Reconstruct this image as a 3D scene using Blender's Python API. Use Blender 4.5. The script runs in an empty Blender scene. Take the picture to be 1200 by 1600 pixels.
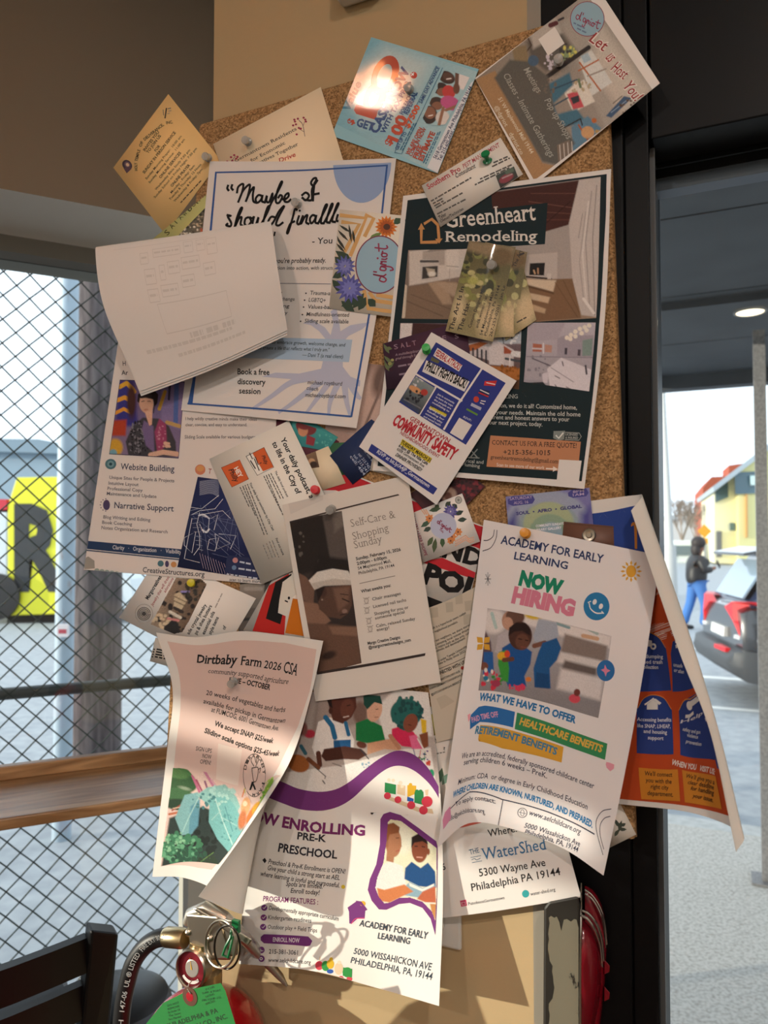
import bpy, math, random
import numpy as np
from mathutils import Vector, Matrix
from mathutils.geometry import tessellate_polygon

# ------------------------------------------------------------------ camera, world, sun, lamps, exposure
SC = bpy.context.scene
EYE = 1.6
FPX = 1170.0
PITCH = math.atan(0.035)
cam_data = bpy.data.cameras.new('camera')
cam_data.sensor_fit = 'VERTICAL'
cam_data.sensor_height = 36.0
cam_data.sensor_width = 27.0
cam_data.lens = 36.0 * FPX / 1600.0
cam_data.clip_start = 0.02
cam_data.clip_end = 400
cam_data.dof.use_dof = True
cam_data.dof.focus_distance = 0.80
cam_data.dof.aperture_fstop = 8.5
cam = bpy.data.objects.new('camera', cam_data)
SC.collection.objects.link(cam)
cam.location = (0, 0, EYE)
cam.rotation_euler = (math.pi / 2 + PITCH, 0, 0)
SC.camera = cam

world = bpy.data.worlds.new('sky')
SC.world = world
world.use_nodes = True
wn = world.node_tree
wn.nodes['Background'].inputs[0].default_value = (0.80, 0.90, 1.0, 1)
wn.nodes['Background'].inputs[1].default_value = 2.0

SUN_DIR = Vector((1.687, 0.338, -0.22)).normalized()
sun_data = bpy.data.lights.new('sun', 'SUN')
sun_data.energy = 5.2
sun_data.angle = math.radians(0.7)
sun_data.color = (1.0, 0.90, 0.74)
sun = bpy.data.objects.new('sun', sun_data)
SC.collection.objects.link(sun)
sun.rotation_euler = SUN_DIR.to_track_quat('-Z', 'Y').to_euler()
sun.location = (-8, -2, 5)

LAMPS = [(-0.92, 0.0), (-1.45, -1.25), (0.25, -0.95), (0.2, -2.4), (-0.55, -2.7)]
LAMP_POWER = 14.5
LAMP_COLOR = (1.0, 0.92, 0.85)
CEIL = EYE + 1.22

SC.view_settings.view_transform = 'Standard'
SC.view_settings.look = 'None'
SC.view_settings.gamma = 1
SC.view_settings.use_curve_mapping = False
SC.view_settings.exposure = 0.0
SC.cycles.use_denoising = True
SC.cycles.max_bounces = 8
SC.cycles.transparent_max_bounces = 16
SC.cycles.caustics_reflective = False
SC.cycles.caustics_refractive = False

# ------------------------------------------------------------------ geometry of the view
cp, sp_ = math.cos(PITCH), math.sin(PITCH)
DB = np.array([2600.0, -1170.0, 0.0]); DB /= np.linalg.norm(DB)      # along the board wall, to the right
NB = np.array([DB[1], -DB[0], 0.0])                                   # out of the board wall
P0 = np.array([0.0, 0.78, EYE])
DL = np.array([2350.0, 1170.0, 0.0]); DL /= np.linalg.norm(DL)       # along the window wall, to the right
NL = np.array([DL[1], -DL[0], 0.0])                                   # out of the window wall, into the room
CAM = np.array([0.0, 0.0, EYE])
UP = np.array([0.0, 0.0, 1.0])
WALL = -14.0                                                          # wall face, mm behind the cork face

def ray(px, py):
    a = (np.asarray(px, float) - 600) / FPX
    b = -(np.asarray(py, float) - 800) / FPX
    return np.stack([a, cp - b * sp_, sp_ + b * cp], -1)

def W(px, py, lift=0.0):
    """point on the board wall's plane moved out by lift mm"""
    r = ray(px, py)
    lift = np.asarray(lift, float) * 0.001
    t = (np.dot(P0 - CAM, NB) + lift) / (r @ NB)
    return CAM + r * t[..., None] if np.ndim(t) else CAM + r * t

def at(px, py, depth):
    """point at a forward distance"""
    r = ray(px, py)
    return CAM + r * (depth / r[..., 1])

def onL(px, py, depth0):
    """point on a plane parallel to the window wall whose distance straight left of frame is depth0"""
    q = at(0, 841, depth0)
    r = ray(px, py)
    return CAM + r * (np.dot(q - CAM, NL) / (r @ NL))

def proj(P):
    d = np.asarray(P) - CAM
    f = d[..., 1] * cp + d[..., 2] * sp_
    u = -d[..., 1] * sp_ + d[..., 2] * cp
    return np.stack([600 + FPX * d[..., 0] / f, 800 - FPX * u / f], -1)

# ------------------------------------------------------------------ materials
def lin(h):
    if isinstance(h, str):
        h = h.lstrip('#')
        h = tuple(int(h[i:i + 2], 16) / 255 for i in (0, 2, 4))
    return tuple(c / 12.92 if c <= 0.04045 else ((c + 0.055) / 1.055) ** 2.4 for c in h)

MATS = {}
def mat(name, col='#808080', rough=0.6, metal=0.0, spec=0.5, coat=0.0, emit=0.0, noise=None, bump=None):
    if name in MATS: return MATS[name]
    m = bpy.data.materials.new(name); m.use_nodes = True
    nt = m.node_tree; b = nt.nodes['Principled BSDF']
    c = lin(col)
    b.inputs['Base Color'].default_value = (*c, 1)
    b.inputs['Roughness'].default_value = rough
    b.inputs['Metallic'].default_value = metal
    b.inputs['Specular IOR Level'].default_value = spec
    b.inputs['Coat Weight'].default_value = coat
    b.inputs['Coat Roughness'].default_value = 0.08
    if emit:
        b.inputs['Emission Color'].default_value = (*c, 1)
        b.inputs['Emission Strength'].default_value = emit
    tc = nt.nodes.new('ShaderNodeTexCoord')
    if noise:
        sc, col2, lo, hi = noise[:4]
        mp = nt.nodes.new('ShaderNodeMapping')
        if len(noise) > 4: mp.inputs['Scale'].default_value = noise[4]
        nz = nt.nodes.new('ShaderNodeTexNoise'); nz.inputs['Scale'].default_value = sc; nz.inputs['Detail'].default_value = 6
        rp = nt.nodes.new('ShaderNodeValToRGB')
        rp.color_ramp.elements[0].position = lo; rp.color_ramp.elements[1].position = hi
        rp.color_ramp.elements[0].color = (*c, 1); rp.color_ramp.elements[1].color = (*lin(col2), 1)
        nt.links.new(tc.outputs['Object'], mp.inputs[0]); nt.links.new(mp.outputs[0], nz.inputs['Vector'])
        nt.links.new(nz.outputs[0], rp.inputs[0]); nt.links.new(rp.outputs[0], b.inputs['Base Color'])
    if bump:
        nz = nt.nodes.new('ShaderNodeTexNoise'); nz.inputs['Scale'].default_value = bump[0]; nz.inputs['Detail'].default_value = 4
        bp = nt.nodes.new('ShaderNodeBump'); bp.inputs['Strength'].default_value = bump[1]; bp.inputs['Distance'].default_value = 0.002
        nt.links.new(tc.outputs['Object'], nz.inputs['Vector']); nt.links.new(nz.outputs[0], bp.inputs['Height'])
        nt.links.new(bp.outputs[0], b.inputs['Normal'])
    MATS[name] = m
    return m

def print_mat(name, rough, spec, coat, trans):
    m = bpy.data.materials.new(name); m.use_nodes = True
    nt = m.node_tree; b = nt.nodes['Principled BSDF']; out = nt.nodes['Material Output']
    at_ = nt.nodes.new('ShaderNodeAttribute'); at_.attribute_name = 'ink'
    b.inputs['Roughness'].default_value = rough
    b.inputs['Specular IOR Level'].default_value = spec
    b.inputs['Coat Weight'].default_value = coat
    b.inputs['Coat Roughness'].default_value = 0.06
    nt.links.new(at_.outputs['Color'], b.inputs['Base Color'])
    tr = nt.nodes.new('ShaderNodeBsdfTranslucent'); nt.links.new(at_.outputs['Color'], tr.inputs[0])
    mx = nt.nodes.new('ShaderNodeMixShader'); mx.inputs[0].default_value = trans
    nt.links.new(b.outputs[0], mx.inputs[1]); nt.links.new(tr.outputs[0], mx.inputs[2])
    nt.links.new(mx.outputs[0], out.inputs[0])
    tc = nt.nodes.new('ShaderNodeTexCoord')
    nz = nt.nodes.new('ShaderNodeTexNoise'); nz.inputs['Scale'].default_value = 14; nz.inputs['Detail'].default_value = 2
    bp = nt.nodes.new('ShaderNodeBump'); bp.inputs['Strength'].default_value = 0.25; bp.inputs['Distance'].default_value = 0.003
    nt.links.new(tc.outputs['Object'], nz.inputs['Vector']); nt.links.new(nz.outputs[0], bp.inputs['Height'])
    nt.links.new(bp.outputs[0], b.inputs['Normal']); nt.links.new(bp.outputs[0], b.inputs['Coat Normal'])
    return m
M_PAPER = print_mat('printed_paper', 0.75, 0.25, 0.0, 0.14)
M_CARD = print_mat('printed_card', 0.5, 0.35, 0.0, 0.0)
M_GLOSS = print_mat('glossy_print', 0.5, 0.4, 0.4, 0.0)

def glass_mat(name, tint, refl):
    m = bpy.data.materials.new(name); m.use_nodes = True
    nt = m.node_tree; nt.nodes.remove(nt.nodes['Principled BSDF']); out = nt.nodes['Material Output']
    t = nt.nodes.new('ShaderNodeBsdfTransparent'); t.inputs[0].default_value = (*tint, 1)
    g = nt.nodes.new('ShaderNodeBsdfGlossy'); g.inputs['Roughness'].default_value = 0.02
    f = nt.nodes.new('ShaderNodeFresnel'); f.inputs[0].default_value = refl
    mx = nt.nodes.new('ShaderNodeMixShader')
    nt.links.new(f.outputs[0], mx.inputs[0]); nt.links.new(t.outputs[0], mx.inputs[1]); nt.links.new(g.outputs[0], mx.inputs[2])
    nt.links.new(mx.outputs[0], out.inputs[0])
    return m
M_GLASS = glass_mat('window_glass', (0.96, 0.98, 0.98), 1.45)

# ------------------------------------------------------------------ object helpers
def props(o, label=None, cat=None, group=None, kind=None):
    if label: o['label'] = label
    if cat: o['category'] = cat
    if group: o['group'] = group
    if kind: o['kind'] = kind
    return o

def empty(name, loc, label=None, cat=None, group=None):
    o = bpy.data.objects.new(name, None); o.empty_display_size = 0.02
    SC.collection.objects.link(o); o.location = [float(v) for v in loc]
    return props(o, label, cat, group)

def copy_tree(o, parent=None):
    c = o.copy(); SC.collection.objects.link(c)
    if parent: c.parent = parent
    for ch in list(o.children): copy_tree(ch, c)
    return c

class MB:
    """collects world-space shapes; build() links them as one mesh object"""
    def __init__(s): s.v = []; s.f = []; s.m = []; s.mi = 0
    def add(s, vs, fs):
        n = len(s.v); s.v += [tuple(float(c) for c in v) for v in vs]
        for f in fs: s.f.append(tuple(i + n for i in f)); s.m.append(s.mi)
        return s
    def slot(s, i): s.mi = i; return s
    def hexa(s, a, b):
        """a, b: two matching quads"""
        vs = list(a) + list(b); n = len(a)
        fs = [tuple(range(n))[::-1], tuple(range(n, 2 * n))] + [(i, (i + 1) % n, n + (i + 1) % n, n + i) for i in range(n)]
        return s.add(vs, fs)
    def obox(s, c, ax, ay, az):
        c, ax, ay, az = (np.asarray(q, float) for q in (c, ax, ay, az))
        a = [c - ax - ay - az, c + ax - ay - az, c + ax + ay - az, c - ax + ay - az]
        return s.hexa(a, [p + 2 * az for p in a])
    def box(s, x0, x1, y0, y1, z0, z1):
        return s.obox(((x0 + x1) / 2, (y0 + y1) / 2, (z0 + z1) / 2), ((x1 - x0) / 2, 0, 0), (0, (y1 - y0) / 2, 0), (0, 0, (z1 - z0) / 2))
    def tube(s, pts, r, n=8, closed=False, caps=True):
        pts = [np.asarray(p, float) for p in pts]; N = len(pts)
        rr = r if isinstance(r, (list, tuple)) else [r] * N
        vs = []; up = None
        for i, p in enumerate(pts):
            if closed: t = pts[(i + 1) % N] - pts[i - 1]
            else: t = pts[min(i + 1, N - 1)] - pts[max(i - 1, 0)]
            t = t / (np.linalg.norm(t) + 1e-12)
            if up is None:
                up = np.array([0, 0, 1.0]) if abs(t[2]) < 0.9 else np.array([1.0, 0, 0])
            up = up - t * np.dot(up, t); up /= np.linalg.norm(up) + 1e-12
            sd = np.cross(t, up)
            for k in range(n):
                a = 2 * math.pi * k / n
                vs.append(p + rr[i] * (math.cos(a) * up + math.sin(a) * sd))
        fs = []
        for i in range(N if closed else N - 1):
            j = (i + 1) % N
            for k in range(n):
                fs.append((i * n + k, i * n + (k + 1) % n, j * n + (k + 1) % n, j * n + k))
        if caps and not closed: fs += [tuple(range(n))[::-1], tuple(range((N - 1) * n, N * n))]
        return s.add(vs, fs)
    def lathe(s, c, axis, prof, n=32, cap=True):
        """prof: (radius, distance along axis)"""
        c = np.asarray(c, float); ax = np.asarray(axis, float); ax = ax / np.linalg.norm(ax)
        e = np.array([0, 0, 1.0]) if abs(ax[2]) < 0.9 else np.array([1.0, 0, 0])
        e1 = np.cross(ax, e); e1 /= np.linalg.norm(e1); e2 = np.cross(ax, e1)
        vs = [c + ax * h + r * (math.cos(2 * math.pi * k / n) * e1 + math.sin(2 * math.pi * k / n) * e2) for r, h in prof for k in range(n)]
        fs = []
        for i in range(len(prof) - 1):
            for k in range(n): fs.append((i * n + k, i * n + (k + 1) % n, (i + 1) * n + (k + 1) % n, (i + 1) * n + k))
        if cap and prof[0][0] > 1e-6: fs.append(tuple(range(n))[::-1])
        if cap and prof[-1][0] > 1e-6: fs.append(tuple(range((len(prof) - 1) * n, len(prof) * n)))
        return s.add(vs, fs)
    def build(s, name, mats, parent=None, smooth=False, bevel=0.0, sub=0, fix=True):
        me = bpy.data.meshes.new(name)
        off = np.array(parent_world(parent)) if parent else np.zeros(3)
        me.from_pydata([tuple(np.array(v) - off) for v in s.v], [], s.f)
        mats = mats if isinstance(mats, (list, tuple)) else [mats]
        for m in mats: me.materials.append(m)
        me.polygons.foreach_set('material_index', s.m)
        if fix:
            import bmesh
            bm = bmesh.new(); bm.from_mesh(me); bmesh.ops.recalc_face_normals(bm, faces=bm.faces); bm.to_mesh(me); bm.free()
        if smooth:
            me.polygons.foreach_set('use_smooth', [True] * len(me.polygons))
            me.set_sharp_from_angle(angle=math.radians(40))
        o = bpy.data.objects.new(name, me); SC.collection.objects.link(o)
        if parent: o.parent = parent
        if bevel:
            md = o.modifiers.new('bevel', 'BEVEL'); md.width = bevel; md.segments = 2; md.limit_method = 'ANGLE'
        if sub:
            md = o.modifiers.new('sub', 'SUBSURF'); md.levels = sub; md.render_levels = sub
        return o

def parent_world(o):
    p = np.zeros(3)
    while o: p += np.array(o.location); o = o.parent
    return p

# ------------------------------------------------------------------ text outlines
_tc = {}
CAP = 0.686
def glyphs(s, bold=0.0, serif=False):
    k = (s, bold, serif)
    if k in _tc: return _tc[k]
    cu = bpy.data.curves.new('lettering', 'FONT'); cu.body = s; cu.size = 1; cu.resolution_u = 2; cu.offset = bold
    o = bpy.data.objects.new('lettering', cu); SC.collection.objects.link(o)
    dg = bpy.context.evaluated_depsgraph_get()
    ev = o.evaluated_get(dg); me = ev.to_mesh()
    v = np.zeros(len(me.vertices) * 3); me.vertices.foreach_get('co', v); v = v.reshape(-1, 3)[:, :2]
    me.calc_loop_triangles()
    t = np.zeros(len(me.loop_triangles) * 3, int); me.loop_triangles.foreach_get('vertices', t); t = t.reshape(-1, 3)
    ev.to_mesh_clear(); bpy.data.objects.remove(o); bpy.data.curves.remove(cu)
    if serif and len(t):
        from collections import Counter
        cnt = Counter(); rv = np.round(v, 4)
        for a, b, c in t:
            for i, j in ((a, b), (b, c), (c, a)):
                p, q = tuple(rv[i]), tuple(rv[j]); cnt[(min(p, q), max(p, q))] += 1
        ev_, et = [], []
        n = len(v); th = 0.038
        for (p, q), c in cnt.items():
            L = q[0] - p[0]
            if c != 1 or abs(p[1] - q[1]) > 0.004 or not (0.05 < L < 0.24): continue
            y = p[1]
            if abs(y) < 0.05 or y < -0.1: y0, y1 = y - 0.004, y + th
            elif y > 0.4: y0, y1 = y - th, y + 0.004
            else: continue
            x0, x1 = p[0] - 0.055, q[0] + 0.055
            k0 = n + len(ev_)
            ev_ += [(x0, y0), (x1, y0), (x1, y1), (x0, y1)]; et += [(k0, k0 + 1, k0 + 2), (k0, k0 + 2, k0 + 3)]
        if ev_:
            v = np.vstack([v, np.array(ev_)]); t = np.vstack([t, np.array(et)])
    _tc[k] = (v, t)
    return _tc[k]

# ------------------------------------------------------------------ printed sheets
FR = dict(A1=(140, 120, 3.0), A2=(500, 0, 4.615), A3=(720, 0, 3.529), A4=(500, 200, 3.333), A5=(820, 220, 3.158), A6=(270, 240, 3.243),
          A7=(590, 340, 3.243), B1=(120, 540, 3.333), B2=(400, 640, 3.333), B3=(560, 520, 4.615), B4=(680, 740, 3.158), B5=(680, 1060, 3.158),
          B6=(900, 760, 2.76), B7=(180, 860, 3.333), C1=(220, 960, 3.333), C2=(340, 1060, 3.077), C3=(0, 1360, 2.609), C4=(640, 1240, 2.857),
          C8=(600, 760, 4.706), D1=(160, 130, 6.0), D2=(320, 120, 5.0), D5=(820, 1360, 5.0), D6=(360, 1240, 3.529), D7=(430, 1060, 4.444), P=(0, 0, 1.0))

def _basis(n, t):
    """Catmull-Rom weights (m, n) for parameter t in 0..1 over n evenly spaced controls"""
    t = np.asarray(t, float).ravel()
    m = len(t)
    if n == 2: return np.stack([1 - t, t], 1)
    x = t * (n - 1); i = np.clip(np.floor(x).astype(int), 0, n - 2); f = x - i
    w = np.stack([-.5 * f + f * f - .5 * f ** 3, 1 - 2.5 * f * f + 1.5 * f ** 3, .5 * f + 2 * f * f - 1.5 * f ** 3, -.5 * f * f + .5 * f ** 3], 1)
    B = np.zeros((m, n)); r = np.arange(m)
    for k in range(4):
        j = i + k - 1
        ok = (j >= 0) & (j < n); np.add.at(B, (r[ok], j[ok]), w[ok, k])
        lo = j < 0; np.add.at(B, (r[lo], np.zeros(lo.sum(), int)), 2 * w[lo, k]); np.add.at(B, (r[lo], np.ones(lo.sum(), int)), -w[lo, k])
        hi = j >= n; np.add.at(B, (r[hi], np.full(hi.sum(), n - 1)), 2 * w[hi, k]); np.add.at(B, (r[hi], np.full(hi.sum(), n - 2)), -w[hi, k])
    return B

class Sheet:
    def __init__(s, ctrl, w=216, h=279, col='#e9e6e3', back=None, frame='P', thick=0.25):
        ox, oy, k = FR[frame]
        s.nr, s.nc = len(ctrl), len(ctrl[0])
        s.G = np.array([[W(ox + c[0] / k, oy + c[1] / k, c[2]) for c in row] for row in ctrl])
        s.w, s.h = float(w), float(h)
        s.flat = s.nr == 2 and s.nc == 2 and len({c[2] for row in ctrl for c in row}) == 1
        s.col = lin(col); s.back = lin(back or col); s.thick = thick
        s.ops = []; s.lay = 0; s.gap = 0.032; s.fine = 4.0
        s.F('P')
    def F(s, name):
        s.fr = FR[name]; return s
    def S(s, uv):
        B = _basis(s.nc, uv[:, 0] / s.w); A = _basis(s.nr, uv[:, 1] / s.h)
        return np.einsum('mr,mc,rcd->md', A, B, s.G)
    def pix(s, uv):
        return (proj(s.S(uv)) - np.array(s.fr[:2])) * s.fr[2]
    def N(s, uv):
        e = 0.4
        du = s.S(uv + [e, 0]) - s.S(uv - [e, 0]); dv = s.S(uv + [0, e]) - s.S(uv - [0, e])
        n = np.cross(dv, du); return n / (np.linalg.norm(n, axis=1, keepdims=True) + 1e-15)
    def inv(s, pts):
        pts = np.atleast_2d(np.asarray(pts, float)); m = len(pts)
        gu, gv = np.meshgrid(np.linspace(0, 1, 15), np.linspace(0, 1, 15)); g = np.stack([gu.ravel() * s.w, gv.ravel() * s.h], 1)
        gp = s.pix(g)
        d = ((pts[:, None] - gp[None]) ** 2).sum(2) + (g[None, :, 0] * 0.02) ** 2
        uv = g[np.argmin(d, 1)].copy(); e = 0.05; best = uv.copy(); bd = np.full(m, 1e18)
        for _ in range(16):
            p = s.pix(uv); r = pts - p; q_ = (r ** 2).sum(1) + 30 * (np.maximum(0, np.abs(uv - [s.w / 2, s.h / 2]) - [s.w * .55, s.h * .55]) ** 2).sum(1); k_ = q_ < bd; best[k_] = uv[k_]; bd[k_] = q_[k_]
            ju = (s.pix(uv + [e, 0]) - p) / e; jv = (s.pix(uv + [0, e]) - p) / e
            det = ju[:, 0] * jv[:, 1] - ju[:, 1] * jv[:, 0]; det = np.where(np.abs(det) < 1e-6, 1e-6, det)
            a = (r[:, 0] * jv[:, 1] - r[:, 1] * jv[:, 0]) / det; b = (ju[:, 0] * r[:, 1] - ju[:, 1] * r[:, 0]) / det
            st = np.stack([a, b], 1); L = np.linalg.norm(st, axis=1, keepdims=True); uv = uv + st * np.minimum(1, 25 / (L + 1e-9))
        return best
    def put(s, v, t, c):
        s.ops.append((np.asarray(v, float), np.asarray(t, int), c, s.lay)); s.lay += 1; return s
    def uvpts(s, pts):
        return s.inv(pts)
    def q(s, pts, col):
        """filled polygon"""
        uv = s.inv(pts)
        tri = tessellate_polygon([[Vector((p[0], p[1], 0)) for p in uv]])
        return s.put(uv, [list(t) for t in tri], lin(col))
    def r(s, u0, v0, u1, v1, col):
        """rectangle in sheet units (mm)"""
        return s.put([(u0, v0), (u1, v0), (u1, v1), (u0, v1)], [(0, 1, 2), (0, 2, 3)], lin(col))
    def e(s, cx, cy, rx, ry, col, rot=0, n=28):
        a = math.radians(rot)
        pts = [(cx + rx * math.cos(k) * math.cos(a) - ry * math.sin(k) * math.sin(a), cy + rx * math.cos(k) * math.sin(a) + ry * math.sin(k) * math.cos(a)) for k in np.linspace(0, 2 * math.pi, n, endpoint=False)]
        return s.q(pts, col)
    def l(s, pts, w, col, smooth=False, closed=False):
        """stroke; w in frame pixels, or (w0, w1)"""
        pts = [tuple(p) for p in pts]
        if smooth and len(pts) > 2:
            P = np.array(pts); n = len(pts); B = _basis(n, np.linspace(0, 1, (n - 1) * 6 + 1)); pts = B @ P
        if closed: pts = list(pts) + [pts[0]]
        uv = s.inv(pts)
        k = np.linalg.norm(s.inv([np.array(pts[0]) + [10, 0]])[0] - s.inv([np.array(pts[0])])[0]) / 10
        n = len(uv); t = np.gradient(uv, axis=0); t /= np.linalg.norm(t, axis=1, keepdims=True) + 1e-9
        nn = np.stack([-t[:, 1], t[:, 0]], 1)
        ww = (np.linspace(w[0], w[1], n) if isinstance(w, tuple) else np.full(n, float(w)))[:, None] * k / 2
        ext = t * ww * 0.7; uv = uv.copy(); uv[0] -= ext[0]; uv[-1] += ext[-1]
        v = np.vstack([uv + nn * ww, uv - nn * ww]); tr = []
        for i in range(n - 1): tr += [(i, i + 1, n + i + 1), (i, n + i + 1, n + i)]
        return s.put(v, tr, lin(col))
    def t(s, txt, x0, y0, x1, y1, h, col='#232323', bold=0.0, serif=False, sh=0.0, flip=False):
        v, t = glyphs(txt, round(bold + (0.004 if serif else 0.009), 4), serif)
        if not len(t): return s
        d = np.array([x1 - x0, y1 - y0], float); d /= np.linalg.norm(d); up = np.array([d[1], -d[0]]) * h
        mx_, my_ = (x0 + x1) / 2, (y0 + y1) / 2
        A, B, M0, M1 = s.inv([(x0, y0), (x1, y1), (mx_, my_), (mx_ + up[0], my_ + up[1])]); C = A + M1 - M0
        xm, xM = v[:, 0].min(), v[:, 0].max()
        f = (v[:, 0:1] - xm) / (xM - xm)
        if flip: f = 1 - f
        uv = A + (B - A) * f + (C - A) * v[:, 1:2] / CAP + (B - A) / np.linalg.norm(B - A) * np.linalg.norm(C - A) * sh * v[:, 1:2] / CAP
        return s.put(uv, t, lin(col))
    def gl(s, lines, h, col='#555555'):
        """illegible small print: thin broken bars"""
        rnd = random.Random(len(lines) * 7 + int(lines[0][0]))
        for x0, y0, x1, y1 in lines:
            L = math.hypot(x1 - x0, y1 - y0); dx, dy = (x1 - x0) / L, (y1 - y0) / L; p = 0
            while p < L - h:
                wl = min(L - p, h * rnd.uniform(1.5, 5)); a = (x0 + dx * p, y0 + dy * p); b = (x0 + dx * (p + wl), y0 + dy * (p + wl))
                s.q([a, b, (b[0] + dy * h, b[1] - dx * h), (a[0] + dy * h, a[1] - dx * h)], col); s.lay -= 1
                p += wl + h * 0.7
        s.lay += 1
        return s
    def ph(s, quad, bg, ops, step=1.6, grain=0.03, clip=None, seed=1, blotch=0.0):
        """picture printed with soft shapes; quad and shapes in frame pixels.  bg: colour or (top, bottom)"""
        uvq = s.inv(quad); k = s.fr[2]
        Q = np.array(quad, float)
        wpx = max(np.linalg.norm(Q[1] - Q[0]), np.linalg.norm(Q[2] - Q[3])) / k; hpx = max(np.linalg.norm(Q[3] - Q[0]), np.linalg.norm(Q[2] - Q[1])) / k
        nx, ny = max(4, int(wpx / step)), max(4, int(hpx / step))
        a, b = np.meshgrid(np.linspace(0, 1, nx + 1), np.linspace(0, 1, ny + 1)); a = a.ravel()[:, None]; b = b.ravel()[:, None]
        uv = uvq[0] * (1 - a) * (1 - b) + uvq[1] * a * (1 - b) + uvq[2] * a * b + uvq[3] * (1 - a) * b
        X = s.pix(uv)
        if isinstance(bg, tuple): c = np.array(lin(bg[0])) * (1 - b) + np.array(lin(bg[1])) * b
        else: c = np.tile(np.array(lin(bg)), (len(uv), 1))
        soft0 = step * k * 0.9
        rng = np.random.RandomState(seed)
        for op in ops:
            kind, col = op[0], np.array(lin(op[1])); soft = soft0
            if kind == 'e':                       # e, col, cx, cy, rx, ry, rot, softness
                cx, cy, rx, ry = op[2:6]; rot = math.radians(op[6]) if len(op) > 6 else 0
                soft = max(soft0, op[7]) if len(op) > 7 else soft0
                d = X - [cx, cy]; x = d[:, 0] * math.cos(rot) + d[:, 1] * math.sin(rot); y = -d[:, 0] * math.sin(rot) + d[:, 1] * math.cos(rot)
                sd = (np.sqrt((x / rx) ** 2 + (y / ry) ** 2) - 1) * min(rx, ry)
            elif kind in 'pl':                    # p, col, pts, softness / l, col, pts, width
                P = np.array(op[2], float)
                if kind == 'p' : soft = max(soft0, op[3]) if len(op) > 3 else soft0
                sd = np.full(len(X), 1e9); ins = np.zeros(len(X), bool); n = len(P)
                for i in range(n if kind == 'p' else n - 1):
                    p, q_ = P[i], P[(i + 1) % n]; e = q_ - p; w_ = X - p
                    tt = np.clip((w_ @ e) / (e @ e + 1e-9), 0, 1); sd = np.minimum(sd, np.linalg.norm(w_ - tt[:, None] * e, axis=1))
                    if kind == 'p':
                        cr = ((p[1] > X[:, 1]) != (q_[1] > X[:, 1])) & (X[:, 0] < e[0] * (X[:, 1] - p[1]) / (e[1] + 1e-12) + p[0]); ins ^= cr
                sd = np.where(ins, -sd, sd) if kind == 'p' else sd - op[3] / 2
            elif kind == 's':                     # s, col, cx, cy, rx, ry, count, size : scattered dabs
                cx, cy, rx, ry, cnt, sz = op[2:8]; cells = None
                sd = np.full(len(X), 1e9)
                for _ in range(cnt):
                    an = rng.uniform(0, 6.28); ra = math.sqrt(rng.uniform(0, 1)); o_ = np.array([cx + rx * ra * math.cos(an), cy + ry * ra * math.sin(an)])
                    sd = np.minimum(sd, np.linalg.norm((X - o_) * [1, rng.uniform(.6, 1.6)], axis=1) - sz * rng.uniform(.5, 1.2))
            m = np.clip(0.5 - sd / soft, 0, 1)[:, None]
            if kind in 'ep': pass
            c = c * (1 - m) + col * m
        if blotch:
            g = rng.normal(0, 1, (12, 12)); gi = np.clip((a[:, 0] * 10.99), 0, 10.99); gj = np.clip(b[:, 0] * 10.99, 0, 10.99)
            i0, j0 = gi.astype(int), gj.astype(int); fi, fj = gi - i0, gj - j0
            n_ = g[j0, i0] * (1 - fi) * (1 - fj) + g[j0, i0 + 1] * fi * (1 - fj) + g[j0 + 1, i0] * (1 - fi) * fj + g[j0 + 1, i0 + 1] * fi * fj
            c = c * (1 + blotch * n_[:, None])
        c = np.clip(c * (1 + grain * rng.normal(0, 1, (len(c), 1))), 0.003, 1)
        idx = np.arange((nx + 1) * (ny + 1)).reshape(ny + 1, nx + 1)
        A, B_, C_, D_ = (z.ravel() for z in (idx[:-1, :-1], idx[:-1, 1:], idx[1:, 1:], idx[1:, :-1]))
        t = np.vstack([np.stack([A, B_, C_], 1), np.stack([A, C_, D_], 1)])
        if clip is not None:
            P = np.array(clip, float); ctr = X[t].mean(1); ins = np.zeros(len(t), bool)
            for i in range(len(P)):
                p, q_ = P[i], P[(i + 1) % len(P)]
                ins ^= ((p[1] > ctr[:, 1]) != (q_[1] > ctr[:, 1])) & (ctr[:, 0] < (q_[0] - p[0]) * (ctr[:, 1] - p[1]) / (q_[1] - p[1] + 1e-12) + p[0])
            t = t[ins]
        s.ops.append((uv, t, c, s.lay)); s.lay += 1
        return s
    def build(s, name, label=None, cat=None, group=None, material=None, parent=None, res=4.5, poly=None):
        V, T, C = [], [], []; base = 0
        # the sheet itself
        nu = 2 if s.flat else max(3, int(s.w / res)); nv = 2 if s.flat else max(3, int(s.h / res))
        a, b = np.meshgrid(np.linspace(0, s.w, nu), np.linspace(0, s.h, nv)); uv = np.stack([a.ravel(), b.ravel()], 1)
        n = s.N(uv); Pf = s.S(uv); Pb = Pf - n * s.thick * 0.001
        idx = np.arange(nu * nv).reshape(nv, nu)
        A, B_, C_, D_ = (z.ravel() for z in (idx[:-1, :-1], idx[:-1, 1:], idx[1:, 1:], idx[1:, :-1]))
        tf = np.vstack([np.stack([A, D_, C_], 1), np.stack([A, C_, B_], 1)])
        N_ = len(uv)
        V += [Pf, Pb]; C += [np.tile(s.col, (N_, 1)), np.tile(s.back, (N_, 1))]; T += [tf, tf[:, ::-1] + N_]
        ring = list(idx[0, :]) + list(idx[1:, -1]) + list(idx[-1, -2::-1]) + list(idx[-2:0:-1, 0])
        rim = []
        for i in range(len(ring)):
            p, q_ = ring[i], ring[(i + 1) % len(ring)]; rim += [(p, q_, q_ + N_), (p, q_ + N_, p + N_)]
        T.append(np.array(rim)); base = 2 * N_
        lim = 1e9 if s.flat else s.fine
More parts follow.
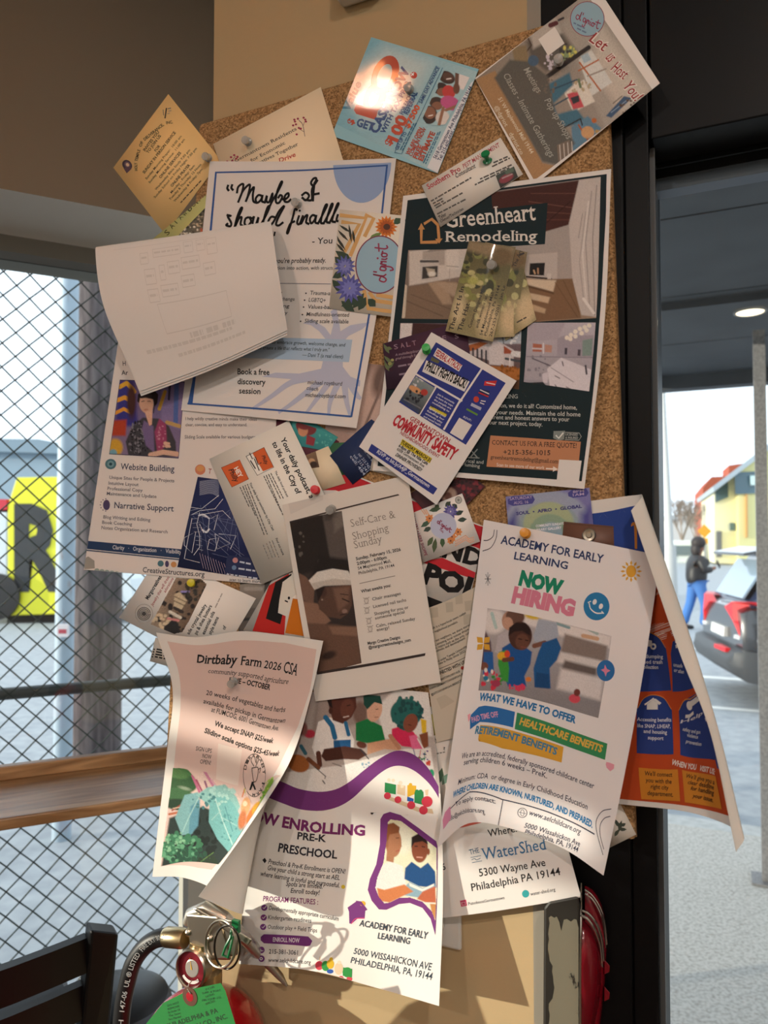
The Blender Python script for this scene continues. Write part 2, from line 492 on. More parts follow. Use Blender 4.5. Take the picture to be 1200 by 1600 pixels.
        boxes = []
        for v, t, c, lay in s.ops:
            lo, hi = v.min(0), v.max(0)
            lev = 1 + max([L for L, a_, b_ in boxes if (a_ < hi).all() and (lo < b_).all()], default=0)
            boxes.append((lev, lo, hi)); off_ = 0.06 + min(lev, 45) * 0.010 if s.flat else 0.10 + min(lev, 30) * s.gap
            col = np.tile(np.array(c), (len(v), 1)) if np.ndim(c) == 1 else np.asarray(c)
            if lim < 1e8: v, t, col = refine(v, t, col, lim)
            # keep inside the sheet
            v = np.clip(v, [0.15, 0.15], [s.w - 0.15, s.h - 0.15])
            # front winding
            x = v[t]; ar = (x[:, 1, 0] - x[:, 0, 0]) * (x[:, 2, 1] - x[:, 0, 1]) - (x[:, 1, 1] - x[:, 0, 1]) * (x[:, 2, 0] - x[:, 0, 0])
            keep = np.abs(ar) > 1e-7; t = t[keep]; ar = ar[keep]
            t = np.where((ar > 0)[:, None], t[:, ::-1], t)
            P = s.S(v) + s.N(v) * off_ * 0.001
            V.append(P); C.append(col); T.append(t + base); base += len(v)
        V = np.vstack(V); C = np.vstack(C); T = np.vstack(T)
        org = s.S(np.array([[s.w / 2, s.h / 2]]))[0]
        po = parent_world(parent) if parent else np.zeros(3)
        me = bpy.data.meshes.new(name)
        me.vertices.add(len(V)); me.vertices.foreach_set('co', (V - org).ravel())
        me.loops.add(len(T) * 3); me.loops.foreach_set('vertex_index', T.ravel())
        me.polygons.add(len(T)); me.polygons.foreach_set('loop_start', np.arange(len(T)) * 3)
        me.update(calc_edges=True)
        at_ = me.attributes.new('ink', 'FLOAT_COLOR', 'POINT')
        at_.data.foreach_set('color', np.hstack([C, np.ones((len(C), 1))]).astype(np.float32).ravel())
        if not s.flat: me.polygons.foreach_set('use_smooth', [True] * len(T)); me.set_sharp_from_angle(angle=math.radians(50))
        me.materials.append(material or M_PAPER)
        o = bpy.data.objects.new(name, me); SC.collection.objects.link(o); o.location = org - po
        if parent: o.parent = parent
        return props(o, label, cat, group)

def refine(v, t, c, lim):
    v = np.asarray(v, float); t = np.asarray(t, int)
    for _ in range(9):
        x = v[t]; e = np.linalg.norm(x - np.roll(x, -1, axis=1), axis=2); k = e.argmax(1); big = e.max(1) > lim
        if not big.any(): break
        bt = t[big]; kk = k[big]; r = np.arange(len(bt))
        i, j, o = bt[r, kk], bt[r, (kk + 1) % 3], bt[r, (kk + 2) % 3]
        key = np.sort(np.stack([i, j], 1), 1); u, inv = np.unique(key, axis=0, return_inverse=True); inv = np.asarray(inv).ravel()
        m = len(v) + inv
        v = np.vstack([v, (v[u[:, 0]] + v[u[:, 1]]) / 2]); c = np.vstack([c, (c[u[:, 0]] + c[u[:, 1]]) / 2])
        t = np.vstack([t[~big], np.stack([i, m, o], 1), np.stack([m, j, o], 1)])
    return v, t, c

# ------------------------------------------------------------------ the setting
def v3(p, z): return np.array([p[0], p[1], z])
def slab(mb, p, q, z0, z1, n, th):
    """upright slab over the line p-q, thickened along n"""
    a = [v3(p, z0), v3(q, z0), v3(q, z1), v3(p, z1)]
    return mb.hexa(a, [x + np.asarray(n) * th for x in a])
def struct(name, mb, m, **k):
    o = mb.build(name, m, **k); o['kind'] = 'structure'; return o

M_WALLC = mat('cream_wall_paint', '#b39c76', 0.8, noise=(3.0, '#af9770', 0.3, 0.7), bump=(60, 0.25))
M_WALLB = mat('taupe_wall_paint', '#a5917a', 0.8, noise=(2.0, '#a08c75', 0.3, 0.7), bump=(40, 0.15))
M_BULK = mat('taupe_bulkhead_paint', '#8c7963', 0.8, noise=(2.0, '#87745e', 0.3, 0.7))
M_SOFT = mat('window_lit_underside', '#e2dccf', 0.8)  # bulkhead underside: window light put into a paler colour
M_ROOM = mat('room_wall_paint', '#cdc5b8', 0.85)
M_CEIL = mat('ceiling_white', '#d8d2c6', 0.9)
M_FLOOR = mat('brown_floor_boards', '#6b4f38', 0.5, noise=(6, '#4d3829', 0.3, 0.7, (1, 12, 1)))
M_BLACK = mat('black_painted_metal', '#040406', 0.42, spec=0.2)
M_GREYTRIM = mat('grey_trim_paint', '#8d877b', 0.6)
M_ALU = mat('blue_grey_aluminium', '#6d7785', 0.45, metal=0.2)
M_CHROME = mat('chrome', '#d8d8d8', 0.15, metal=1.0)
M_STEEL = mat('brushed_steel', '#bdb6a8', 0.3, metal=1.0)

pl = W(328, 841, WALL); pr = W(829, 841, WALL); pt = W(851, 841, WALL)
mb = MB(); slab(mb, pl, pr, 0, CEIL, -NB, 0.22)
struct('wall_pillar', mb, M_WALLC)
mb = MB(); slab(mb, W(829, 841, WALL), pt, 0, CEIL, -NB, 0.2); struct('trim_1', mb, M_GREYTRIM)

# door frame: stepped black posts, header, transom strips, glass
dq = lambda px, lift: W(px, 841, lift)
XR = dq(1030, -60); s0 = np.dot(XR - P0, DB)
def dp(s, lift): return P0 + DB * s + NB * lift * 0.001 + np.array([0, 0, -0.0])
def at_s(px, lift): return np.dot(dq(px, lift) - P0, DB)
HEAD = W(1026, 247, -60)[2]
SR = s0 + 0.92
door = empty('door_1', v3(dp(s0, -60), 0)); door['kind'] = 'structure'
mb = MB()
slab(mb, pt, dq(980, WALL - 4), 0, CEIL, -NB, 0.16)
slab(mb, dp(at_s(980, -18), -26), dp(at_s(1023, -40), -26), 0, CEIL, -NB, 0.14)
slab(mb, dp(at_s(1023, -40), -40), dp(s0, -40), 0, CEIL, -NB, 0.09)
slab(mb, dp(s0, -20), dp(SR, -20), HEAD, CEIL, -NB, 0.12)
slab(mb, dp(SR, -20), dp(SR + 0.14, -20), 0, CEIL, -NB, 0.16)
slab(mb, dp(s0, -26), dp(SR, -26), 0, 0.22, -NB, 0.10)
mb.build('door_frame', M_BLACK, door, bevel=0.003)
mb = MB(); slab(mb, dp(s0 - .004, -44), dp(s0 + .002, -44), 0.22, HEAD, NB, 0.006); mb.build('glazing_bead', mat('dark_grey_edge', '#4a4c4e', 0.4), door)
mb = MB()
for y0, y1 in ((247, 264), (279, 299)):
    slab(mb, dp(s0, -82), dp(SR, -82), W(1028, y1, -82)[2], W(1028, y0, -82)[2], -NB, 0.02)
mb.build('transom_strip', M_ALU, door)
mb = MB(); slab(mb, dp(s0, -80), dp(SR, -80), W(1028, 278, -80)[2], W(1028, 265, -80)[2], -NB, 0.03); mb.build('transom_bar', M_BLACK, door)
mb = MB(); slab(mb, dp(s0, -70), dp(SR, -70), 0.2, HEAD, -NB, 0.005); mb.build('door_pane', M_GLASS, door)

# wall right of the door, side, back and left walls
E1 = dp(SR + 0.14, WALL); E2 = P0 + DB * ((1.75 - 0) / DB[0]); E2 = v3(E2, 0)
mb = MB(); slab(mb, E1, E2, 0, CEIL, -NB, 0.16); struct('wall_right', mb, M_ROOM)
mb = MB(); mb.box(1.75, 1.87, -3.6, E2[1] + 0.1, 0, CEIL); struct('wall_east', mb, M_ROOM)
mb = MB(); mb.box(-2.45, 1.87, -3.72, -3.6, 0, CEIL); struct('wall_back', mb, M_ROOM)
mb = MB(); mb.box(-2.6, 2.0, -3.8, 2.2, CEIL, CEIL + 0.15); struct('ceiling', mb, M_CEIL)
J = onL(318, 841, 1.5); J0 = onL(299, 841, 1.5)
LWX = lambda X: v3(J + DL * ((X - J[0]) / DL[0]), 0)
LC = LWX(-2.3)
mb = MB()
mb.add([(-2.45, -3.72, 0), (1.8, -3.72, 0), (1.8, E2[1], 0), tuple(v3(E1, 0)), tuple(v3(pl, 0)), tuple(v3(J + DL * .1, 0)), tuple(v3(LC, 0)), (-2.45, LC[1], 0)], [(0, 1, 2, 3, 4, 5, 6, 7)])
struct('floor', mb, M_FLOOR)
# window wall: bulkhead, head, jamb, sill wall
ZH = onL(0, 365, 1.5)[2]; ZG = onL(0, 391, 1.5)[2]
mb = MB(); slab(mb, LC, v3(J + DL * 0.15, 0), ZH, CEIL, -NL, 0.14); slab(mb, LC, v3(J + DL * .15, 0), 0, 0.30, -NL, 0.14)
struct('wall_left', mb, M_WALLB)
bz = ZH
zf = (bz - EYE) * FPX / (841 - 288)
Bq = at(0, 841, zf)
off = np.dot(Bq - at(0, 841, 1.5), NL)
mb = MB(); mb.slot(0); slab(mb, LC + NL * off - DL * 0.05, v3(J, 0) + NL * off + DL * 0.12, bz, CEIL, -NL, off)
o = struct('wall_bulkhead', mb, [M_BULK, M_SOFT])
for p in o.data.polygons:
    if abs(p.normal.z) > 0.9: p.material_index = 1
win = empty('window_1', v3(J0, 0)); win['kind'] = 'structure'
mb = MB(); slab(mb, LC, v3(J0, 0), ZG, ZH, -NL, 0.12); mb.build('window_head', mat('window_head_paint', '#80796c', 0.7), win)
mb = MB(); slab(mb, J0, v3(J + DL * .06, 0), 0.3, ZH, -NL, 0.10); mb.build('window_jamb', mat('window_jamb_paint', '#b7b1a2', 0.6), win)
mb = MB(); slab(mb, LC - NL * .05, v3(J0, 0) - NL * .05, 0.3, ZG, -NL, 0.005); mb.build('window_pane', M_GLASS, win)
# far-left wall with an unseen opening, added and sized to shape the sun patch
mb = MB()
WX0, WX1 = -2.45, -2.33
z0, z1, y0, y1 = 0.35, EYE + 0.095, -0.35, 0.62
mb.box(WX0, WX1, -3.6, y0, 0, CEIL); mb.box(WX0, WX1, y1, LC[1] + .1, 0, CEIL); mb.box(WX0, WX1, y0, y1, 0, z0); mb.box(WX0, WX1, y0, y1, z1, CEIL)
struct('wall_west', mb, M_ROOM)
sun_op = empty('sun_opening', (WX1, (y0 + y1) / 2, z0)); sun_op['kind'] = 'structure'
mb = MB(); mb.box(WX0 + .02, WX1 - .02, y0, y1, z1 - .078, z1 - .048); mb.box(WX0 + .02, WX1 - .02, 0.12, 0.15, z0, z1)  # unseen bars added to break the sunlight into soft bands
mb.build('sun_band_bars', mat('white_bar_paint', '#d8d8d4', 0.6), sun_op)
mb = MB(); mb.box(WX0 + .055, WX0 + .06, y0, y1, z0, z1); mb.build('window_pane', M_GLASS, sun_op)

# wooden bar shelf along the window
WOOD = bpy.data.materials.new('oak_shelf'); WOOD.use_nodes = True
nt = WOOD.node_tree; b = nt.nodes['Principled BSDF']; b.inputs['Roughness'].default_value = 0.35
tc = nt.nodes.new('ShaderNodeTexCoord'); mp = nt.nodes.new('ShaderNodeMapping')
mp.inputs['Rotation'].default_value = (0, 0, -math.atan2(DL[1], DL[0])); mp.inputs['Scale'].default_value = (1.2, 14, 14)
nz = nt.nodes.new('ShaderNodeTexNoise'); nz.inputs['Scale'].default_value = 2.2; nz.inputs['Detail'].default_value = 8; nz.inputs['Distortion'].default_value = 1.4
rp = nt.nodes.new('ShaderNodeValToRGB'); rp.color_ramp.elements[0].position = 0.38; rp.color_ramp.elements[1].position = 0.62
rp.color_ramp.elements[0].color = (*lin('#8a6340'), 1); rp.color_ramp.elements[1].color = (*lin('#c2976a'), 1)
vm = nt.nodes.new('ShaderNodeVectorMath')
nt.links.new(tc.outputs['Object'], mp.inputs[0])
mp.vector_type = 'TEXTURE'; mp.inputs['Scale'].default_value = (1 / 1.2, 1 / 14, 1 / 14); mp.inputs['Rotation'].default_value = (0, 0, math.atan2(DL[1], DL[0]))
nt.links.new(mp.outputs[0], nz.inputs['Vector']); nt.links.new(nz.outputs[0], rp.inputs[0]); nt.links.new(rp.outputs[0], b.inputs['Base Color'])
Bk = onL(0, 1221, 1.47); zs = Bk[2]
Fk = at(0, 841, 1); Fk = CAM + ray(0, 1287) * ((zs - EYE) / ray(0, 1287)[2])
wd = np.dot(Fk - Bk, NL)
th = zs - (CAM + ray(0, 1304) * (Fk[1] / ray(0, 1304)[1]))[2]
RB = v3(J0, 0) + NL * .012 + DL * 0.03
sh = empty('bar_shelf', v3(RB - DL * .6 + NL * wd / 2, zs), 'varnished oak shelf running along the window in front of the chain link fence', 'shelf')
LS = v3(LWX(-2.25), 0) + NL * .012
mb = MB(); slab(mb, RB, LS, zs - th * 1.15, zs, NL, wd); mb.build('shelf_board', WOOD, sh, bevel=0.003)
zt = onL(0, 1199, 1.47)[2]
mb = MB(); slab(mb, RB, LS, zs + .0005, zt, NL, 0.022); mb.build('back_strip', WOOD, sh, bevel=0.002)

# ceiling lamps
for i, (lx, ly) in enumerate(LAMPS):
    L = empty('ceiling_light', (lx, ly, CEIL)); L['kind'] = 'structure'
    mb = MB(); mb.lathe((lx, ly, CEIL - .001), (0, 0, -1), [(0.115, 0), (0.115, 0.012), (0.085, 0.014), (0.085, 0.004)], 32, False); mb.build('light_ring', mat('white_lamp_trim', '#e0ddd6', 0.5), L)
    mb = MB(); mb.lathe((lx, ly, CEIL - .006), (0, 0, -1), [(0.0, 0.001), (0.084, 0.001)], 32); mb.build('light_lens', mat('warm_lamp_lens', '#ffd9a8', 0.4, emit=8.0), L)
    ld = bpy.data.lights.new('lamp', 'AREA'); ld.shape = 'DISK'; ld.size = 0.10; ld.energy = LAMP_POWER * (0.10 if i == 0 else 1.15); ld.color = LAMP_COLOR; ld.spread = math.pi
    lo = bpy.data.objects.new('lamp', ld); SC.collection.objects.link(lo); lo.location = (lx, ly, CEIL - .03)

# ------------------------------------------------------------------ outside: ground, awning soffit, fence, poles
M_ROAD = mat('pale_asphalt', '#aaaeb1', 0.9, noise=(9, '#90959a', 0.3, 0.75), bump=(120, 0.3))
M_WALK = mat('speckled_concrete', '#c6c3bd', 0.9, noise=(75, '#96928b', 0.42, 0.72))
mb = MB(); mb.add([(-90, -20, -0.10), (90, -20, -0.10), (90, 150, -0.10), (-90, 150, -0.10)], [(0, 1, 2, 3)]); struct('ground', mb, M_ROAD)
K1 = at(1045, 841, 4.25)
mb = MB()
a = [v3(dp(-.3, -100), -.002), v3(dp(3.5, -100), -.002), v3(K1 + DB * 4, -.002), v3(K1 - DB * 1.6, -.002)]
mb.hexa([p - np.array([0, 0, .097]) for p in a], a); struct('sidewalk', mb, M_WALK)
mb = MB(); slab(mb, v3(K1 - DB * 1.6, 0), v3(K1 + DB * 4, 0), -.097, 0.0, -NB, .16); struct('curb', mb, mat('curb_stone', '#c3c4c2', 0.85, noise=(20, '#a9aaa8', .3, .7)))
# painted lines on the road
mb = MB()
for d, w_ in ((9.2, .18), (7.6, .12), (11.5, .15)):
    q = at(1080, 841, d); a = [v3(q - DB * 3, -.096), v3(q + DB * 9, -.096), v3(q + DB * 9 - NB * w_, -.096), v3(q - DB * 3 - NB * w_, -.096)]
    mb.add(a, [(0, 1, 2, 3)])
struct('road_marking', mb, mat('road_paint', '#e6e6e2', 0.8))

HS = EYE + 1.08
dE = 1.08 * FPX / (841 - 588)
Ed = at(1035, 841, dE)
mb = MB()
i0 = dp(at_s(960, -40) - .75, -190)
depth = np.dot(Ed - i0, -NB)
for k in range(5):
    slab(mb, v3(i0, 0) - NB * (depth * k / 5 + .012), v3(i0 + DB * 4.4, 0) - NB * (depth * k / 5 + .012), HS, HS + .25, -NB, depth / 5 - .012)
slab(mb, v3(i0, 0) - NB * .0, v3(i0 + DB * 4.4, 0), HS + .01, HS + .25, -NB, depth)
slab(mb, v3(i0, 0) - NB * (depth - .02), v3(i0 + DB * 4.4, 0) - NB * (depth - .02), HS - .09, HS + .3, -NB, .12)
slab(mb, v3(i0, 0) - NB * (depth * .62), v3(i0 + DB * 4.4, 0) - NB * (depth * .62), HS - .035, HS, -NB, .10)
struct('awning_soffit', mb, mat('dark_soffit_panel', '#4b5054', 0.7, noise=(5, '#3f4448', .3, .7)))
pd_ = CAM + ray(1172, 487) * ((HS - .004 - EYE) / ray(1172, 487)[2])
cl = empty('soffit_light', pd_, 'round glowing downlight recessed in the dark soffit outside the door', 'light')
mb = MB(); mb.lathe(pd_, (0, 0, -1), [(0.0, 0.004), (0.060, 0.004), (0.064, 0)], 32); mb.build('light_lens', mat('soffit_lamp_lens', '#ffe9c4', 0.4, emit=3.0), cl)
mb = MB(); mb.lathe(pd_, (0, 0, -1), [(0.060, 0.0005), (0.063, 0.006), (0.072, 0.006), (0.075, 0.0)], 32, False); mb.build('light_ring', mat('soffit_lamp_ring', '#8a8a86', 0.5), cl)
q = at(1191, 841, 3.55)
pp = empty('support_post', v3(q, 0), 'square galvanised post holding up the soffit right of the parked car', 'post')
mb = MB(); mb.obox((q[0], q[1], HS / 2 - .04), DB * .026, NB * .026, (0, 0, HS / 2 - .05)); mb.build('post_shaft', mat('galvanised_steel', '#8d8c8b', 0.5, metal=.3, noise=(90, '#6f6e70', .35, .7)), pp)
mb = MB(); mb.obox((q[0], q[1], .005), DB * .07, NB * .07, (0, 0, .005)); mb.build('base_plate', MATS['galvanised_steel'], pp)

# chain link fence
FD = 2.05
fo = at(0, 841, FD); fo = v3(fo, 0)
M_WIRE = mat('green_coated_wire', '#1c2a25', 0.6)
ztop = onL(60, 414, FD)[2]; zmid = onL(0, 1087, FD)[2]
s_l, s_r = -1.3, 1.15
fence = empty('chain_link_fence', v3(fo, -.1), 'green wire chain link fence with a dark mid rail outside the window', 'fence')
mb = MB(); P_ = 0.0665; H_ = ztop - 0.02; rows = int(H_ / (P_ / 2)); nW = int((s_r - s_l) / (P_ / 2))
for k in range(nW):
    mb.tube([fo + DL * (s_l + k * P_ / 2 + (P_ / 2 if (j + k) % 2 else 0)) + NL * (0.002 if j % 2 else -0.002) + UP * (ztop - j * P_ / 2) for j in range(rows + 1)], 0.0030, 5, caps=False)
mb.build('wire_mesh', M_WIRE, fence, smooth=True, fix=False)
mb = MB(); mb.tube([fo + DL * s_l + UP * ztop, fo + DL * s_r + UP * ztop], 0.019, 12); mb.build('top_rail', mat('dark_rail', '#3a4244', 0.5), fence, smooth=True)
mb = MB(); mb.tube([fo + DL * s_l + UP * zmid - NL * .02, fo + DL * s_r + UP * zmid - NL * .02], 0.017, 12); mb.build('mid_rail', MATS['dark_rail'], fence, smooth=True)
for sx in (s_l, s_r):
    mb = MB(); mb.tube([fo + DL * sx - UP * .1, fo + DL * sx + UP * (ztop + .03)], 0.024, 12); mb.build('fence_post', MATS['dark_rail'], fence, smooth=True)

wc = at(153, 841, 4.9); wr = 36 * 4.9 / FPX
wp = MB(); wp.tube([v3(wc, -.1), v3(wc, 2), v3(wc, 4), v3(wc, 8)], [wr * 1.08, wr, wr * .97, wr * .85], 20)
props(wp.build('utility_pole', mat('weathered_pole_wood', '#6a605f', 0.9, noise=(7, '#3d3538', .3, .7, (6, 6, .5)), bump=(25, .6)), smooth=True), 'thick weathered wooden utility pole beyond the fence', 'pole')
mc = at(103, 841, 4.3)
mp_ = empty('metal_pole', v3(mc, -.1), 'slim blue grey metal pole with rust marks left of the wooden pole', 'pole')
mb = MB(); mb.tube([v3(mc, -.1), v3(mc, 7)], 14 * 4.3 / FPX, 20); mb.build('pole_shaft', mat('blue_grey_pole_paint', '#9fb0bd', 0.5, noise=(5, '#8a6a55', .62, .75, (3, 3, .8))), mp_, smooth=True)
mb = MB(); sq_ = at(99, 985, 4.22); mb.obox(sq_, (.03, 0, 0), (0, .012, 0), (0, 0, .035)); mb.slot(1); mb.obox(sq_ - np.array([0, .0125, .004]), (.022, 0, 0), (0, .001, 0), (0, 0, .012))
mb.build('sticker', [mat('sticker_white', '#d9d3d6', .6), mat('sticker_red', '#b04050', .6)], mp_)

# ------------------------------------------------------------------ the cork board
CORK = bpy.data.materials.new('cork'); CORK.use_nodes = True
nt = CORK.node_tree; b = nt.nodes['Principled BSDF']; b.inputs['Roughness'].default_value = 0.9; b.inputs['Specular IOR Level'].default_value = 0.15
tc = nt.nodes.new('ShaderNodeTexCoord')
vo = nt.nodes.new('ShaderNodeTexVoronoi'); vo.inputs['Scale'].default_value = 620
nz = nt.nodes.new('ShaderNodeTexNoise'); nz.inputs['Scale'].default_value = 420; nz.inputs['Detail'].default_value = 5
mx = nt.nodes.new('ShaderNodeMix'); mx.data_type = 'FLOAT'; mx.inputs[0].default_value = 0.55
rp = nt.nodes.new('ShaderNodeValToRGB')
els = rp.color_ramp.elements; els[0].position = 0.25; els[1].position = 0.75
els[0].color = (*lin('#70553a'), 1); els[1].color = (*lin('#bd966a'), 1)
e_ = els.new(0.5); e_.color = (*lin('#9d7850'), 1)
sx = nt.nodes.new('ShaderNodeSeparateColor')
for n_ in (vo, nz): nt.links.new(tc.outputs['Object'], n_.inputs['Vector'])
nt.links.new(vo.outputs['Color'], sx.inputs[0]); nt.links.new(sx.outputs[0], mx.inputs[2]); nt.links.new(nz.outputs[0], mx.inputs[3])
nt.links.new(mx.outputs[0], rp.inputs[0]); nt.links.new(rp.outputs[0], b.inputs['Base Color'])
bp = nt.nodes.new('ShaderNodeBump'); bp.inputs['Strength'].default_value = .5; bp.inputs['Distance'].default_value = .001
nt.links.new(mx.outputs[0], bp.inputs['Height']); nt.links.new(bp.outputs[0], b.inputs['Normal'])
cb = empty('cork_board', W(650, 760, WALL), 'frameless natural cork board crowded with flyers on the cream pillar', 'notice board')
cc = [(310, 193), (946, 9), (993, 1315), (257, 1199)]
mb = MB(); mb.hexa([W(x, y, -0.0) - NB * .011 for x, y in cc], [W(x, y, 0) for x, y in cc]); mb.build('cork_panel', CORK, cb, bevel=0.004)
mb = MB(); mb.hexa([W(x, y, -0.0) - NB * .0135 for x, y in cc], [W(x, y, 0) - NB * .0112 for x, y in cc]); mb.build('backing_sheet', mat('fibreboard', '#8a6a48', .9), cb)

K = '#1e1c1d'
# ------------------------------------------------------------------ sheets, rear to front
s = Sheet([[(177, 262, 1.0), (263, 147, 1.0)], [(258, 366, 1.0), (345, 250, 1.0)]], 108, 108, '#f3cd8c', thick=.4).F('D1')
arc = [('HOLY', 330, 820, 325, 745), ('TEMPLE', 328, 735, 356, 625), ('OF', 365, 600, 385, 550), ('DELIVERANCE,', 398, 540, 578, 395), ('INC.', 600, 385, 662, 375)]
for w_ in arc: s.t(*w_, 26, K, .012)
s.t('INVITES YOU', 400, 640, 535, 460, 26, K, .012).t('TO JOIN US', 430, 660, 552, 495, 26, K, .012).t('FOR', 505, 645, 545, 590, 26, K, .012)
s.t('SUNDAY IN PERSON SERVICE', 395, 850, 690, 465, 26, K, .012)
s.t('Sunday Morning Prayer:  10:00 am', 415, 905, 745, 500, 20, K).t('Sunday Morning Service:  11:00 am', 445, 940, 775, 530, 20, K)
s.t('ONLINE SERVICES', 548, 895, 740, 655, 25, K, .012)
s.t('Wednesday Bible Study 7:30 pm', 505, 1005, 825, 630, 20, K).t('Sunday School on Friday Night: 7:30 pm', 495, 1080, 888, 615, 20, K)
s.t('ONLINE PRAYER', 655, 975, 825, 770, 25, K, .012)
s.t('Monday - Friday: 5am', 650, 1035, 868, 775, 20, K).t('Tuesday & Thursday: 12 Noon', 638, 1098, 930, 765, 20, K).t('Wednesday & Friday: 7pm', 680, 1115, 940, 810, 20, K)
s.gl([(738, 1125, 940, 905)], 11, '#5a4a3a')
s.e(232, 768, 42, 52, '#3b3040', -38).e(236, 765, 26, 34, '#6d5a66', -38).e(236, 765, 14, 18, '#cdb295', -38).q([(200, 800), (262, 775), (272, 805), (228, 845)], '#5a4350')
s.l([(588, 325), (600, 238)], 12, '#3d3230').l([(575, 300), (570, 250)], 6, '#7d766e').l([(615, 240), (640, 235)], 8, '#8e867c').l([(618, 262), (645, 258)], 6, '#9e958a').l([(612, 285), (630, 280)], 6, '#9e958a')
s.build('church_card', 'square golden yellow church service card hanging off the upper left corner', 'card', material=M_CARD)

s = Sheet([[(238, 374, 2.0), (366, 268, 2.0)], [(300, 462, 2.0), (425, 350, 2.0)]], 140, 95, '#cfd08a', thick=.3).F('D1')
s.ph([(700, 1440), (1100, 1030), (1300, 1300), (900, 1700)], ('#5c5a50', '#8c7a64'), [('s', '#2f3328', 950, 1250, 280, 230, 130, 11), ('s', '#c9b89c', 900, 1330, 250, 120, 60, 10), ('e', '#d9824c', 1000, 1330, 50, 45, 30, 12), ('s', '#c05a38', 980, 1350, 60, 60, 14, 10), ('s', '#e9e2d2', 800, 1390, 120, 60, 20, 9), ('s', '#1e241c', 1000, 1180, 60, 60, 22, 14)], step=1.3, grain=.2)
for ch, x, y in (('S', 610, 1430), ('A', 655, 1370), ('T', 690, 1330), ('A', 735, 1285), ('W', 775, 1250), ('B', 820, 1205), ('U', 855, 1165), ('R', 895, 1130), ('Y', 935, 1085)):
    s.t(ch, x, y, x + 26, y - 30, 46, '#3d4226')
s.l([(935, 1030), (960, 985), (985, 1010), (950, 1040), (990, 1060), (1000, 1020)], 5, '#6d7440', True).gl([(880, 930, 1000, 860)], 9, '#6d7440')
s.build('arboretum_card', 'olive topped card tucked between the yellow card and the white flyer', 'card', material=M_CARD)

s = Sheet([[(333, 225, 2.6), (501, 136, 2.6)], [(388, 385, 2.6), (556, 315, 2.6)]], 140, 105, '#f4e0bf', thick=.4).F('D2')
s.t('Germantown Residents', 240, 668, 720, 415, 26, '#3c3430', 0, True).t('for Economic', 362, 668, 630, 525, 26, '#3c3430', 0, True).t('Alternatives Together', 330, 727, 732, 535, 26, '#3c3430', 0, True)
s.t('Drive', 585, 672, 712, 620, 34, '#c6413a', .01, sh=.25)
s.l([(782, 465), (765, 375), (735, 340)], 4, '#5d3a44', True).l([(768, 385), (780, 350)], 3, '#5d3a44').l([(775, 430), (735, 405)], 3, '#5d3a44')
for x, y in ((727, 328), (772, 320), (790, 350), (705, 350), (690, 380), (712, 372), (750, 405), (718, 450), (735, 400), (700, 335), (785, 335)): s.e(x, y, 9, 8, '#a5354f')
for x, y in ((205, 628), (230, 612), (245, 640), (175, 662), (215, 655), (255, 625)): s.e(x, y, 9, 8, '#a5354f')
s.l([(200, 668), (240, 620)], 3, '#5d3a44')
s.build('charity_drive_card', 'cream card with red berry sprigs pinned at the upper left of the cork', 'card', material=M_CARD)

# portrait of hands behind, small cards, the poster
s = Sheet([[(520, 560, 1.0), (606, 572, 1.0)], [(505, 700, 1.0), (600, 700, 1.0)]], 70, 100, '#b9a196', thick=.3).F('P')
s.ph([(520, 560), (606, 572), (600, 700), (505, 700)], ('#8d756c', '#a88d84'), [('e', '#c4a99e', 575, 640, 22, 60, 12, 12), ('e', '#6e574f', 598, 590, 14, 30, 20, 8), ('l', '#7d655d', [(560, 690), (590, 620), (600, 580)], 4)])
s.build('hand_photo_card', 'brownish photo card of a hand showing beside the right edge of the tree flyer', 'card', material=M_CARD)

s = Sheet([[(433, 632, 1.3), (530, 690, 1.3)], [(405, 700, 1.3), (500, 760, 1.3)]], 90, 60, '#5c2a38', thick=.3)
s.build('maroon_card', 'plain dark maroon card peeking out above the podcast card', 'card', material=M_CARD)
s = Sheet([[(457, 640, 1.7), (528, 683, 1.7)], [(430, 690, 1.7), (511, 705, 1.7)]], 90, 60, '#3a8f92', thick=.3).F('B2')
s.ph([(190, 60), (428, 145), (368, 215), (190, 200)], ('#3f9c9a', '#2c7f86'), [('e', '#7a2f33', 262, 92, 55, 40, 20, 4), ('e', '#c98c6c', 245, 110, 26, 30, 0, 3), ('e', '#7a2f33', 240, 88, 34, 14, 20, 3), ('p', '#8d2f3c', [(265, 130), (310, 150), (300, 190), (260, 180)]), ('s', '#63b8b0', 350, 160, 50, 30, 14, 4)], step=1.2)
s.build('teal_picture_card', 'teal card with a red haired cartoon girl beside the podcast card', 'card', material=M_CARD)
s = Sheet([[(505, 693, 1.5), (560, 690, 1.5)], [(505, 745, 1.5), (560, 740, 1.5)]], 60, 50, '#3c6b4c', thick=.3)
s.build('green_card', 'dark green card sliver below the teal picture card', 'card', material=M_CARD)
s = Sheet([[(515, 712, 2.1), (580, 655, 2.1)], [(551, 757, 2.1), (636, 690, 2.1)]], 90, 55, '#2d3b63', thick=.3).F('B2')
for i, (w_, a, c) in enumerate((('cell: 484', (488, 245), (560, 345)), ('tel: 215.241.5', (505, 240), (588, 345)), ('tel: 215.745.1724', (530, 232), (610, 345)))):
    s.t(w_, a[0], a[1], c[0], c[1], 15, '#aab4cc')
s.gl([(560, 215, 640, 320)], 9, '#8f9bb8')
s.build('navy_business_card', 'navy business card with pale print tilted steeply left of the blue and white safety flyer', 'card', material=M_CARD)
s = Sheet([[(474, 713, 1.9), (513, 697, 1.9)], [(490, 770, 1.9), (540, 755, 1.9)]], 50, 80, '#e5d6b8', thick=.3).F('B2')
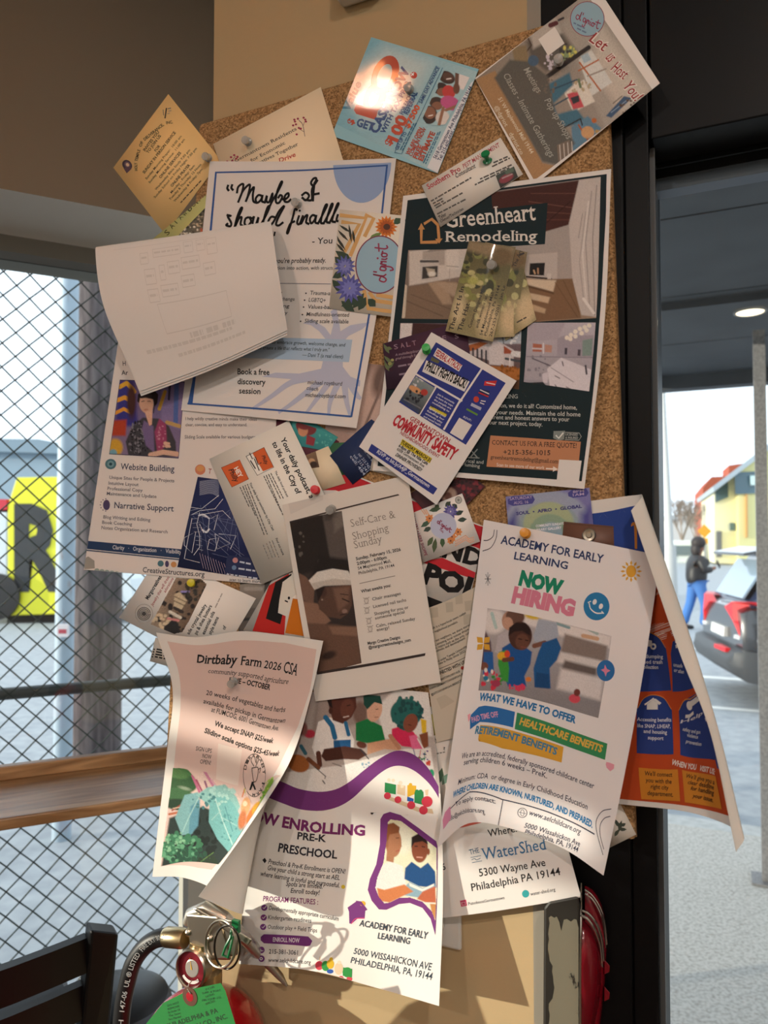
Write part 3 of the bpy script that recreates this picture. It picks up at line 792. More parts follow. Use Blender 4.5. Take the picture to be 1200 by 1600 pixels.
s.ph([(245, 235), (310, 215), (330, 300), (265, 310)], ('#8a6e55', '#5d4332'), [('e', '#c79f7a', 290, 270, 18, 16, 0, 4), ('e', '#3c2a22', 300, 285, 20, 16, 0, 4)], step=1.2)
s.build('cream_card', 'narrow cream card with a brown picture right of the podcast card', 'card', material=M_CARD)
s = Sheet([[(588, 688, 2.5), (650, 700, 2.5)], [(578, 735, 2.5), (640, 750, 2.5)]], 60, 45, '#e6dfd2', thick=.3).F('B3')
s.l([(125, 955), (175, 962)], 16, '#222222')
s.build('pale_card', 'pale card corner sticking out under the left foot of the safety flyer', 'card', material=M_CARD)

s = Sheet([[(488, 716, 1.1), (760, 824, 1.1)], [(440, 880, 1.1), (722, 985, 1.1)]], 280, 216, '#e9e4de').F('C8')
s.q([(-600, -280), (195, 100), (700, 290), (745, 300), (725, 465), (500, 385), (180, 220), (-600, -60)], '#c9303a')
s.t('ENDS', 330, 490, 810, 618, 118, K, .035)
s.q([(315, 545), (430, 525), (692, 640), (684, 690), (330, 575), (240, 545)], '#c9303a')
s.t('POLI', 275, 700, 730, 855, 140, K, .045)
s.q([(240, 780), (300, 800), (430, 850), (420, 900), (250, 900)], K)
s.F('B2').q([(320, 340), (345, 325), (520, 385), (470, 420), (350, 420)], '#c9303a')
s.build('protest_sign', 'white and red sign with huge black letters under the round logo card', 'sign')

s = Sheet([[(440, 880, .9), (500, 890, .9)], [(380, 985, .9), (500, 1040, .9)]], 120, 120, '#e8e2da').F('B7')
s.q([(790, 180), (905, 120), (880, 440), (715, 420)], '#c8302c').q([(835, 165), (920, 120), (860, 385), (785, 355)], K)
s.q([(872, 165), (945, 110), (955, 220), (915, 250), (895, 345), (848, 325), (855, 260)], '#e9e4d8').e(905, 248, 6, 8, K).l([(885, 262), (898, 268)], 5, K)
s.q([(925, 250), (990, 260), (1000, 450), (885, 430)], '#d67a20')
s.build('red_poster', 'red, black and orange poster with a white screen shape left of the self care flyer', 'poster')
s = Sheet([[(375, 910, .5), (450, 880, .5)], [(372, 1010, .5), (450, 1010, .5)]], 80, 80, '#4a4542').F('B7')
s.ph([(640, 180), (780, 160), (760, 430), (640, 430)], ('#8d857c', '#3d3836'), [('p', '#57504b', [(650, 300), (740, 300), (740, 430), (650, 430)]), ('l', '#22201f', [(670, 360), (730, 355)], 14), ('l', '#22201f', [(700, 360), (690, 430)], 8), ('l', '#a09890', [(680, 200), (760, 200)], 20)])
s.build('grey_photo_card', 'dark grey photo card between the jewellery card and the red poster', 'card', material=M_CARD)

s = Sheet([[(243, 996, .7), (306, 1012, .7)], [(234, 1033, .7), (300, 1052, .7)]], 60, 35, '#e4dfd5', thick=.2).F('B7')
for i in range(4): s.e(203 - i * 3, 515 + i * 13, 4, 4, K); s.gl([(215 - i * 3, 518 + i * 13, 300 - i * 3, 535 + i * 13)], 8, K)
s.build('price_slip', 'small slip of printed bullet lines jutting out above the farm flyer', 'slip')

s = Sheet([[(186, 965, 1.3), (248, 868, 1.3)], [(336, 1042, 1.3), (400, 935, 1.3)]], 90, 110, '#ece8e2', thick=.3).F('B7')
s.ph([(185, 385), (310, 140), (490, 150), (345, 450)], ('#9b8672', '#6e5846'), [('s', '#2a2220', 300, 300, 120, 140, 40, 11), ('s', '#d6c3a4', 230, 380, 60, 50, 30, 10), ('p', '#241f1f', [(255, 400), (300, 360), (330, 380), (330, 440), (250, 435)]), ('p', '#d2c1a2', [(308, 230), (335, 215), (375, 260), (345, 310), (305, 290)]), ('l', '#6e5a45', [(310, 240), (370, 270)], 5), ('l', '#6e5a45', [(306, 262), (365, 290)], 5), ('l', '#3a302c', [(310, 300), (350, 320)], 16), ('l', '#9c8fd0', [(345, 215), (385, 215)], 10), ('l', '#e3dccd', [(285, 320), (340, 350)], 16), ('l', '#d28a8a', [(275, 355), (330, 365)], 12), ('s', '#3a3630', 420, 200, 60, 60, 30, 10)], step=1.2, grain=.12, clip=[(185, 385), (318, 142), (400, 150), (440, 143), (475, 175), (470, 230), (400, 340), (350, 425), (260, 445)])
s.t('Margocreatives', 172, 258, 243, 138, 20, K, .02).t('Jewelry that will dress', 196, 292, 283, 140, 15, '#a3383f', 0, sh=.2).t('adorations', 262, 222, 305, 148, 15, '#a3383f', 0, sh=.2)
s.t('ade crystal jewelry', 385, 440, 478, 285, 18, K, .015).t('ps & shea butters', 425, 440, 505, 290, 18, K, .015).t('essential oils', 465, 440, 520, 322, 18, K, .015).t('style items', 500, 440, 540, 350, 18, K, .015).t('of', 570, 415, 580, 398, 18, K, .015)
for r_ in (17, 25, 33): s.l([(150 + r_ * math.cos(a), 330 + r_ * math.sin(a)) for a in np.linspace(0, 6.1, 20)], 4, '#45403c')
s.e(150, 330, 12, 12, '#45403c'); s.l([(150 + 46 * math.cos(a), 330 + 50 * math.sin(a)) for a in np.linspace(0, 6.2, 24)], 3, '#a59f98', closed=True)
s.gl([(524, 300, 560, 225)], 6, '#a9a39c')
s.build('jewelry_card', 'white card with a bead bracelet photo tilted at the left edge above the farm flyer', 'card', material=M_CARD)

s = Sheet([[(200, 432, 1.8), (446, 470, 1.8)], [(131, 890, 2.2), (412, 913, 2.2)]], 216, 279, '#ebe4df').F('B1')
s.t('H', 240, 105, 256, 104, 24, '#4a4a55').t('Ar', 233, 153, 268, 152, 24, '#4a4a55')
s.ph([(226, 180), (562, 190), (530, 586), (170, 564)], ('#6d5f8e', '#8a7898'), [
 ('p', '#3b3a8c', [(220, 180), (300, 180), (320, 420), (200, 420)], 20), ('l', '#e8b23c', [(225, 215), (260, 195), (290, 225), (300, 240)], 22), ('l', '#e8a83c', [(212, 285), (250, 270), (280, 285)], 22), ('l', '#e8a23a', [(205, 350), (245, 330), (275, 345)], 18), ('p', '#b5452c', [(190, 390), (260, 385), (255, 470), (180, 470)], 12), ('e', '#d6a83c', 200, 530, 40, 45, 0, 14), ('e', '#7fb0c0', 190, 560, 20, 20, 0, 8),
 ('p', '#8b7ba8', [(440, 190), (565, 190), (540, 440), (440, 400)], 14), ('l', '#c89a3c', [(430, 330), (460, 240)], 18), ('l', '#5a6fae', [(520, 200), (515, 400)], 24), ('l', '#c8a468', [(470, 400), (535, 420)], 20), ('l', '#3a3550', [(485, 200), (480, 280)], 12),
 ('e', '#4a2c28', 285, 290, 24, 90, 0, 14),
 ('p', '#46434a', [(255, 500), (290, 420), (345, 375), (425, 380), (480, 420), (515, 500), (520, 580), (270, 575)], 6), ('s', '#84818a', 310, 480, 50, 80, 60, 5), ('s', '#25232a', 330, 480, 60, 90, 60, 5),
 ('p', '#7d6a96', [(350, 390), (400, 420), (405, 560), (360, 520), (340, 430)], 8), ('p', '#a3476e', [(430, 380), (465, 410), (470, 520), (420, 560), (405, 450)], 8), ('s', '#c98aa0', 440, 470, 24, 70, 16, 5),
 ('p', '#e2b59e', [(352, 340), (395, 330), (392, 410), (378, 418)], 4), ('e', '#e9bea6', 362, 298, 38, 55, -8, 4), ('e', '#d79a86', 360, 334, 12, 5, -8, 3), ('l', '#5d3f38', [(338, 292), (352, 288)], 4), ('l', '#5d3f38', [(370, 290), (384, 290)], 4), ('p', '#2a1e20', [(315, 290), (318, 255), (345, 232), (400, 228), (425, 255), (420, 300), (405, 320), (398, 280), (360, 272), (330, 275), (325, 300)], 4), ('l', '#2a1e20', [(404, 300), (400, 350)], 5),
 ('l', '#e2b9a2', [(385, 570), (450, 555), (520, 565)], 26), ('s', '#e2b9a2', 470, 525, 22, 22, 8, 9)], step=1.0, grain=.05)
s.l([(226, 180), (562, 190), (530, 586), (170, 564)], 3, '#3c3550', closed=True)
s.e(177, 617, 29, 27, '#56808a').e(177, 617, 18, 17, '#7fa6ae').e(177, 617, 8, 8, '#31525c')
s.t('Website Building', 228, 645, 508, 657, 32, '#3d3f58')
for w_, x0, y0, x1, y1 in (('Unique Sites for People & Projects', 170, 694, 508, 712), ('Intuitive Layout', 165, 724, 322, 732), ('Professional Copy', 160, 752, 343, 762), ('Maintenance and Update', 156, 778, 415, 794)): s.t(w_, x0, y0, x1, y1, 17, '#5c5c68')
s.e(155, 830, 18, 27, '#54496e')
for a in np.linspace(1.7, 4.6, 7): s.e(155 + 32 * math.cos(a), 830 + 32 * math.sin(a), 3, 3, '#54496e')
s.t('Narrative Support', 195, 846, 505, 864, 32, '#3d3f58')
for w_, x0, y0, x1, y1 in (('Blog Writing and Editing', 138, 900, 383, 916), ('Book Coaching', 132, 928, 288, 938), ('Notes Organization and Research', 128, 956, 473, 978)): s.t(w_, x0, y0, x1, y1, 17, '#5c5c68')
s.q([(50, 1016), (560, 1062), (556, 1110), (46, 1058)], '#2f4468').q([(46, 1062), (556, 1114), (555, 1120), (45, 1068)], '#2f4468')
s.t('Clarity   ·   Organization   ·   Visibility', 186, 1060, 545, 1085, 21, '#e8e6ea')
s.e(437, 1135, 16, 16, '#56808a').e(470, 1137, 10, 17, '#54496e').e(505, 1140, 15, 15, '#d79a62')
s.t('CreativeStructures.org', 343, 1180, 665, 1204, 27, '#3d3f48')
s.t('scan to learn more', 795, 1226, 960, 1237, 17, '#5c5c60')
s.t('I help wildly creative minds make their ideas', 566, 388, 938, 392, 16, '#6a6468').t('clear, concise, and easy to understand.', 566, 420, 888, 420, 16, '#6a6468').t('Sliding Scale available for various budgets', 562, 484, 930, 484, 17, '#6a6468')
s.e(643, 646, 27, 27, '#d98a6a').e(643, 640, 20, 16, '#e2a46a').t('T', 684, 666, 700, 668, 26, '#b05050')
s.q([(40, 1165), (36, 1110), (60, 1098), (92, 1120), (94, 1160)], '#a7a49c')
for k in range(9): s.e(105 + k * 26, 1170 + k * 4, 13, 10, '#9fb0a8')
s.build('services_flyer', 'white flyer with a dark haired woman portrait at the left edge of the board', 'flyer')

s = Sheet([[(309, 745, 2.8), (432, 762, 2.8)], [(277, 886, 2.8), (412, 907, 2.8)]], 100, 130, '#27305e', thick=.3).F('B1')
rnd = random.Random(4)
for k in range(15):
    y = 700 + k * 5; s.l([(640, y + 8), (700, y), (740, y + 4 + k)], 2, '#aab0c6', True)
for pts in ([(600, 880), (640, 860), (720, 850), (760, 800)], [(640, 870), (625, 930), (640, 990), (640, 1050), (610, 1090)], [(640, 880), (690, 900), (685, 960), (660, 975), (640, 930)], [(560, 1000), (620, 970), (600, 1080), (560, 1040), (560, 1000)],
            [(700, 900), (735, 880), (715, 960)], [(720, 980), (800, 1030), (730, 1060), (720, 980)], [(740, 980), (830, 990), (800, 1060)], [(600, 900), (560, 1110), (640, 1130)], [(690, 1010), (740, 1000), (720, 1070), (680, 1060), (690, 1010)], [(650, 880), (760, 860), (800, 900)], [(580, 840), (650, 850), (740, 780)]):
    s.l(pts, 3, '#d6d8e2')
s.l([(636, 885), (660, 880), (690, 900)], 9, '#d6d8e2', True).l([(655, 960), (675, 972), (690, 955)], 10, '#e2e2e8', True)
for k in range(12): s.l([(640 + k * 14, 1080 + k * 6), (660 + k * 14, 1160 + k * 5)], 2, '#b6a0b6')
for k in range(10): s.l([(590 + k * 4, 860 + k * 22), (630 + k * 3, 850 + k * 24)], 2, '#aab0c6')
for k in range(22): s.l([(rnd.uniform(600, 860), rnd.uniform(800, 1100)), (rnd.uniform(640, 880), rnd.uniform(900, 1150))], 1.5, '#7d86aa')
s.q([(785, 1090), (900, 1105), (950, 1215), (770, 1180)], '#1f2650').e(826, 1118, 14, 14, '#c98a8a').e(820, 1156, 12, 12, '#6d86a8')
s.gl([(848, 1130, 920, 1145), (842, 1165, 930, 1178), (780, 1195, 940, 1218)], 9, '#c6cad8')
s.build('line_art_card', 'navy card with white scratched line drawing below the podcast card', 'card', material=M_CARD)

s = Sheet([[(328, 252, 3.2), (473, 252, 3.6), (619, 247, 3.4)], [(307, 450, 3.2), (455, 452, 3.5), (594, 455, 3.3)], [(283, 641, 3.2), (420, 654, 6), (557, 669, 7)]], 216, 279, '#ece7e3').F('A6')
s.e(960, 50, 147, 200, '#9db4dc', 3, 48).q([(790, 0), (1140, -20), (1140, 45), (790, 60)], '#ece7e3')
tree = '#c3c8de'
s.q([(752, 1090), (768, 1020), (790, 960), (742, 900), (700, 870), (660, 860), (700, 840), (770, 880), (800, 920), (815, 860), (800, 800), (830, 780), (845, 870), (850, 900), (900, 870), (960, 860), (1000, 855), (960, 890), (890, 925), (860, 960), (862, 1080), (900, 1130), (950, 1150), (948, 1180), (880, 1170), (850, 1180), (700, 1150), (560, 1140), (450, 1130), (520, 1110), (640, 1115)], tree)
for pts in ([(720, 1130), (600, 1160), (500, 1230), (410, 1290)], [(760, 1150), (690, 1200), (600, 1270), (540, 1310)], [(800, 1150), (740, 1230), (680, 1310)], [(840, 1160), (800, 1250), (790, 1320)], [(870, 1160), (880, 1250), (900, 1330)], [(890, 1150), (930, 1220), (950, 1240)]): s.l(pts, (34, 14), tree, True)
s.q([(215, 92), (1090, 56), (1090, 64), (215, 100)], '#3f64a6').q([(215, 92), (224, 92), (100, 1270), (76, 1270), (100, 1150)], '#3f64a6').q([(75, 1262), (905, 1328), (905, 1337), (75, 1271)], '#3f64a6').q([(1082, 58), (1091, 58), (910, 1335), (900, 1335)], '#3f64a6')
ink = K
s.F('D2')
LW_ = 17
for pts in ([(182, 850), (176, 872), (186, 888)], [(214, 846), (208, 868), (220, 884)],
            [(252, 905), (262, 860), (300, 838), (292, 900), (262, 978)], [(262, 978), (300, 890), (352, 842), (340, 920), (322, 972)], [(322, 972), (352, 905), (384, 862), (376, 920), (380, 972), (404, 985)],
            [(446, 930), (420, 925), (398, 955), (410, 985), (440, 960), (452, 925), (446, 970), (470, 982)], [(470, 982), (486, 930), (482, 970), (504, 978), (530, 910), (520, 985), (496, 1030)],
            [(520, 985), (570, 900), (604, 830), (596, 825), (566, 900), (556, 975), (580, 985), (606, 940), (590, 925), (576, 945)], [(600, 950), (625, 960), (655, 935), (652, 910), (628, 930), (624, 972), (650, 978), (672, 960)],
            [(760, 925), (790, 905), (815, 930), (790, 965), (762, 945)], [(790, 962), (836, 960), (838, 880), (872, 800), (850, 796), (830, 830), (850, 850), (880, 810)], [(858, 830), (850, 900), (846, 968)], [(838, 922), (892, 912)],
            [(176, 1080), (205, 1088), (180, 1090), (206, 1140), (200, 1168), (168, 1160), (178, 1148)], [(232, 1175), (262, 1100), (292, 1030), (280, 1030), (252, 1100), (236, 1170), (266, 1110), (288, 1098), (280, 1150), (300, 1168)],
            [(340, 1098), (318, 1110), (312, 1150), (336, 1165), (362, 1130), (350, 1098), (366, 1106), (384, 1096)], [(384, 1096), (374, 1150), (396, 1162), (420, 1098), (412, 1150), (436, 1160)],
            [(436, 1160), (480, 1080), (506, 1018), (494, 1016), (474, 1070), (456, 1150), (478, 1162)], [(548, 1098), (520, 1095), (498, 1130), (510, 1160), (540, 1130), (582, 1050), (622, 1010), (580, 1090), (558, 1150), (578, 1162), (610, 1140)],
            [(720, 1040), (704, 1034), (690, 1090), (670, 1160), (650, 1220), (644, 1212), (668, 1150), (700, 1130)], [(736, 1088), (722, 1140), (740, 1150), (766, 1088)], [(766, 1088), (752, 1150), (780, 1098), (802, 1082), (792, 1135), (812, 1150)],
            [(866, 1088), (842, 1082), (822, 1110), (832, 1145), (858, 1120), (872, 1082), (864, 1135), (886, 1146)], [(886, 1146), (930, 1060), (956, 1006), (944, 1004), (920, 1070), (908, 1138), (930, 1145)], [(930, 1145), (980, 1050), (1000, 1000), (990, 998), (968, 1060), (952, 1130), (976, 1140)], [(976, 1140), (1020, 1050), (1046, 996), (1036, 996), (1012, 1060), (996, 1125), (1020, 1135)], [(1040, 1080), (1030, 1120), (1050, 1125), (1075, 1075)]):
    s.l(pts, LW_, ink, True)
s.e(742, 1046, 9, 8, ink).l([(548, 1215), (543, 1240)], 12, ink)
s.t('- You', 838, 1307, 995, 1302, 48, '#2e2c2e', sh=.12)
s.F('A6')
s.t("you're probably ready.", 515, 555, 775, 552, 24, '#333', .008, sh=.18) if False else s.t("you're probably ready.", 515, 555, 775, 552, 24, '#333333', .008, sh=.18)
s.t('ention into action, with structure', 502, 588, 838, 588, 18, '#444444', sh=.18)
s.l([(480, 657), (800, 661)], 3, '#6a6e80')
for w_, x0, x1, y in (('ing', 530, 552, 712), ('change', 548, 617, 745), ('ing', 552, 590, 780), ('ity', 552, 580, 815)): s.t(w_, x0, y, x1, y + 1, 18, '#4a4a4c', sh=.15)
for w_, x0, x1, y in (('Trauma-aware', 695, 850, 715), ('LGBTQ+', 688, 773, 750), ('Values-based', 683, 830, 785), ('Mindfulness-oriented', 677, 892, 823), ('Sliding scale available', 668, 890, 857)):
    s.t(w_, x0, y, x1, y + 4, 20, '#3a3a3c', sh=.15); s.e(x0 - 20, y - 7, 4, 4, '#3a3a3c')
s.q([(380, 930), (910, 943), (893, 1057), (330, 1035)], '#b5cbe2')
s.t('learned to embrace growth, welcome change, and', 425, 960, 872, 978, 17, '#3a4654', sh=.2).t('ity to create a life that reflects what I truly am."', 405, 990, 792, 1003, 17, '#3a4654', sh=.2).t('— Dani T (a real client)', 655, 1028, 862, 1038, 18, '#3a4654', sh=.2)
for w_, x0, x1, y in (('Book a free', 328, 490, 1118), ('discovery', 328, 470, 1168), ('session', 336, 444, 1215)): s.t(w_, x0, y, x1, y + 4, 29, '#2a2a2c', .008)
for w_, x0, x1, y in (('michael roytburd', 683, 857, 1168), ('coach', 677, 735, 1196), ('michaelroytburd.com', 672, 875, 1232)): s.t(w_, x0, y, x1, y + 8, 20, '#4a4a55', sh=.18)
s.build('coaching_flyer', 'white flyer with a pale blue tree and handwritten black headline left of centre', 'flyer')

s = Sheet([[(451, 657, 3.6), (545, 853, 3.6)], [(327, 717, 3.6), (409, 913, 3.6)]], 140, 95, '#ebe8df', thick=.35).F('B1')
s.t('Your daily podcast, a', 1060, 487, 1215, 800, 27, K, .018).t('to life in the City of', 1016, 508, 1146, 776, 27, K, .018)
s.q([(925, 556), (975, 530), (1026, 640), (940, 676), (882, 577)], '#f2efe8').q([(882, 577), (975, 530), (1026, 632), (970, 655), (915, 560), (882, 578)], '#d8622c').l([(882, 577), (975, 530), (1026, 634), (940, 676)], 3, '#3a3432', closed=True)
s.q([(753, 636), (848, 595), (895, 695), (808, 737)], '#d8622c').l([(753, 636), (848, 595), (895, 695), (808, 737)], 3, '#8d3c1c', closed=True)
s.t('HEY', 818, 640, 845, 690, 24, '#f2efe8', .02).t('Philly', 790, 648, 822, 712, 26, K, .01, sh=.2).t('Philly', 962, 575, 980, 620, 18, K, .01, sh=.2)
s.l([(900, 560), (915, 590), (930, 580), (945, 620), (960, 610)], 5, K).l([(905, 600), (930, 640)], 6, '#3a3432').l([(925, 590), (950, 650)], 5, '#3a3432')
s.t('The daily local podcast', 1030, 655, 1095, 790, 10, K, .012).t('Your daily local newsletter by City Cast', 898, 716, 1020, 965, 11, K, .012).t('Find out more', 1034, 1005, 1072, 1092, 11, K, .012)
s.gl([(1008, 665, 1075, 800), (996, 670, 1062, 805), (984, 675, 1072, 885), (972, 680, 1060, 860)], 5, '#5a5652')
s.gl([(886, 722, 990, 985), (874, 727, 975, 990), (862, 732, 930, 890), (848, 738, 895, 840)], 5, '#5a5652')
s.gl([(1015, 1015, 1050, 1105), (1000, 1020, 1036, 1110), (985, 1030, 1018, 1110), (968, 1038, 998, 1112)], 5, '#8a8680')
s.build('podcast_card', 'off white podcast card with two orange square logos turned sideways', 'card', material=M_CARD)

def dgriot(s, P, w, col):
    """handwritten name in a local box: P maps (x 0..10, y 0..4) to frame pixels"""
    for st in ([(1.6, 2.2), (0.7, 2.0), (0.3, 3.0), (1.0, 3.4), (1.7, 2.4), (2.2, 0.5), (1.8, 2.6), (2.2, 3.3)], [(2.9, .6), (2.8, 1.2)],
               [(4.2, 2.1), (3.4, 2.0), (3.2, 3.0), (3.8, 3.2), (4.3, 2.2), (4.1, 4.2), (3.4, 4.8), (3.2, 4.2)], [(4.6, 3.2), (4.9, 2.0), (5.2, 2.3), (5.5, 2.1), (5.4, 3.2)], [(6.1, 2.2), (6.0, 3.0), (6.3, 3.3)],
               [(7.2, 2.1), (6.7, 2.4), (6.8, 3.2), (7.4, 3.2), (7.6, 2.4), (7.2, 2.1), (8.1, 2.3)], [(9.0, .6), (8.7, 2.6), (9.0, 3.3), (9.5, 3.1)], [(8.1, 1.5), (10, 1.3)]):
        s.l([P(x, y) for x, y in st], w, col, True)
    s.e(*P(6.3, 1.3), w * .7, w * .7, col, n=10)

def petals(s, cx, cy, r0, r1, n, col, w, a0=0.0, sx=1.0):
    P = []
    for k in range(n):
        a = a0 + 2 * math.pi * k / n
        p0 = (cx + r0 * math.cos(a) * sx, cy + r0 * math.sin(a)); p1 = (cx + r1 * math.cos(a) * sx, cy + r1 * math.sin(a)); m_ = ((p0[0] + p1[0]) / 2, (p0[1] + p1[1]) / 2); t_ = (-math.sin(a) * w, math.cos(a) * w)
        P += [p0, (m_[0] + t_[0], m_[1] + t_[1]), p1, (m_[0] - t_[0], m_[1] - t_[1])]
    return s.put(s.inv(P), [t_ for k in range(n) for t_ in ((4 * k, 4 * k + 1, 4 * k + 2), (4 * k, 4 * k + 2, 4 * k + 3))], lin(col))
def leaf(s, x0, y0, x1, y1, w, col):
    d = np.array([x1 - x0, y1 - y0]); n_ = np.array([-d[1], d[0]]) / (np.linalg.norm(d) + 1e-9) * w; p = np.array([x0, y0])
    s.q([p, p + d * .3 + n_ * .8, p + d * .6 + n_, p + d, p + d * .6 - n_, p + d * .3 - n_ * .8], col); return s

s = Sheet([[(531, 327, 4.7), (652, 339, 4.7)], [(514, 482, 4.7), (634, 498, 4.7)]], 85, 110, '#ebe3d4', thick=.35).F('A4')
for pts in ([(110, 455), (240, 470), (190, 590), (160, 660)], [(118, 490), (205, 500), (130, 640)], [(240, 455), (280, 470), (235, 560)], [(230, 850), (250, 940), (400, 960)], [(260, 860), (290, 900), (430, 920)], [(300, 870), (430, 890)]): s.l(pts, 20, '#d3a566')
for a in ((90, 530, 150, 590), (80, 560, 135, 640), (150, 500, 165, 600), (100, 505, 160, 545), (170, 530, 180, 600), (85, 600, 130, 650)): leaf(s, *a, 7, '#2b2e26')
for a in ((80, 640, 170, 700), (60, 780, 150, 740), (60, 790, 130, 860), (110, 900, 180, 960), (170, 940, 230, 860), (110, 930, 210, 880), (75, 670, 130, 720), (200, 950, 240, 880), (250, 890, 290, 930)): leaf(s, *a, 22, '#2e4232')
petals(s, 345, 515, 8, 60, 16, '#dc7d2c', 12); petals(s, 345, 515, 6, 42, 14, '#b95a20', 8, .2); s.e(348, 515, 18, 16, '#4b2a1c')
leaf(s, 320, 545, 250, 590, 16, '#6d8a45'); leaf(s, 385, 500, 420, 470, 18, '#31503a')
petals(s, 130, 720, 4, 60, 13, '#5b5fa6', 10); petals(s, 130, 720, 4, 36, 11, '#7d7fc0', 7, .2); petals(s, 155, 835, 4, 80, 14, '#5a5ba8', 13, .1); petals(s, 155, 835, 4, 48, 12, '#7a7cc4', 9, .3)
s.e(310, 712, 126, 152, '#7a2a46', 4, 48).e(310, 712, 120, 146, '#93b7cc', 4, 48)
dgriot(s, lambda x, y: (262 + y * 24 + x * 1.2, 808 - x * 20.5), 8, '#8d2a4c')
s.build('round_logo_card', 'flower bordered card with a large pale blue circle between two big flyers', 'card', material=M_CARD)

# ------------------------------------------------------------------ right and upper sheets
s = Sheet([[(630, 306, 5.4), (792, 285, 5.4), (955, 264, 5.4)], [(607, 530, 5.5), (775, 520, 5.7), (944, 510, 9)], [(582, 735, 5.5), (750, 749, 6.5), (913, 764, 8)]], 216, 279, '#ece8e4').F('A7')
DG = '#1f2e33'
s.F('P').q([(637, 313), (948, 272), (947, 330), (943, 400), (936, 510), (925, 630), (909, 752), (750, 741), (590, 728), (612, 530)], DG).F('A7')
# two room pictures, lower strip, bath picture
s.ph([(156, 158), (640, 110), (640, 520), (122, 512)], ('#8d8078', '#857468'), [
 ('p', '#d8d0c8', [(160, 170), (270, 160), (300, 180), (360, 160), (410, 160), (640, 130), (640, 340), (420, 300), (250, 330), (160, 345)], 8), ('p', '#b8aea6', [(230, 170), (340, 165), (340, 240), (225, 245)], 6), ('p', '#9b9088', [(285, 150), (345, 165), (245, 175)], 4),
 ('p', '#cfc8c2', [(215, 210), (310, 215), (312, 315), (218, 322)], 4), ('p', '#4a4441', [(228, 250), (305, 245), (303, 300), (225, 312)], 4), ('p', '#c9b9a4', [(245, 255), (290, 262), (292, 298), (262, 302)], 6), ('l', '#5b5552', [(220, 222), (305, 222)], 12), ('e', '#efe8de', 275, 285, 20, 12, 0, 8),
 ('p', '#e2dad2', [(350, 165), (410, 160), (415, 260), (352, 265)], 6), ('l', '#a89e96', [(350, 245), (410, 250)], 4), ('l', '#b8aea6', [(365, 260), (365, 320)], 3),
 ('p', '#8a7462', [(160, 350), (330, 325), (640, 330), (640, 520), (120, 515)], 8), ('p', '#b49c84', [(255, 330), (345, 325), (380, 440), (330, 440)], 10), ('p', '#b8a28c', [(290, 325), (400, 330), (450, 390), (380, 400)], 12), ('l', '#75604f', [(140, 420), (330, 500)], 5), ('l', '#75604f', [(170, 390), (480, 505)], 4), ('l', '#d8cbb8', [(140, 350), (130, 500)], 20)], step=1.2, grain=.05)
s.F('A5')
s.ph([(-165, 250), (375, 178), (352, 875), (-120, 905)], ('#a59b96', '#a58d78'), [
 ('p', '#4e2f2b', [(-200, 260), (268, 195), (218, 415), (98, 450), (-200, 420)], 5), ('l', '#7a5148', [(20, 300), (230, 330)], 4), ('l', '#7a5148', [(60, 350), (225, 360)], 3), ('l', '#7a5148', [(30, 260), (250, 260)], 3), ('l', '#683f38', [(100, 390), (220, 390)], 5), ('l', '#3a211e', [(90, 420), (225, 300)], 4),
 ('p', '#d0c7c2', [(268, 195), (375, 180), (355, 870), (280, 860), (232, 680), (215, 420)], 6), ('l', '#a9a09c', [(330, 250), (300, 500), (320, 820)], 5), ('l', '#b0a7a3', [(300, 350), (270, 600), (290, 780)], 4), ('l', '#8f8682', [(355, 220), (335, 480), (345, 860)], 4), ('l', '#e4ddd8', [(315, 300), (285, 560), (305, 800)], 8), ('l', '#958c88', [(285, 360), (265, 480)], 3), ('l', '#efe9e4', [(290, 780), (340, 850)], 14),
 ('p', '#b2a9a4', [(98, 450), (218, 415), (235, 685), (160, 690), (160, 550), (-20, 570), (-60, 560), (-60, 470)], 5),
 ('p', '#c8bfb9', [(-80, 570), (162, 550), (160, 690), (-80, 670)], 4), ('p', '#2b2828', [(25, 605), (100, 602), (95, 665), (22, 662)], 3), ('l', '#d8b08a', [(45, 640), (50, 655)], 8), ('l', '#c8a080', [(65, 630), (66, 655)], 7), ('l', '#3c2f2a', [(-60, 665), (130, 682)], 9), ('p', '#d8d0ca', [(110, 655), (130, 655), (130, 685), (112, 682)], 3),
 ('p', '#8a6a50', [(-120, 690), (235, 680), (278, 875), (-110, 905)], 5), ('p', '#e0cdb4', [(-100, 680), (155, 688), (140, 745), (-60, 690)], 8), ('p', '#d8c0a2', [(20, 750), (125, 772), (115, 802), (20, 780)], 7), ('p', '#c9ae8e', [(20, 800), (105, 830), (98, 852), (25, 835)], 7), ('l', '#6d523d', [(20, 720), (140, 752)], 10), ('l', '#75583f', [(150, 700), (260, 870)], 3), ('l', '#75583f', [(190, 690), (270, 850)], 3)], step=1.15, grain=.04)
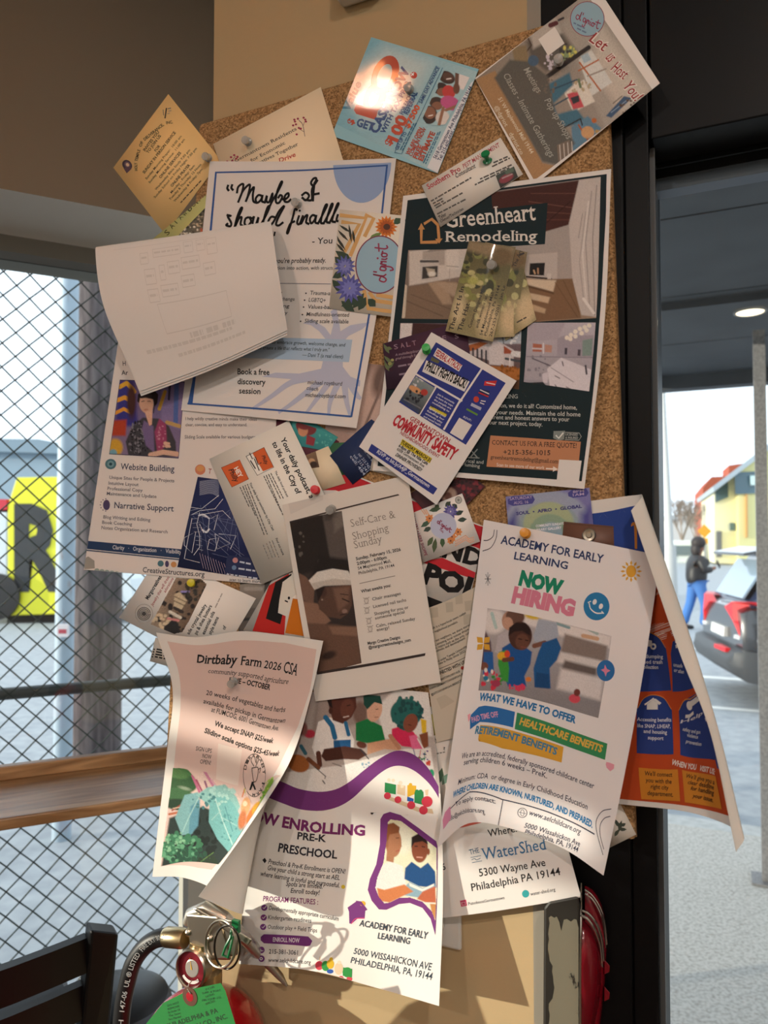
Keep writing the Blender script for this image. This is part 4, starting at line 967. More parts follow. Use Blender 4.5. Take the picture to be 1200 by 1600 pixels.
s.ph([(15, 898), (350, 897), (318, 1237), (-5, 1190)], ('#c9c2cc', '#a9a4b0'), [
 ('p', '#b8b0bc', [(15, 898), (200, 900), (160, 980), (20, 990)], 8), ('p', '#ada5b2', [(200, 960), (340, 960), (335, 1070), (160, 1062), (160, 975)], 6), ('p', '#c0745c', [(40, 1000), (85, 1005), (84, 1042), (38, 1040)], 3), ('l', '#d8d2d8', [(40, 1025), (84, 1027)], 8), ('p', '#c99a8a', [(100, 1005), (135, 1010), (132, 1045), (98, 1042)], 3), ('l', '#e9e4ea', [(92, 1000), (92, 1048)], 6),
 ('p', '#4c4650', [(198, 1022), (210, 1022), (208, 1055), (196, 1054)], 3), ('p', '#5a535c', [(262, 1030), (276, 1030), (274, 1062), (260, 1060)], 3), ('p', '#8aa09a', [(285, 985), (335, 975), (330, 1060), (284, 1062)], 5),
 *[('e', '#f6efe2', x, y, 11, 11, 0, 3) for x, y in ((208, 972), (228, 958), (250, 942), (272, 928), (296, 920), (318, 912), (225, 978), (250, 965), (280, 950), (305, 935))],
 ('l', '#8d8694', [(10, 1065), (335, 1070)], 4), ('p', '#b5b0ba', [(5, 1070), (150, 1072), (130, 1180), (0, 1180)], 6), ('s', '#8f8a96', 60, 1110, 60, 50, 14, 6), ('l', '#6d6672', [(40, 1075), (130, 1112)], 6), ('p', '#e6e1e9', [(110, 1125), (180, 1070), (330, 1130), (318, 1237), (125, 1220)], 5), ('l', '#a7a0ae', [(130, 1120), (240, 1190)], 4), ('l', '#7d7683', [(150, 1160), (172, 1172)], 5), ('l', '#7d7683', [(205, 1215), (230, 1228)], 5), ('l', '#7d7683', [(150, 1205), (160, 1220)], 5), ('p', '#dcd6e0', [(85, 1150), (118, 1140), (112, 1195), (90, 1195)], 4), ('p', '#2d3236', [(-10, 1195), (90, 1190), (120, 1225), (318, 1245), (-10, 1245)], 4), ('l', '#4a434f', [(185, 1090), (190, 1110)], 5), ('l', '#4a434f', [(300, 1110), (305, 1150)], 9)], step=1.1, grain=.04)
s.F('A7')
s.ph([(116, 535), (730, 540), (716, 870), (100, 800)], ('#7d7280', '#6a4a35'), [
 ('p', '#e2dcdc', [(116, 535), (178, 535), (170, 620), (110, 620)], 4), ('p', '#4a3030', [(178, 535), (360, 540), (340, 640), (170, 620)], 5), ('p', '#b5c0cc', [(560, 540), (735, 540), (730, 640), (560, 640)], 8), ('s', '#5d5a5c', 660, 570, 80, 40, 30, 6), ('s', '#e6eaee', 680, 590, 60, 50, 24, 7), ('l', '#3a3a3c', [(620, 540), (640, 640)], 4),
 ('p', '#d0c9cc', [(450, 640), (600, 620), (690, 670), (690, 760), (450, 690)], 4), ('p', '#b5683c', [(450, 650), (520, 630), (560, 635), (500, 670), (455, 680)], 4), *[('l', '#3c3a42', [(462 + k * 22, 660 + k * 4), (462 + k * 22, 700 + k * 12)], 9) for k in range(6)], ('p', '#dcd6d8', [(565, 630), (640, 650), (640, 750), (565, 745)], 4), ('p', '#a9583e', [(640, 650), (700, 690), (640, 690)], 4), ('l', '#e9e6e6', [(690, 690), (730, 695)], 30), ('l', '#4c5058', [(650, 715), (730, 730)], 12), ('l', '#e9e6e6', [(670, 700), (670, 760)], 6),
 ('p', '#b5733a', [(560, 750), (725, 765), (715, 870), (500, 860)], 8), ('s', '#93581f', 660, 800, 70, 50, 30, 7), ('p', '#5a3c28', [(640, 835), (720, 820), (716, 870), (640, 870)], 6)], step=1.15, grain=.08)
s.q([(140, 10), (862, -75), (848, 135), (430, 160), (140, 165)], DG)
s.l([(222, 60), (222, 126), (300, 124)], 15, '#d39a62').q([(205, 62), (222, 28), (240, 60)], '#d39a62').q([(292, 108), (312, 132), (330, 106)], '#d39a62').l([(312, 112), (306, 38), (275, 8), (240, 30)], 14, '#d39a62').q([(318, 40), (300, 5), (335, 25)], '#d39a62')
s.t('Greenheart', 345, 52, 805, 12, 84, '#e8e2da', 0.006, True).t('Remodeling', 342, 122, 812, 118, 52, '#e8e2da', 0.006, True)
s.t('REMODELING', 530, 915, 710, 916, 20, '#b9bcb8', 0, True)
for w_, x0, x1, y in (('From addition to renovation, we do it all! Customized home,', 330, 1010, 965), ('designs matched to your needs. Maintain the old home', 350, 1028, 1000), ('or modern. Transparent and honest answers to your', 345, 972, 1025), ('questions about your next project, today.', 355, 835, 1050)): s.t(w_, x0, y - 10, x1, y + 8, 21, '#cfd2ce')
s.t('Electrical and', 395, 1236, 536, 1248, 17, '#b9bcb8').t('Plumbing', 430, 1258, 518, 1268, 17, '#b9bcb8')
s.l([(470, 1175), (505, 1215)], 6, '#8d9492').l([(505, 1175), (470, 1215)], 6, '#8d9492').l([(460, 1216), (515, 1218)], 5, '#8d9492')
s.q([(572, 1104), (1030, 1136), (1015, 1290), (552, 1262)], '#c98d68')
s.t('CONTACT US FOR A FREE QUOTE!', 580, 1150, 1008, 1168, 24, '#2f2a2a', 0, True).t('+215-356-1015', 637, 1200, 876, 1204, 24, '#2f2a2a', 0, True).t('greenheartremodeling@gmail.com', 572, 1222, 915, 1246, 20, '#2f2a2a', 0, True)
s.t('Scan to see more of our work', 603, 1260, 845, 1276, 17, '#f0e6de').l([(855, 1272), (900, 1274)], 6, '#f0e6de').q([(890, 1260), (914, 1275), (888, 1288)], '#f0e6de')
s.q([(920, 1226), (1034, 1232), (1020, 1338), (908, 1328)], '#ece8e4')
s.q([(892, 1082), (950, 1080), (945, 1125), (918, 1130), (890, 1118)], '#8d9490').l([(905, 1105), (918, 1118), (940, 1092)], 7, '#e8e8e4').l([(948, 1088), (1022, 1092), (1032, 1110), (1020, 1128), (950, 1125)], 4, '#9aa09c').t('LICENSED', 952, 1104, 1016, 1106, 11, '#b9bcb8', .01).t('& INSURED', 952, 1120, 1016, 1122, 11, '#b9bcb8', .01)
s.build('remodeling_flyer', 'large dark green remodeling flyer with room photos on the right side of the board', 'flyer')

s = Sheet([[(518, 212, 1.5), (580, 58, 2.0)], [(684, 271, 1.5), (748, 108, 2.5)]], 128, 128, '#8fc3d2', thick=.3).F('A2')
s.ph([(88, 880), (370, 268), (1140, 520), (770, 1215)], ('#79b6cb', '#a9ccd4'), [('p', '#b9d2d6', [(280, 500), (480, 330), (800, 450), (560, 900), (300, 900)], 120)], step=2)
s.t('Value', 218, 800, 268, 640, 62, '#1f7fa3', .03, sh=.1) if False else s.t('Value', 205, 815, 300, 600, 50, '#1f7fa3', .03, sh=.2)
s.t('$', 235, 905, 252, 868, 46, '#b8452c', .03)
s.q([(245, 795), (262, 752), (420, 790), (402, 865), (262, 822)], '#b8452c')
s.e(395, 705, 118, 76, '#b8452c', -68).e(388, 712, 60, 34, '#8fc3d2', -68).e(470, 545, 150, 92, '#b8452c', -68).e(465, 550, 92, 48, '#9fc6d0', -68)
s.t('GET', 388, 905, 248, 880, 62, '#1f5f86', .03) if False else s.t('GET', 258, 905, 380, 945, 56, '#1f4f86', .035)
s.t('CASH NOW', 410, 970, 650, 505, 62, '#1f4a86', .04).t('WITH TAX PREP,', 465, 968, 655, 590, 34, '#1f4a86', .03)
s.t('$', 510, 1055, 525, 1010, 48, '#c0492e', .03).t('100', 560, 1030, 635, 850, 78, '#c0492e', .035).t('FOR EACH', 600, 830, 665, 690, 30, '#1f4a86', .02).t('REFERRAL', 635, 830, 705, 670, 32, '#1f4a86', .02)
s.e(677, 543, 24, 24, '#c0392b').t('+', 668, 556, 688, 532, 24, '#ffffff', .03)
s.l([(540, 1105), (560, 1030), (840, 475), (885, 490), (700, 880), (590, 1110), (540, 1100)], 4, '#2f6f90')
s.t('GET UP TO', 562, 1085, 628, 960, 24, '#1f4a86', .015).t('$7500', 640, 930, 725, 770, 40, '#d0562c', .03).t('SAME DAY ADVANCE', 735, 750, 865, 490, 24, '#1f4a86', .01)
s.gl([(585, 1085, 690, 880), (600, 1090, 700, 890)], 9, '#2f6f90')
s.t('WE ARE OPEN', 640, 1120, 740, 930, 26, '#b8452c', .02).t('COME IN NOW', 662, 1130, 770, 930, 26, '#b8452c', .02).t('FREE', 700, 1150, 745, 1055, 34, '#b8452c', .025).t('ESTIMATE', 740, 1165, 832, 960, 36, '#b8452c', .03)
s.gl([(750, 1180, 860, 950), (765, 1185, 872, 950)], 8, '#2f6f90')
s.ph([(730, 880), (900, 500), (1080, 560), (900, 930)], '#a9ccd4', [
 ('e', '#e9e2e0', 1040, 580, 60, 70, 0, 10), ('e', '#3c2620', 915, 560, 62, 44, 25, 5), ('e', '#5a3a2e', 925, 555, 40, 30, 25, 5), ('l', '#f0e8e4', [(915, 572), (945, 568)], 8), ('l', '#6a4636', [(990, 530), (985, 640)], 28), ('e', '#3a2620', 870, 640, 52, 44, 0, 5), ('e', '#8a5c46', 880, 665, 36, 30, 0, 5), ('e', '#c63a38', 930, 665, 46, 50, -30, 5), ('e', '#6a4230', 985, 640, 24, 40, 0, 5),
 ('e', '#3a2620', 840, 740, 50, 40, 0, 5), ('e', '#8a5c46', 845, 765, 38, 30, 0, 5), ('e', '#c4558e', 940, 745, 72, 50, 20, 5), ('l', '#9a6a50', [(900, 800), (1000, 760)], 20), ('e', '#2c1c1a', 785, 830, 62, 66, 0, 6), ('e', '#8d5e48', 795, 815, 40, 44, 0, 5), ('l', '#f0e8e4', [(785, 838), (812, 832)], 8), ('e', '#dcd6d2', 885, 850, 50, 50, 0, 8), ('l', '#9a6a50', [(860, 900), (890, 780)], 22)], step=.95, clip=[(735, 840), (745, 790), (800, 720), (850, 640), (850, 540), (900, 510), (985, 520), (1090, 545), (1060, 640), (1010, 720), (985, 760), (900, 905), (850, 905), (780, 910)])
s.q([(1140, 520), (1190, 560), (855, 1255), (770, 1215), (905, 920), (1010, 740), (1085, 600)], '#dfe6ea') if False else s.q([(1090, 600), (1138, 560), (1165, 640), (852, 1250), (772, 1212), (915, 915), (1010, 740)], '#dfe3e8')
s.t('5618 Germantown Ave Philadelphia, PA 19144', 838, 1150, 1100, 632, 26, '#26305e', .012).t('Tel: 215-605-0595 • www.valuetaxservice.c', 870, 1165, 1118, 660, 26, '#26305e', .012)
s.gl([(930, 1140, 1150, 720), (995, 1050, 1120, 810)], 8, '#3a3f66')
s.e(912, 1168, 20, 22, '#b8352c').e(912, 1168, 12, 13, '#dfe3e8')
s.build('cash_offer_card', 'glossy blue square cash offer card with orange number at the top of the board', 'card', material=M_GLOSS)

s = Sheet([[(932, -22, 3.5), (1031, 130, 5.0)], [(742, 122, 2.5), (833, 291, 3.0)]], 140, 178, '#e8e2dc', thick=.3).F('A3')
s.ph([(690, -40), (1060, 500), (405, 995), (82, 438)], ('#a59d94', '#8d8174'), [
 ('p', '#a9a299', [(690, -40), (1080, 500), (800, 720), (560, 140)], 30), ('p', '#c9c0b4', [(760, 120), (1040, 500), (900, 640), (720, 380)], 50), ('p', '#5f5850', [(360, 230), (520, 130), (650, 300), (470, 400), (380, 320)], 30),
 ('p', '#b9b2a9', [(380, 180), (520, 100), (560, 180), (400, 270)], 20), ('l', '#4a3a32', [(350, 300), (390, 250), (370, 210)], 8), ('l', '#5a2326', [(495, 140), (525, 128)], 26), ('l', '#25222a', [(540, 112), (565, 100)], 12),
 ('p', '#8a9a6c', [(520, 320), (620, 250), (640, 290), (550, 350)], 8), ('s', '#d8d06a', 590, 290, 50, 30, 12, 8), ('s', '#cfc6d0', 500, 340, 50, 40, 22, 9), ('s', '#3f3a3c', 560, 280, 90, 60, 16, 8), ('l', '#2a2222', [(480, 420), (705, 262)], 24), ('l', '#3c302c', [(510, 390), (600, 320)], 10),
 ('p', '#d8dad6', [(650, 330), (720, 275), (835, 455), (720, 530)], 6), ('l', '#b8622f', [(655, 345), (770, 500)], 9), ('l', '#b8622f', [(650, 390), (760, 330)], 8), ('l', '#9a8f86', [(700, 420), (800, 380)], 8), ('p', '#a9c0cc', [(660, 310), (700, 290), (720, 330), (680, 350)], 6),
 ('p', '#e2ddd2', [(560, 490), (680, 440), (740, 560), (620, 620)], 6), ('p', '#c8505a', [(585, 520), (640, 500), (680, 590), (620, 605)], 6), ('p', '#34343c', [(605, 540), (650, 525), (655, 560), (620, 575)], 4), ('s', '#b9a98a', 660, 480, 60, 30, 14, 7), ('l', '#6d7d5c', [(650, 440), (660, 480)], 14),
 ('p', '#3f6f86', [(470, 470), (600, 400), (620, 470), (480, 600), (500, 640), (640, 600), (700, 680), (560, 700)], 14), ('l', '#2e4c60', [(440, 520), (640, 440)], 8), ('l', '#2e4c60', [(500, 590), (590, 540)], 8), ('p', '#5d86a0', [(610, 700), (700, 640), (800, 730), (620, 860)], 10), ('l', '#241d1c', [(560, 710), (660, 655), (670, 690)], 7), ('l', '#a8562f', [(650, 690), (700, 770)], 10), ('e', '#b8652f', 735, 665, 14, 14, 0, 4), ('e', '#cfa070', 700, 730, 36, 34, 0, 6),
 ('p', '#3f5878', [(800, 640), (900, 530), (945, 540), (830, 650)], 5), ('l', '#8aa0b8', [(830, 620), (920, 550)], 5), ('l', '#5c5048', [(840, 570), (890, 530)], 5), ('s', '#5c4636', 920, 600, 50, 50, 12, 8), ('s', '#b9955c', 780, 730, 40, 20, 10, 8),
 ('p', '#a8835a', [(82, 438), (190, 390), (450, 900), (540, 920), (405, 995)], 8), ('p', '#8d7a5a', [(280, 260), (360, 250), (380, 360), (300, 360)], 12), ('p', '#5b5953', [(185, 430), (270, 330), (380, 340), (480, 420), (520, 620), (630, 790), (530, 910), (450, 890)], 14),
 ('p', '#7a6a5e', [(530, 800), (600, 770), (620, 870), (540, 930)], 5), *[('l', '#cfc6bc', [(545 + k * 22, 800 - k * 6), (552 + k * 22, 900 - k * 12)], 5) for k in range(4)], ('e', '#46607a', 400, 335, 30, 30, 0, 6), ('s', '#6d6258', 470, 480, 60, 60, 16, 8)], step=1.1, grain=.06)
s.e(698, 105, 95, 97, '#8d3f52', 0, 40).e(698, 105, 91, 93, '#93b4c4', 0, 40)
dgriot(s, lambda x, y: (640 + x * 13.5 - y * 3, 44 + x * 6.5 + y * 17), 5, '#9a3550')
s.gl([(620, 130, 690, 165), (640, 160, 690, 185)], 8, '#6d7f9a')
s.q([(428, 218), (518, 148), (572, 240), (482, 308)], '#e6e2dc')
for w_, x0, y0, x1, y1 in (('Let', 705, 225, 785, 285), ('us', 795, 320, 815, 345), ('Host', 825, 385, 895, 440), ('You!', 890, 475, 960, 560)):
    for bo, cc_ in ((.055, '#e8e0d8'), (.0, '#9a2f2f')): s.t(w_, x0, y0, x1, y1, 62 if w_ != 'us' else 70, cc_, bo, sh=.1)
for w_, x0, y0, x1, y1 in (('Meetings', 345, 385, 420, 515), ('Pop up Shops', 460, 555, 585, 770), ('Classes - Intimate Gatherings', 232, 415, 490, 870)): s.t(w_, x0, y0, x1, y1, 36, '#a3a49c', -.005, sh=.1)
s.t('51 W Maplewood Mall 19144', 205, 545, 385, 850, 22, '#d8cfb8').t('@dgriot    dgriot.co', 185, 590, 330, 855, 22, '#d8cfb8')
s.build('venue_poster', 'white bordered cafe interior poster tilted over the upper right corner of the board', 'poster', material=M_CARD)

s = Sheet([[(659, 290, 6.8), (782, 215, 6.8)], [(688, 355, 6.8), (817, 272, 6.8)]], 89, 51, '#e6e2da', thick=.4).F('A4')
s.t('Southern Pro', 565, 320, 735, 220, 27, '#b02a3c', .015, True).t('PEST MANAGEMENT', 748, 212, 938, 95, 22, '#b02a3c', 0, True, sh=.15).t('Consultant', 708, 262, 812, 205, 22, '#2a2626', .01, True, sh=.2)
s.gl([(580, 385, 790, 262), (590, 398, 640, 370), (597, 410, 645, 383), (605, 420, 750, 338), (612, 452, 760, 375)], 8, '#5a5652')
s.gl([(905, 185, 985, 150), (898, 205, 990, 160), (835, 270, 1000, 195), (808, 300, 1000, 205)], 8, '#5a5652')
s.t('Tyler', 622, 476, 660, 455, 18, '#2a2626', .01, True).t('Owner/Technician', 630, 494, 750, 425, 15, '#2a2626', .005, True)
s.ph([(915, 248), (1010, 200), (1035, 265), (940, 315)], ('#3f4a44', '#2c2a2a'), [('e', '#8d3a46', 970, 262, 40, 20, -28, 5), ('l', '#b9a0a4', [(950, 262), (1000, 240)], 6), ('p', '#5a6a5c', [(960, 225), (1005, 205), (1012, 225), (970, 245)], 5)], step=1)
s.build('pest_control_card', 'white business card with red lettering under a green push pin', 'card', material=M_CARD)

s = Sheet([[(598, 537, 7.0), (726, 500, 7.0)], [(604, 609, 7.0), (740, 590, 7.0)]], 89, 60, '#4a2f42', thick=.3).F('A7')
for ch, x in (('S', 85), ('A', 118), ('L', 148), ('T', 178)): s.t(ch, x, 668 - (x - 85) * .2, x + 20, 664 - (x - 85) * .2, 24, '#8d7080')
for ch, x in (('I', 300), ('E', 330), ('S', 392)): s.t(ch, x, 625 - (x - 300) * .12, x + 20, 622 - (x - 300) * .12, 22, '#8d7080')
s.t('A multidisciplinary', 90, 702, 215, 680, 13, '#9a8490', sh=.2).t('grief through food', 90, 722, 215, 700, 13, '#9a8490', sh=.2)
s.gl([(105, 758, 180, 745), (110, 800, 150, 793)], 9, '#8d7684')
for a in ((30, 640, 60, 690), (30, 700, 75, 740), (45, 770, 85, 730), (25, 720, 60, 780), (40, 660, 75, 665)): leaf(s, *a, 9, '#5d6a45')
s.e(62, 740, 10, 9, '#8d8a50').e(75, 722, 8, 7, '#a09a60')
s.build('purple_card', 'deep plum card with faint lettering half under the safety flyer', 'card', material=M_CARD)

# fan of hat shop cards
def hat_card(quad, lifts, seed, front=False):
    s = Sheet([[(*quad[0], lifts[0]), ((quad[0][0] + quad[1][0]) / 2 - .5, (quad[0][1] + quad[1][1]) / 2, (lifts[0] + lifts[1]) / 2 + 2.0), (*quad[1], lifts[1])], [(*quad[3], lifts[3]), ((quad[3][0] + quad[2][0]) / 2, (quad[3][1] + quad[2][1]) / 2, (lifts[2] + lifts[3]) / 2 + 2.0), (*quad[2], lifts[2])]], 51, 89, '#b8a888', thick=.4)
    (ax, ay), (bx, by), (cx, cy), (dx, dy) = quad
    P = lambda u, v: (ax * (1 - u) * (1 - v) + bx * u * (1 - v) + cx * u * v + dx * (1 - u) * v, ay * (1 - u) * (1 - v) + by * u * (1 - v) + cy * u * v + dy * (1 - u) * v)
    s.ph(quad, ('#4f4c2a', '#8d8258'), [('s', '#7d8044', *P(.35, .35), 26, 36, 16, 8), ('s', '#33361c', *P(.4, .3), 28, 40, 18, 6), ('s', '#b5b07a', *P(.5, .5), 26, 44, 18, 5), ('e', '#a9a85a', *P(.3, .42), 8, 6, 0, 4), ('e', '#c9b48c', *P(.8, .8), 16, 26, 10, 14), ('p', '#8d7a5c', [P(.0, .0), P(1, 0), P(1, .18), P(0, .1)], 8), ('e', '#6a5636', *P(.75, .12), 18, 14, 0, 8), ('e', '#c4b48e', *P(.15, .75), 10, 24, 10, 10)], step=1.0, grain=.1, seed=seed)
    return s, P
s, P = hat_card([(745, 380), (812, 392), (838, 500), (790, 532)], [7.4, 7.4, 7.4, 7.4], 3); s.gl([(808, 505, 826, 495)], 2.2, '#4a3f30')
s.build('hat_shop_card', 'rearmost olive card of the pinned fan, its foot swung to the right', 'card', 'fan of hat shop cards', M_GLOSS)
s, P = hat_card([(758, 378), (824, 394), (804, 526), (757, 528)], [8.6, 9.2, 8.6, 8.6], 5); s.gl([(812, 400, 822, 396)], 3, '#2a2420')
s.t('The Art', 806, 418, 817, 392, 6, K)
s.build('hat_shop_card', 'middle olive card of the pinned fan behind the front hat card', 'card', 'fan of hat shop cards', M_GLOSS)
s, P = hat_card([(733, 376), (806, 386), (770, 534), (696, 517)], [11.2, 11.8, 11.2, 11.0], 8); s.F('A7')
s.t('The Art Is In', 382, 575, 440, 352, 22, K, .006).t('The Hat', 425, 578, 468, 436, 22, K, .006).t('Custom Designed Men', 472, 560, 545, 350, 15, K, 0).t('and& womens hats', 508, 560, 560, 390, 14, K).t('54 Maplewood Mall', 530, 598, 590, 380, 14, K).t('Philadelphia, Pa 19144', 552, 600, 622, 345, 14, K).t('267-253-0201   Jan Le', 578, 605, 648, 345, 14, K)
s.build('hat_shop_card', 'front olive card of the pinned fan with black lettering running upward', 'card', 'fan of hat shop cards', M_GLOSS)

# red pattern card, round logo shop card, newsprint card, bus sheet, yellow slip
s = Sheet([[(640, 772, 3.0), (716, 725, 3.0)], [(690, 830, 3.0), (758, 760, 3.0)]], 80, 80, '#4a1f28', thick=.3).F('B2')
s.ph([(800, 440), (1053, 283), (1193, 400), (967, 633)], ('#3c1c24', '#4a2028'), [('s', '#7a2a34', 1090, 410, 90, 90, 40, 9), ('s', '#23161c', 1080, 420, 100, 90, 40, 8), ('e', '#a48a7c', 1000, 440, 44, 36, 0, 10), ('e', '#6d4a40', 1000, 450, 20, 20, 0, 8)], step=1.2)
s.l([(1040, 340), (1075, 300), (1110, 340), (1140, 325), (1165, 355)], 8, '#d8c0a0').l([(1040, 360), (1075, 325), (1105, 358), (1140, 345)], 6, '#c9a880')
s.F('B3').l([(690, 1050), (740, 1000), (780, 1050), (820, 1010), (860, 1040)], 9, '#d8c0a0').F('B2')
s.build('pattern_card', 'dark red card with pale zigzag pattern at the foot of the green remodeling flyer', 'card', material=M_CARD)

s = Sheet([[(643, 802, 4.2), (722, 771, 4.2)], [(656, 881, 4.2), (750, 846, 4.2)]], 89, 80, '#e9e4e0', thick=.4).F('C8')
for a, c_ in (((330, 180, 420, 160), '#43583f'), ((345, 250, 270, 300), '#3f5a48'), ((350, 300, 290, 330), '#3a4a42'), ((360, 370, 320, 440), '#4c5f3f'), ((430, 370, 430, 450), '#3f5a3a'), ((450, 150, 490, 110), '#3a4636'), ((500, 130, 540, 160), '#32403a'), ((520, 210, 585, 180), '#33423c'), ((540, 250, 610, 240), '#3a4a42'), ((380, 380, 365, 490), '#4a5a3c'), ((400, 170, 380, 130), '#4a5a40')): leaf(s, *a, 18, c_)
petals(s, 490, 185, 4, 58, 12, '#5a5398', 12); petals(s, 490, 185, 4, 34, 10, '#7a74b4', 9, .3)
for cx, cy, r_ in ((335, 235, 36), (500, 370, 40), (545, 335, 34), (490, 400, 28)): petals(s, cx, cy, 2, r_, 7, '#d88a50', 11); s.e(cx, cy, 7, 7, '#7a3a24')
for k in range(3): s.l([(525, 405 - k * -16), (600, 360 + k * 16), (625 + k * 4, 385 + k * 14), (660, 372 + k * 16)], 8, '#e0a98c'); s.l([(275 + k * 16, 170), (300 + k * 14, 205)], 8, '#e0b090')
s.e(437, 290, 96, 96, '#b9bfd8', 0, 40)
dgriot(s, lambda x, y: (395 + x * 10.5 - y * 2, 222 + x * 8 + y * 13), 6, '#8d2a4c'); s.t('cafe', 408, 318, 432, 345, 16, '#8d2a4c')
s.e(548, 100, 26, 28, '#8d8d88').e(548, 100, 20, 22, '#b5b5b0').e(548, 100, 8, 9, '#7d7d78')
s.t('GALLERY • HERB SHOPPE', 205, 215, 300, 512, 20, '#7a2440', .012).t('51 W Mall 19144', 228, 390, 262, 515, 14, '#7a2440')
s.build('floral_logo_card', 'white card with a lilac circle logo ringed by flowers above the protest sign', 'card', material=M_CARD)

s = Sheet([[(655, 955, 2.6), (700, 938, 3.5), (745, 916, 2.6)], [(668, 1060, 3), (715, 1048, 5), (765, 1030, 3)], [(682, 1160, 2.6), (730, 1148, 4), (780, 1130, 2.6)]], 100, 230, '#cfc5b4').F('C8')
for x, y in ((370, 930), (480, 890), (550, 830), (620, 880), (610, 980)): s.q([(x - 28, y - 35), (x + 25, y - 42), (x + 30, y + 30), (x - 22, y + 38)], '#bfb5a4')
lines = [('Bulk is a hyperlocal news outlet', 345, 1055, 605, 935), ('for neighborhood journalism.', 350, 1085, 545, 1000), ('by our neighbors, we share stories', 360, 1150, 640, 1020), ('of, amazing local voices shape', 365, 1178, 625, 1055), ('on, topics such as the arts, cult', 370, 1200, 635, 1080), ('business, and development', 375, 1222, 600, 1120), ('and under Temple University', 385, 1300, 612, 1180), ('Broke in Philly since 2022', 388, 1320, 600, 1215)]
for l_ in lines: s.t(*l_, 17, '#4a4540', .004)
s.l([(385, 1350), (600, 1255)], 4, '#5a5550').t('CONNECTED WITH US', 370, 1400, 598, 1300, 24, '#2c2826', .015)
for l_ in (('GERMANTOWN.INFO HUB', 390, 1440, 560, 1365), ('WWW.GERMANTOWNINFOHUB', 335, 1500, 585, 1385), ('@GTOWNINFOHUBERECO', 350, 1540, 580, 1430)): s.t(*l_, 16, '#4a4540')
s.e(578, 1335, 13, 13, '#b03a30').e(318, 1498, 12, 12, '#6a6560').t('WN', 195, 1500, 262, 1490, 26, K, .03)
s.q([(385, 1560), (450, 1530), (520, 1580), (420, 1640)], '#c4baa8')
s.build('newsprint_card', 'beige newsprint handbill with small dark text right of the self care flyer', 'handbill')
s = Sheet([[(600, 1120, 1.4), (760, 1085, 1.4)], [(610, 1330, 1.4), (770, 1310, 1.4)]], 130, 170, '#d8d2cb', thick=.2).F('D7')
s.t('on the next bus', 1030, 405, 1240, 360, 34, '#3a3634').t('directly serves', 1030, 455, 1220, 420, 34, '#3a3634').gl([(1110, 530, 1180, 515)], 9, '#8d8880').t('?', 1170, 500, 1185, 496, 22, '#3a3634')
leaf(s, 1130, 740, 1160, 620, 24, '#4c6a55'); leaf(s, 1160, 740, 1200, 660, 24, '#6d8a78')
s.build('bus_notice', 'grey white bus notice strip between the two childcare flyers', 'notice')
s = Sheet([[(640, 1128, 1.9), (740, 1093, 1.9)], [(645, 1162, 1.9), (745, 1124, 1.9)]], 90, 30, '#cfc276', thick=.2)
s.build('yellow_slip', 'yellow paper slip above the bus notice', 'slip')

# safety flyer
s = Sheet([[(674, 519, 10), (807, 595, 10)], [(561, 698, 10), (682, 789, 11.5)]], 140, 216, '#ebe7e4', thick=.3).F('B3')
B_ = '#343f8d'
s.q([(560, 68), (1062, 362), (775, 808), (292, 500)], B_)
for a, c_ in (((893, 255), (730, 500)), ((730, 495), (618, 695))): s.l([a, c_], 14, '#ebe7e4')
s.l([(415, 298), (745, 490)], 14, '#ebe7e4').l([(560, 390), (440, 590)], 14, '#ebe7e4')
s.q([(570, 108), (750, 235), (725, 280), (540, 165)], '#e9e4e0').t('FEDERAL ATTACKS', 550, 158, 722, 270, 44, '#b8343c', .02)
s.q([(520, 200), (530, 172), (588, 205), (575, 222)], '#6d6a4a')
s.q([(490, 198), (802, 352), (765, 425), (460, 280)], '#e9e4e0').t('PHILLY FIGHTS BACK!', 478, 262, 765, 400, 66, K, .03)
s.ph([(415, 312), (552, 398), (440, 588), (300, 490)], ('#8d9a9c', '#3a3a44'), [('p', '#3f4a6a', [(320, 470), (440, 560), (430, 588), (300, 490)], 6), ('e', '#d8a070', 410, 410, 50, 22, 28, 6), ('e', '#b8443c', 475, 430, 26, 24, 0, 4), ('s', '#2c2c34', 400, 460, 70, 40, 20, 9), ('s', '#d8d8dc', 420, 350, 60, 30, 12, 8), ('l', '#7d7d84', [(330, 480), (450, 545)], 8)], step=1)
for k, (w_, c_) in enumerate((('Join in community', 0), ('to learn the ways', 0), ('the people are', 0), ('mobilizing to', 0), ('fight back for', 1), ('fighting as your', 0), ('funding for', 0), ('community safety', 0), ('and mental health', 0))):
    x0, y0 = 575 - k * 12.5, 446 + k * 20; L = 135
    if c_: s.q([(x0 - 8, y0 + 2), (x0 + 115, y0 + 60), (x0 + 105, y0 + 80), (x0 - 14, y0 + 22)], '#d8c840')
    s.t(w_, x0 - 6, y0, x0 + L * .86, y0 + L * .5, 13, '#e2e2ec' if not c_ else '#3a3a2a', .01)
s.q([(912, 348), (1000, 345), (985, 385), (905, 380)], '#d03a3c').l([(925, 360), (985, 372)], 7, '#f0e8e8')
s.q([(880, 405), (948, 420), (935, 470), (862, 440)], '#27305a').l([(880, 412), (940, 440)], 8, '#e6e2e2').l([(870, 432), (935, 460)], 10, '#c8343c')
s.e(850, 480, 20, 22, '#d04a38').l([(885, 490), (915, 495)], 8, '#e6e2e2').l([(880, 505), (905, 515)], 8, '#e6e2e2').gl([(808, 525, 880, 560)], 22, '#b9bcd0').l([(785, 552), (855, 590)], 14, '#6d9a3c')
s.t('RSVP:', 755, 612, 812, 640, 15, '#c9ccdc', .01).q([(728, 612), (820, 665), (750, 775), (660, 722)], '#e9e4e0')
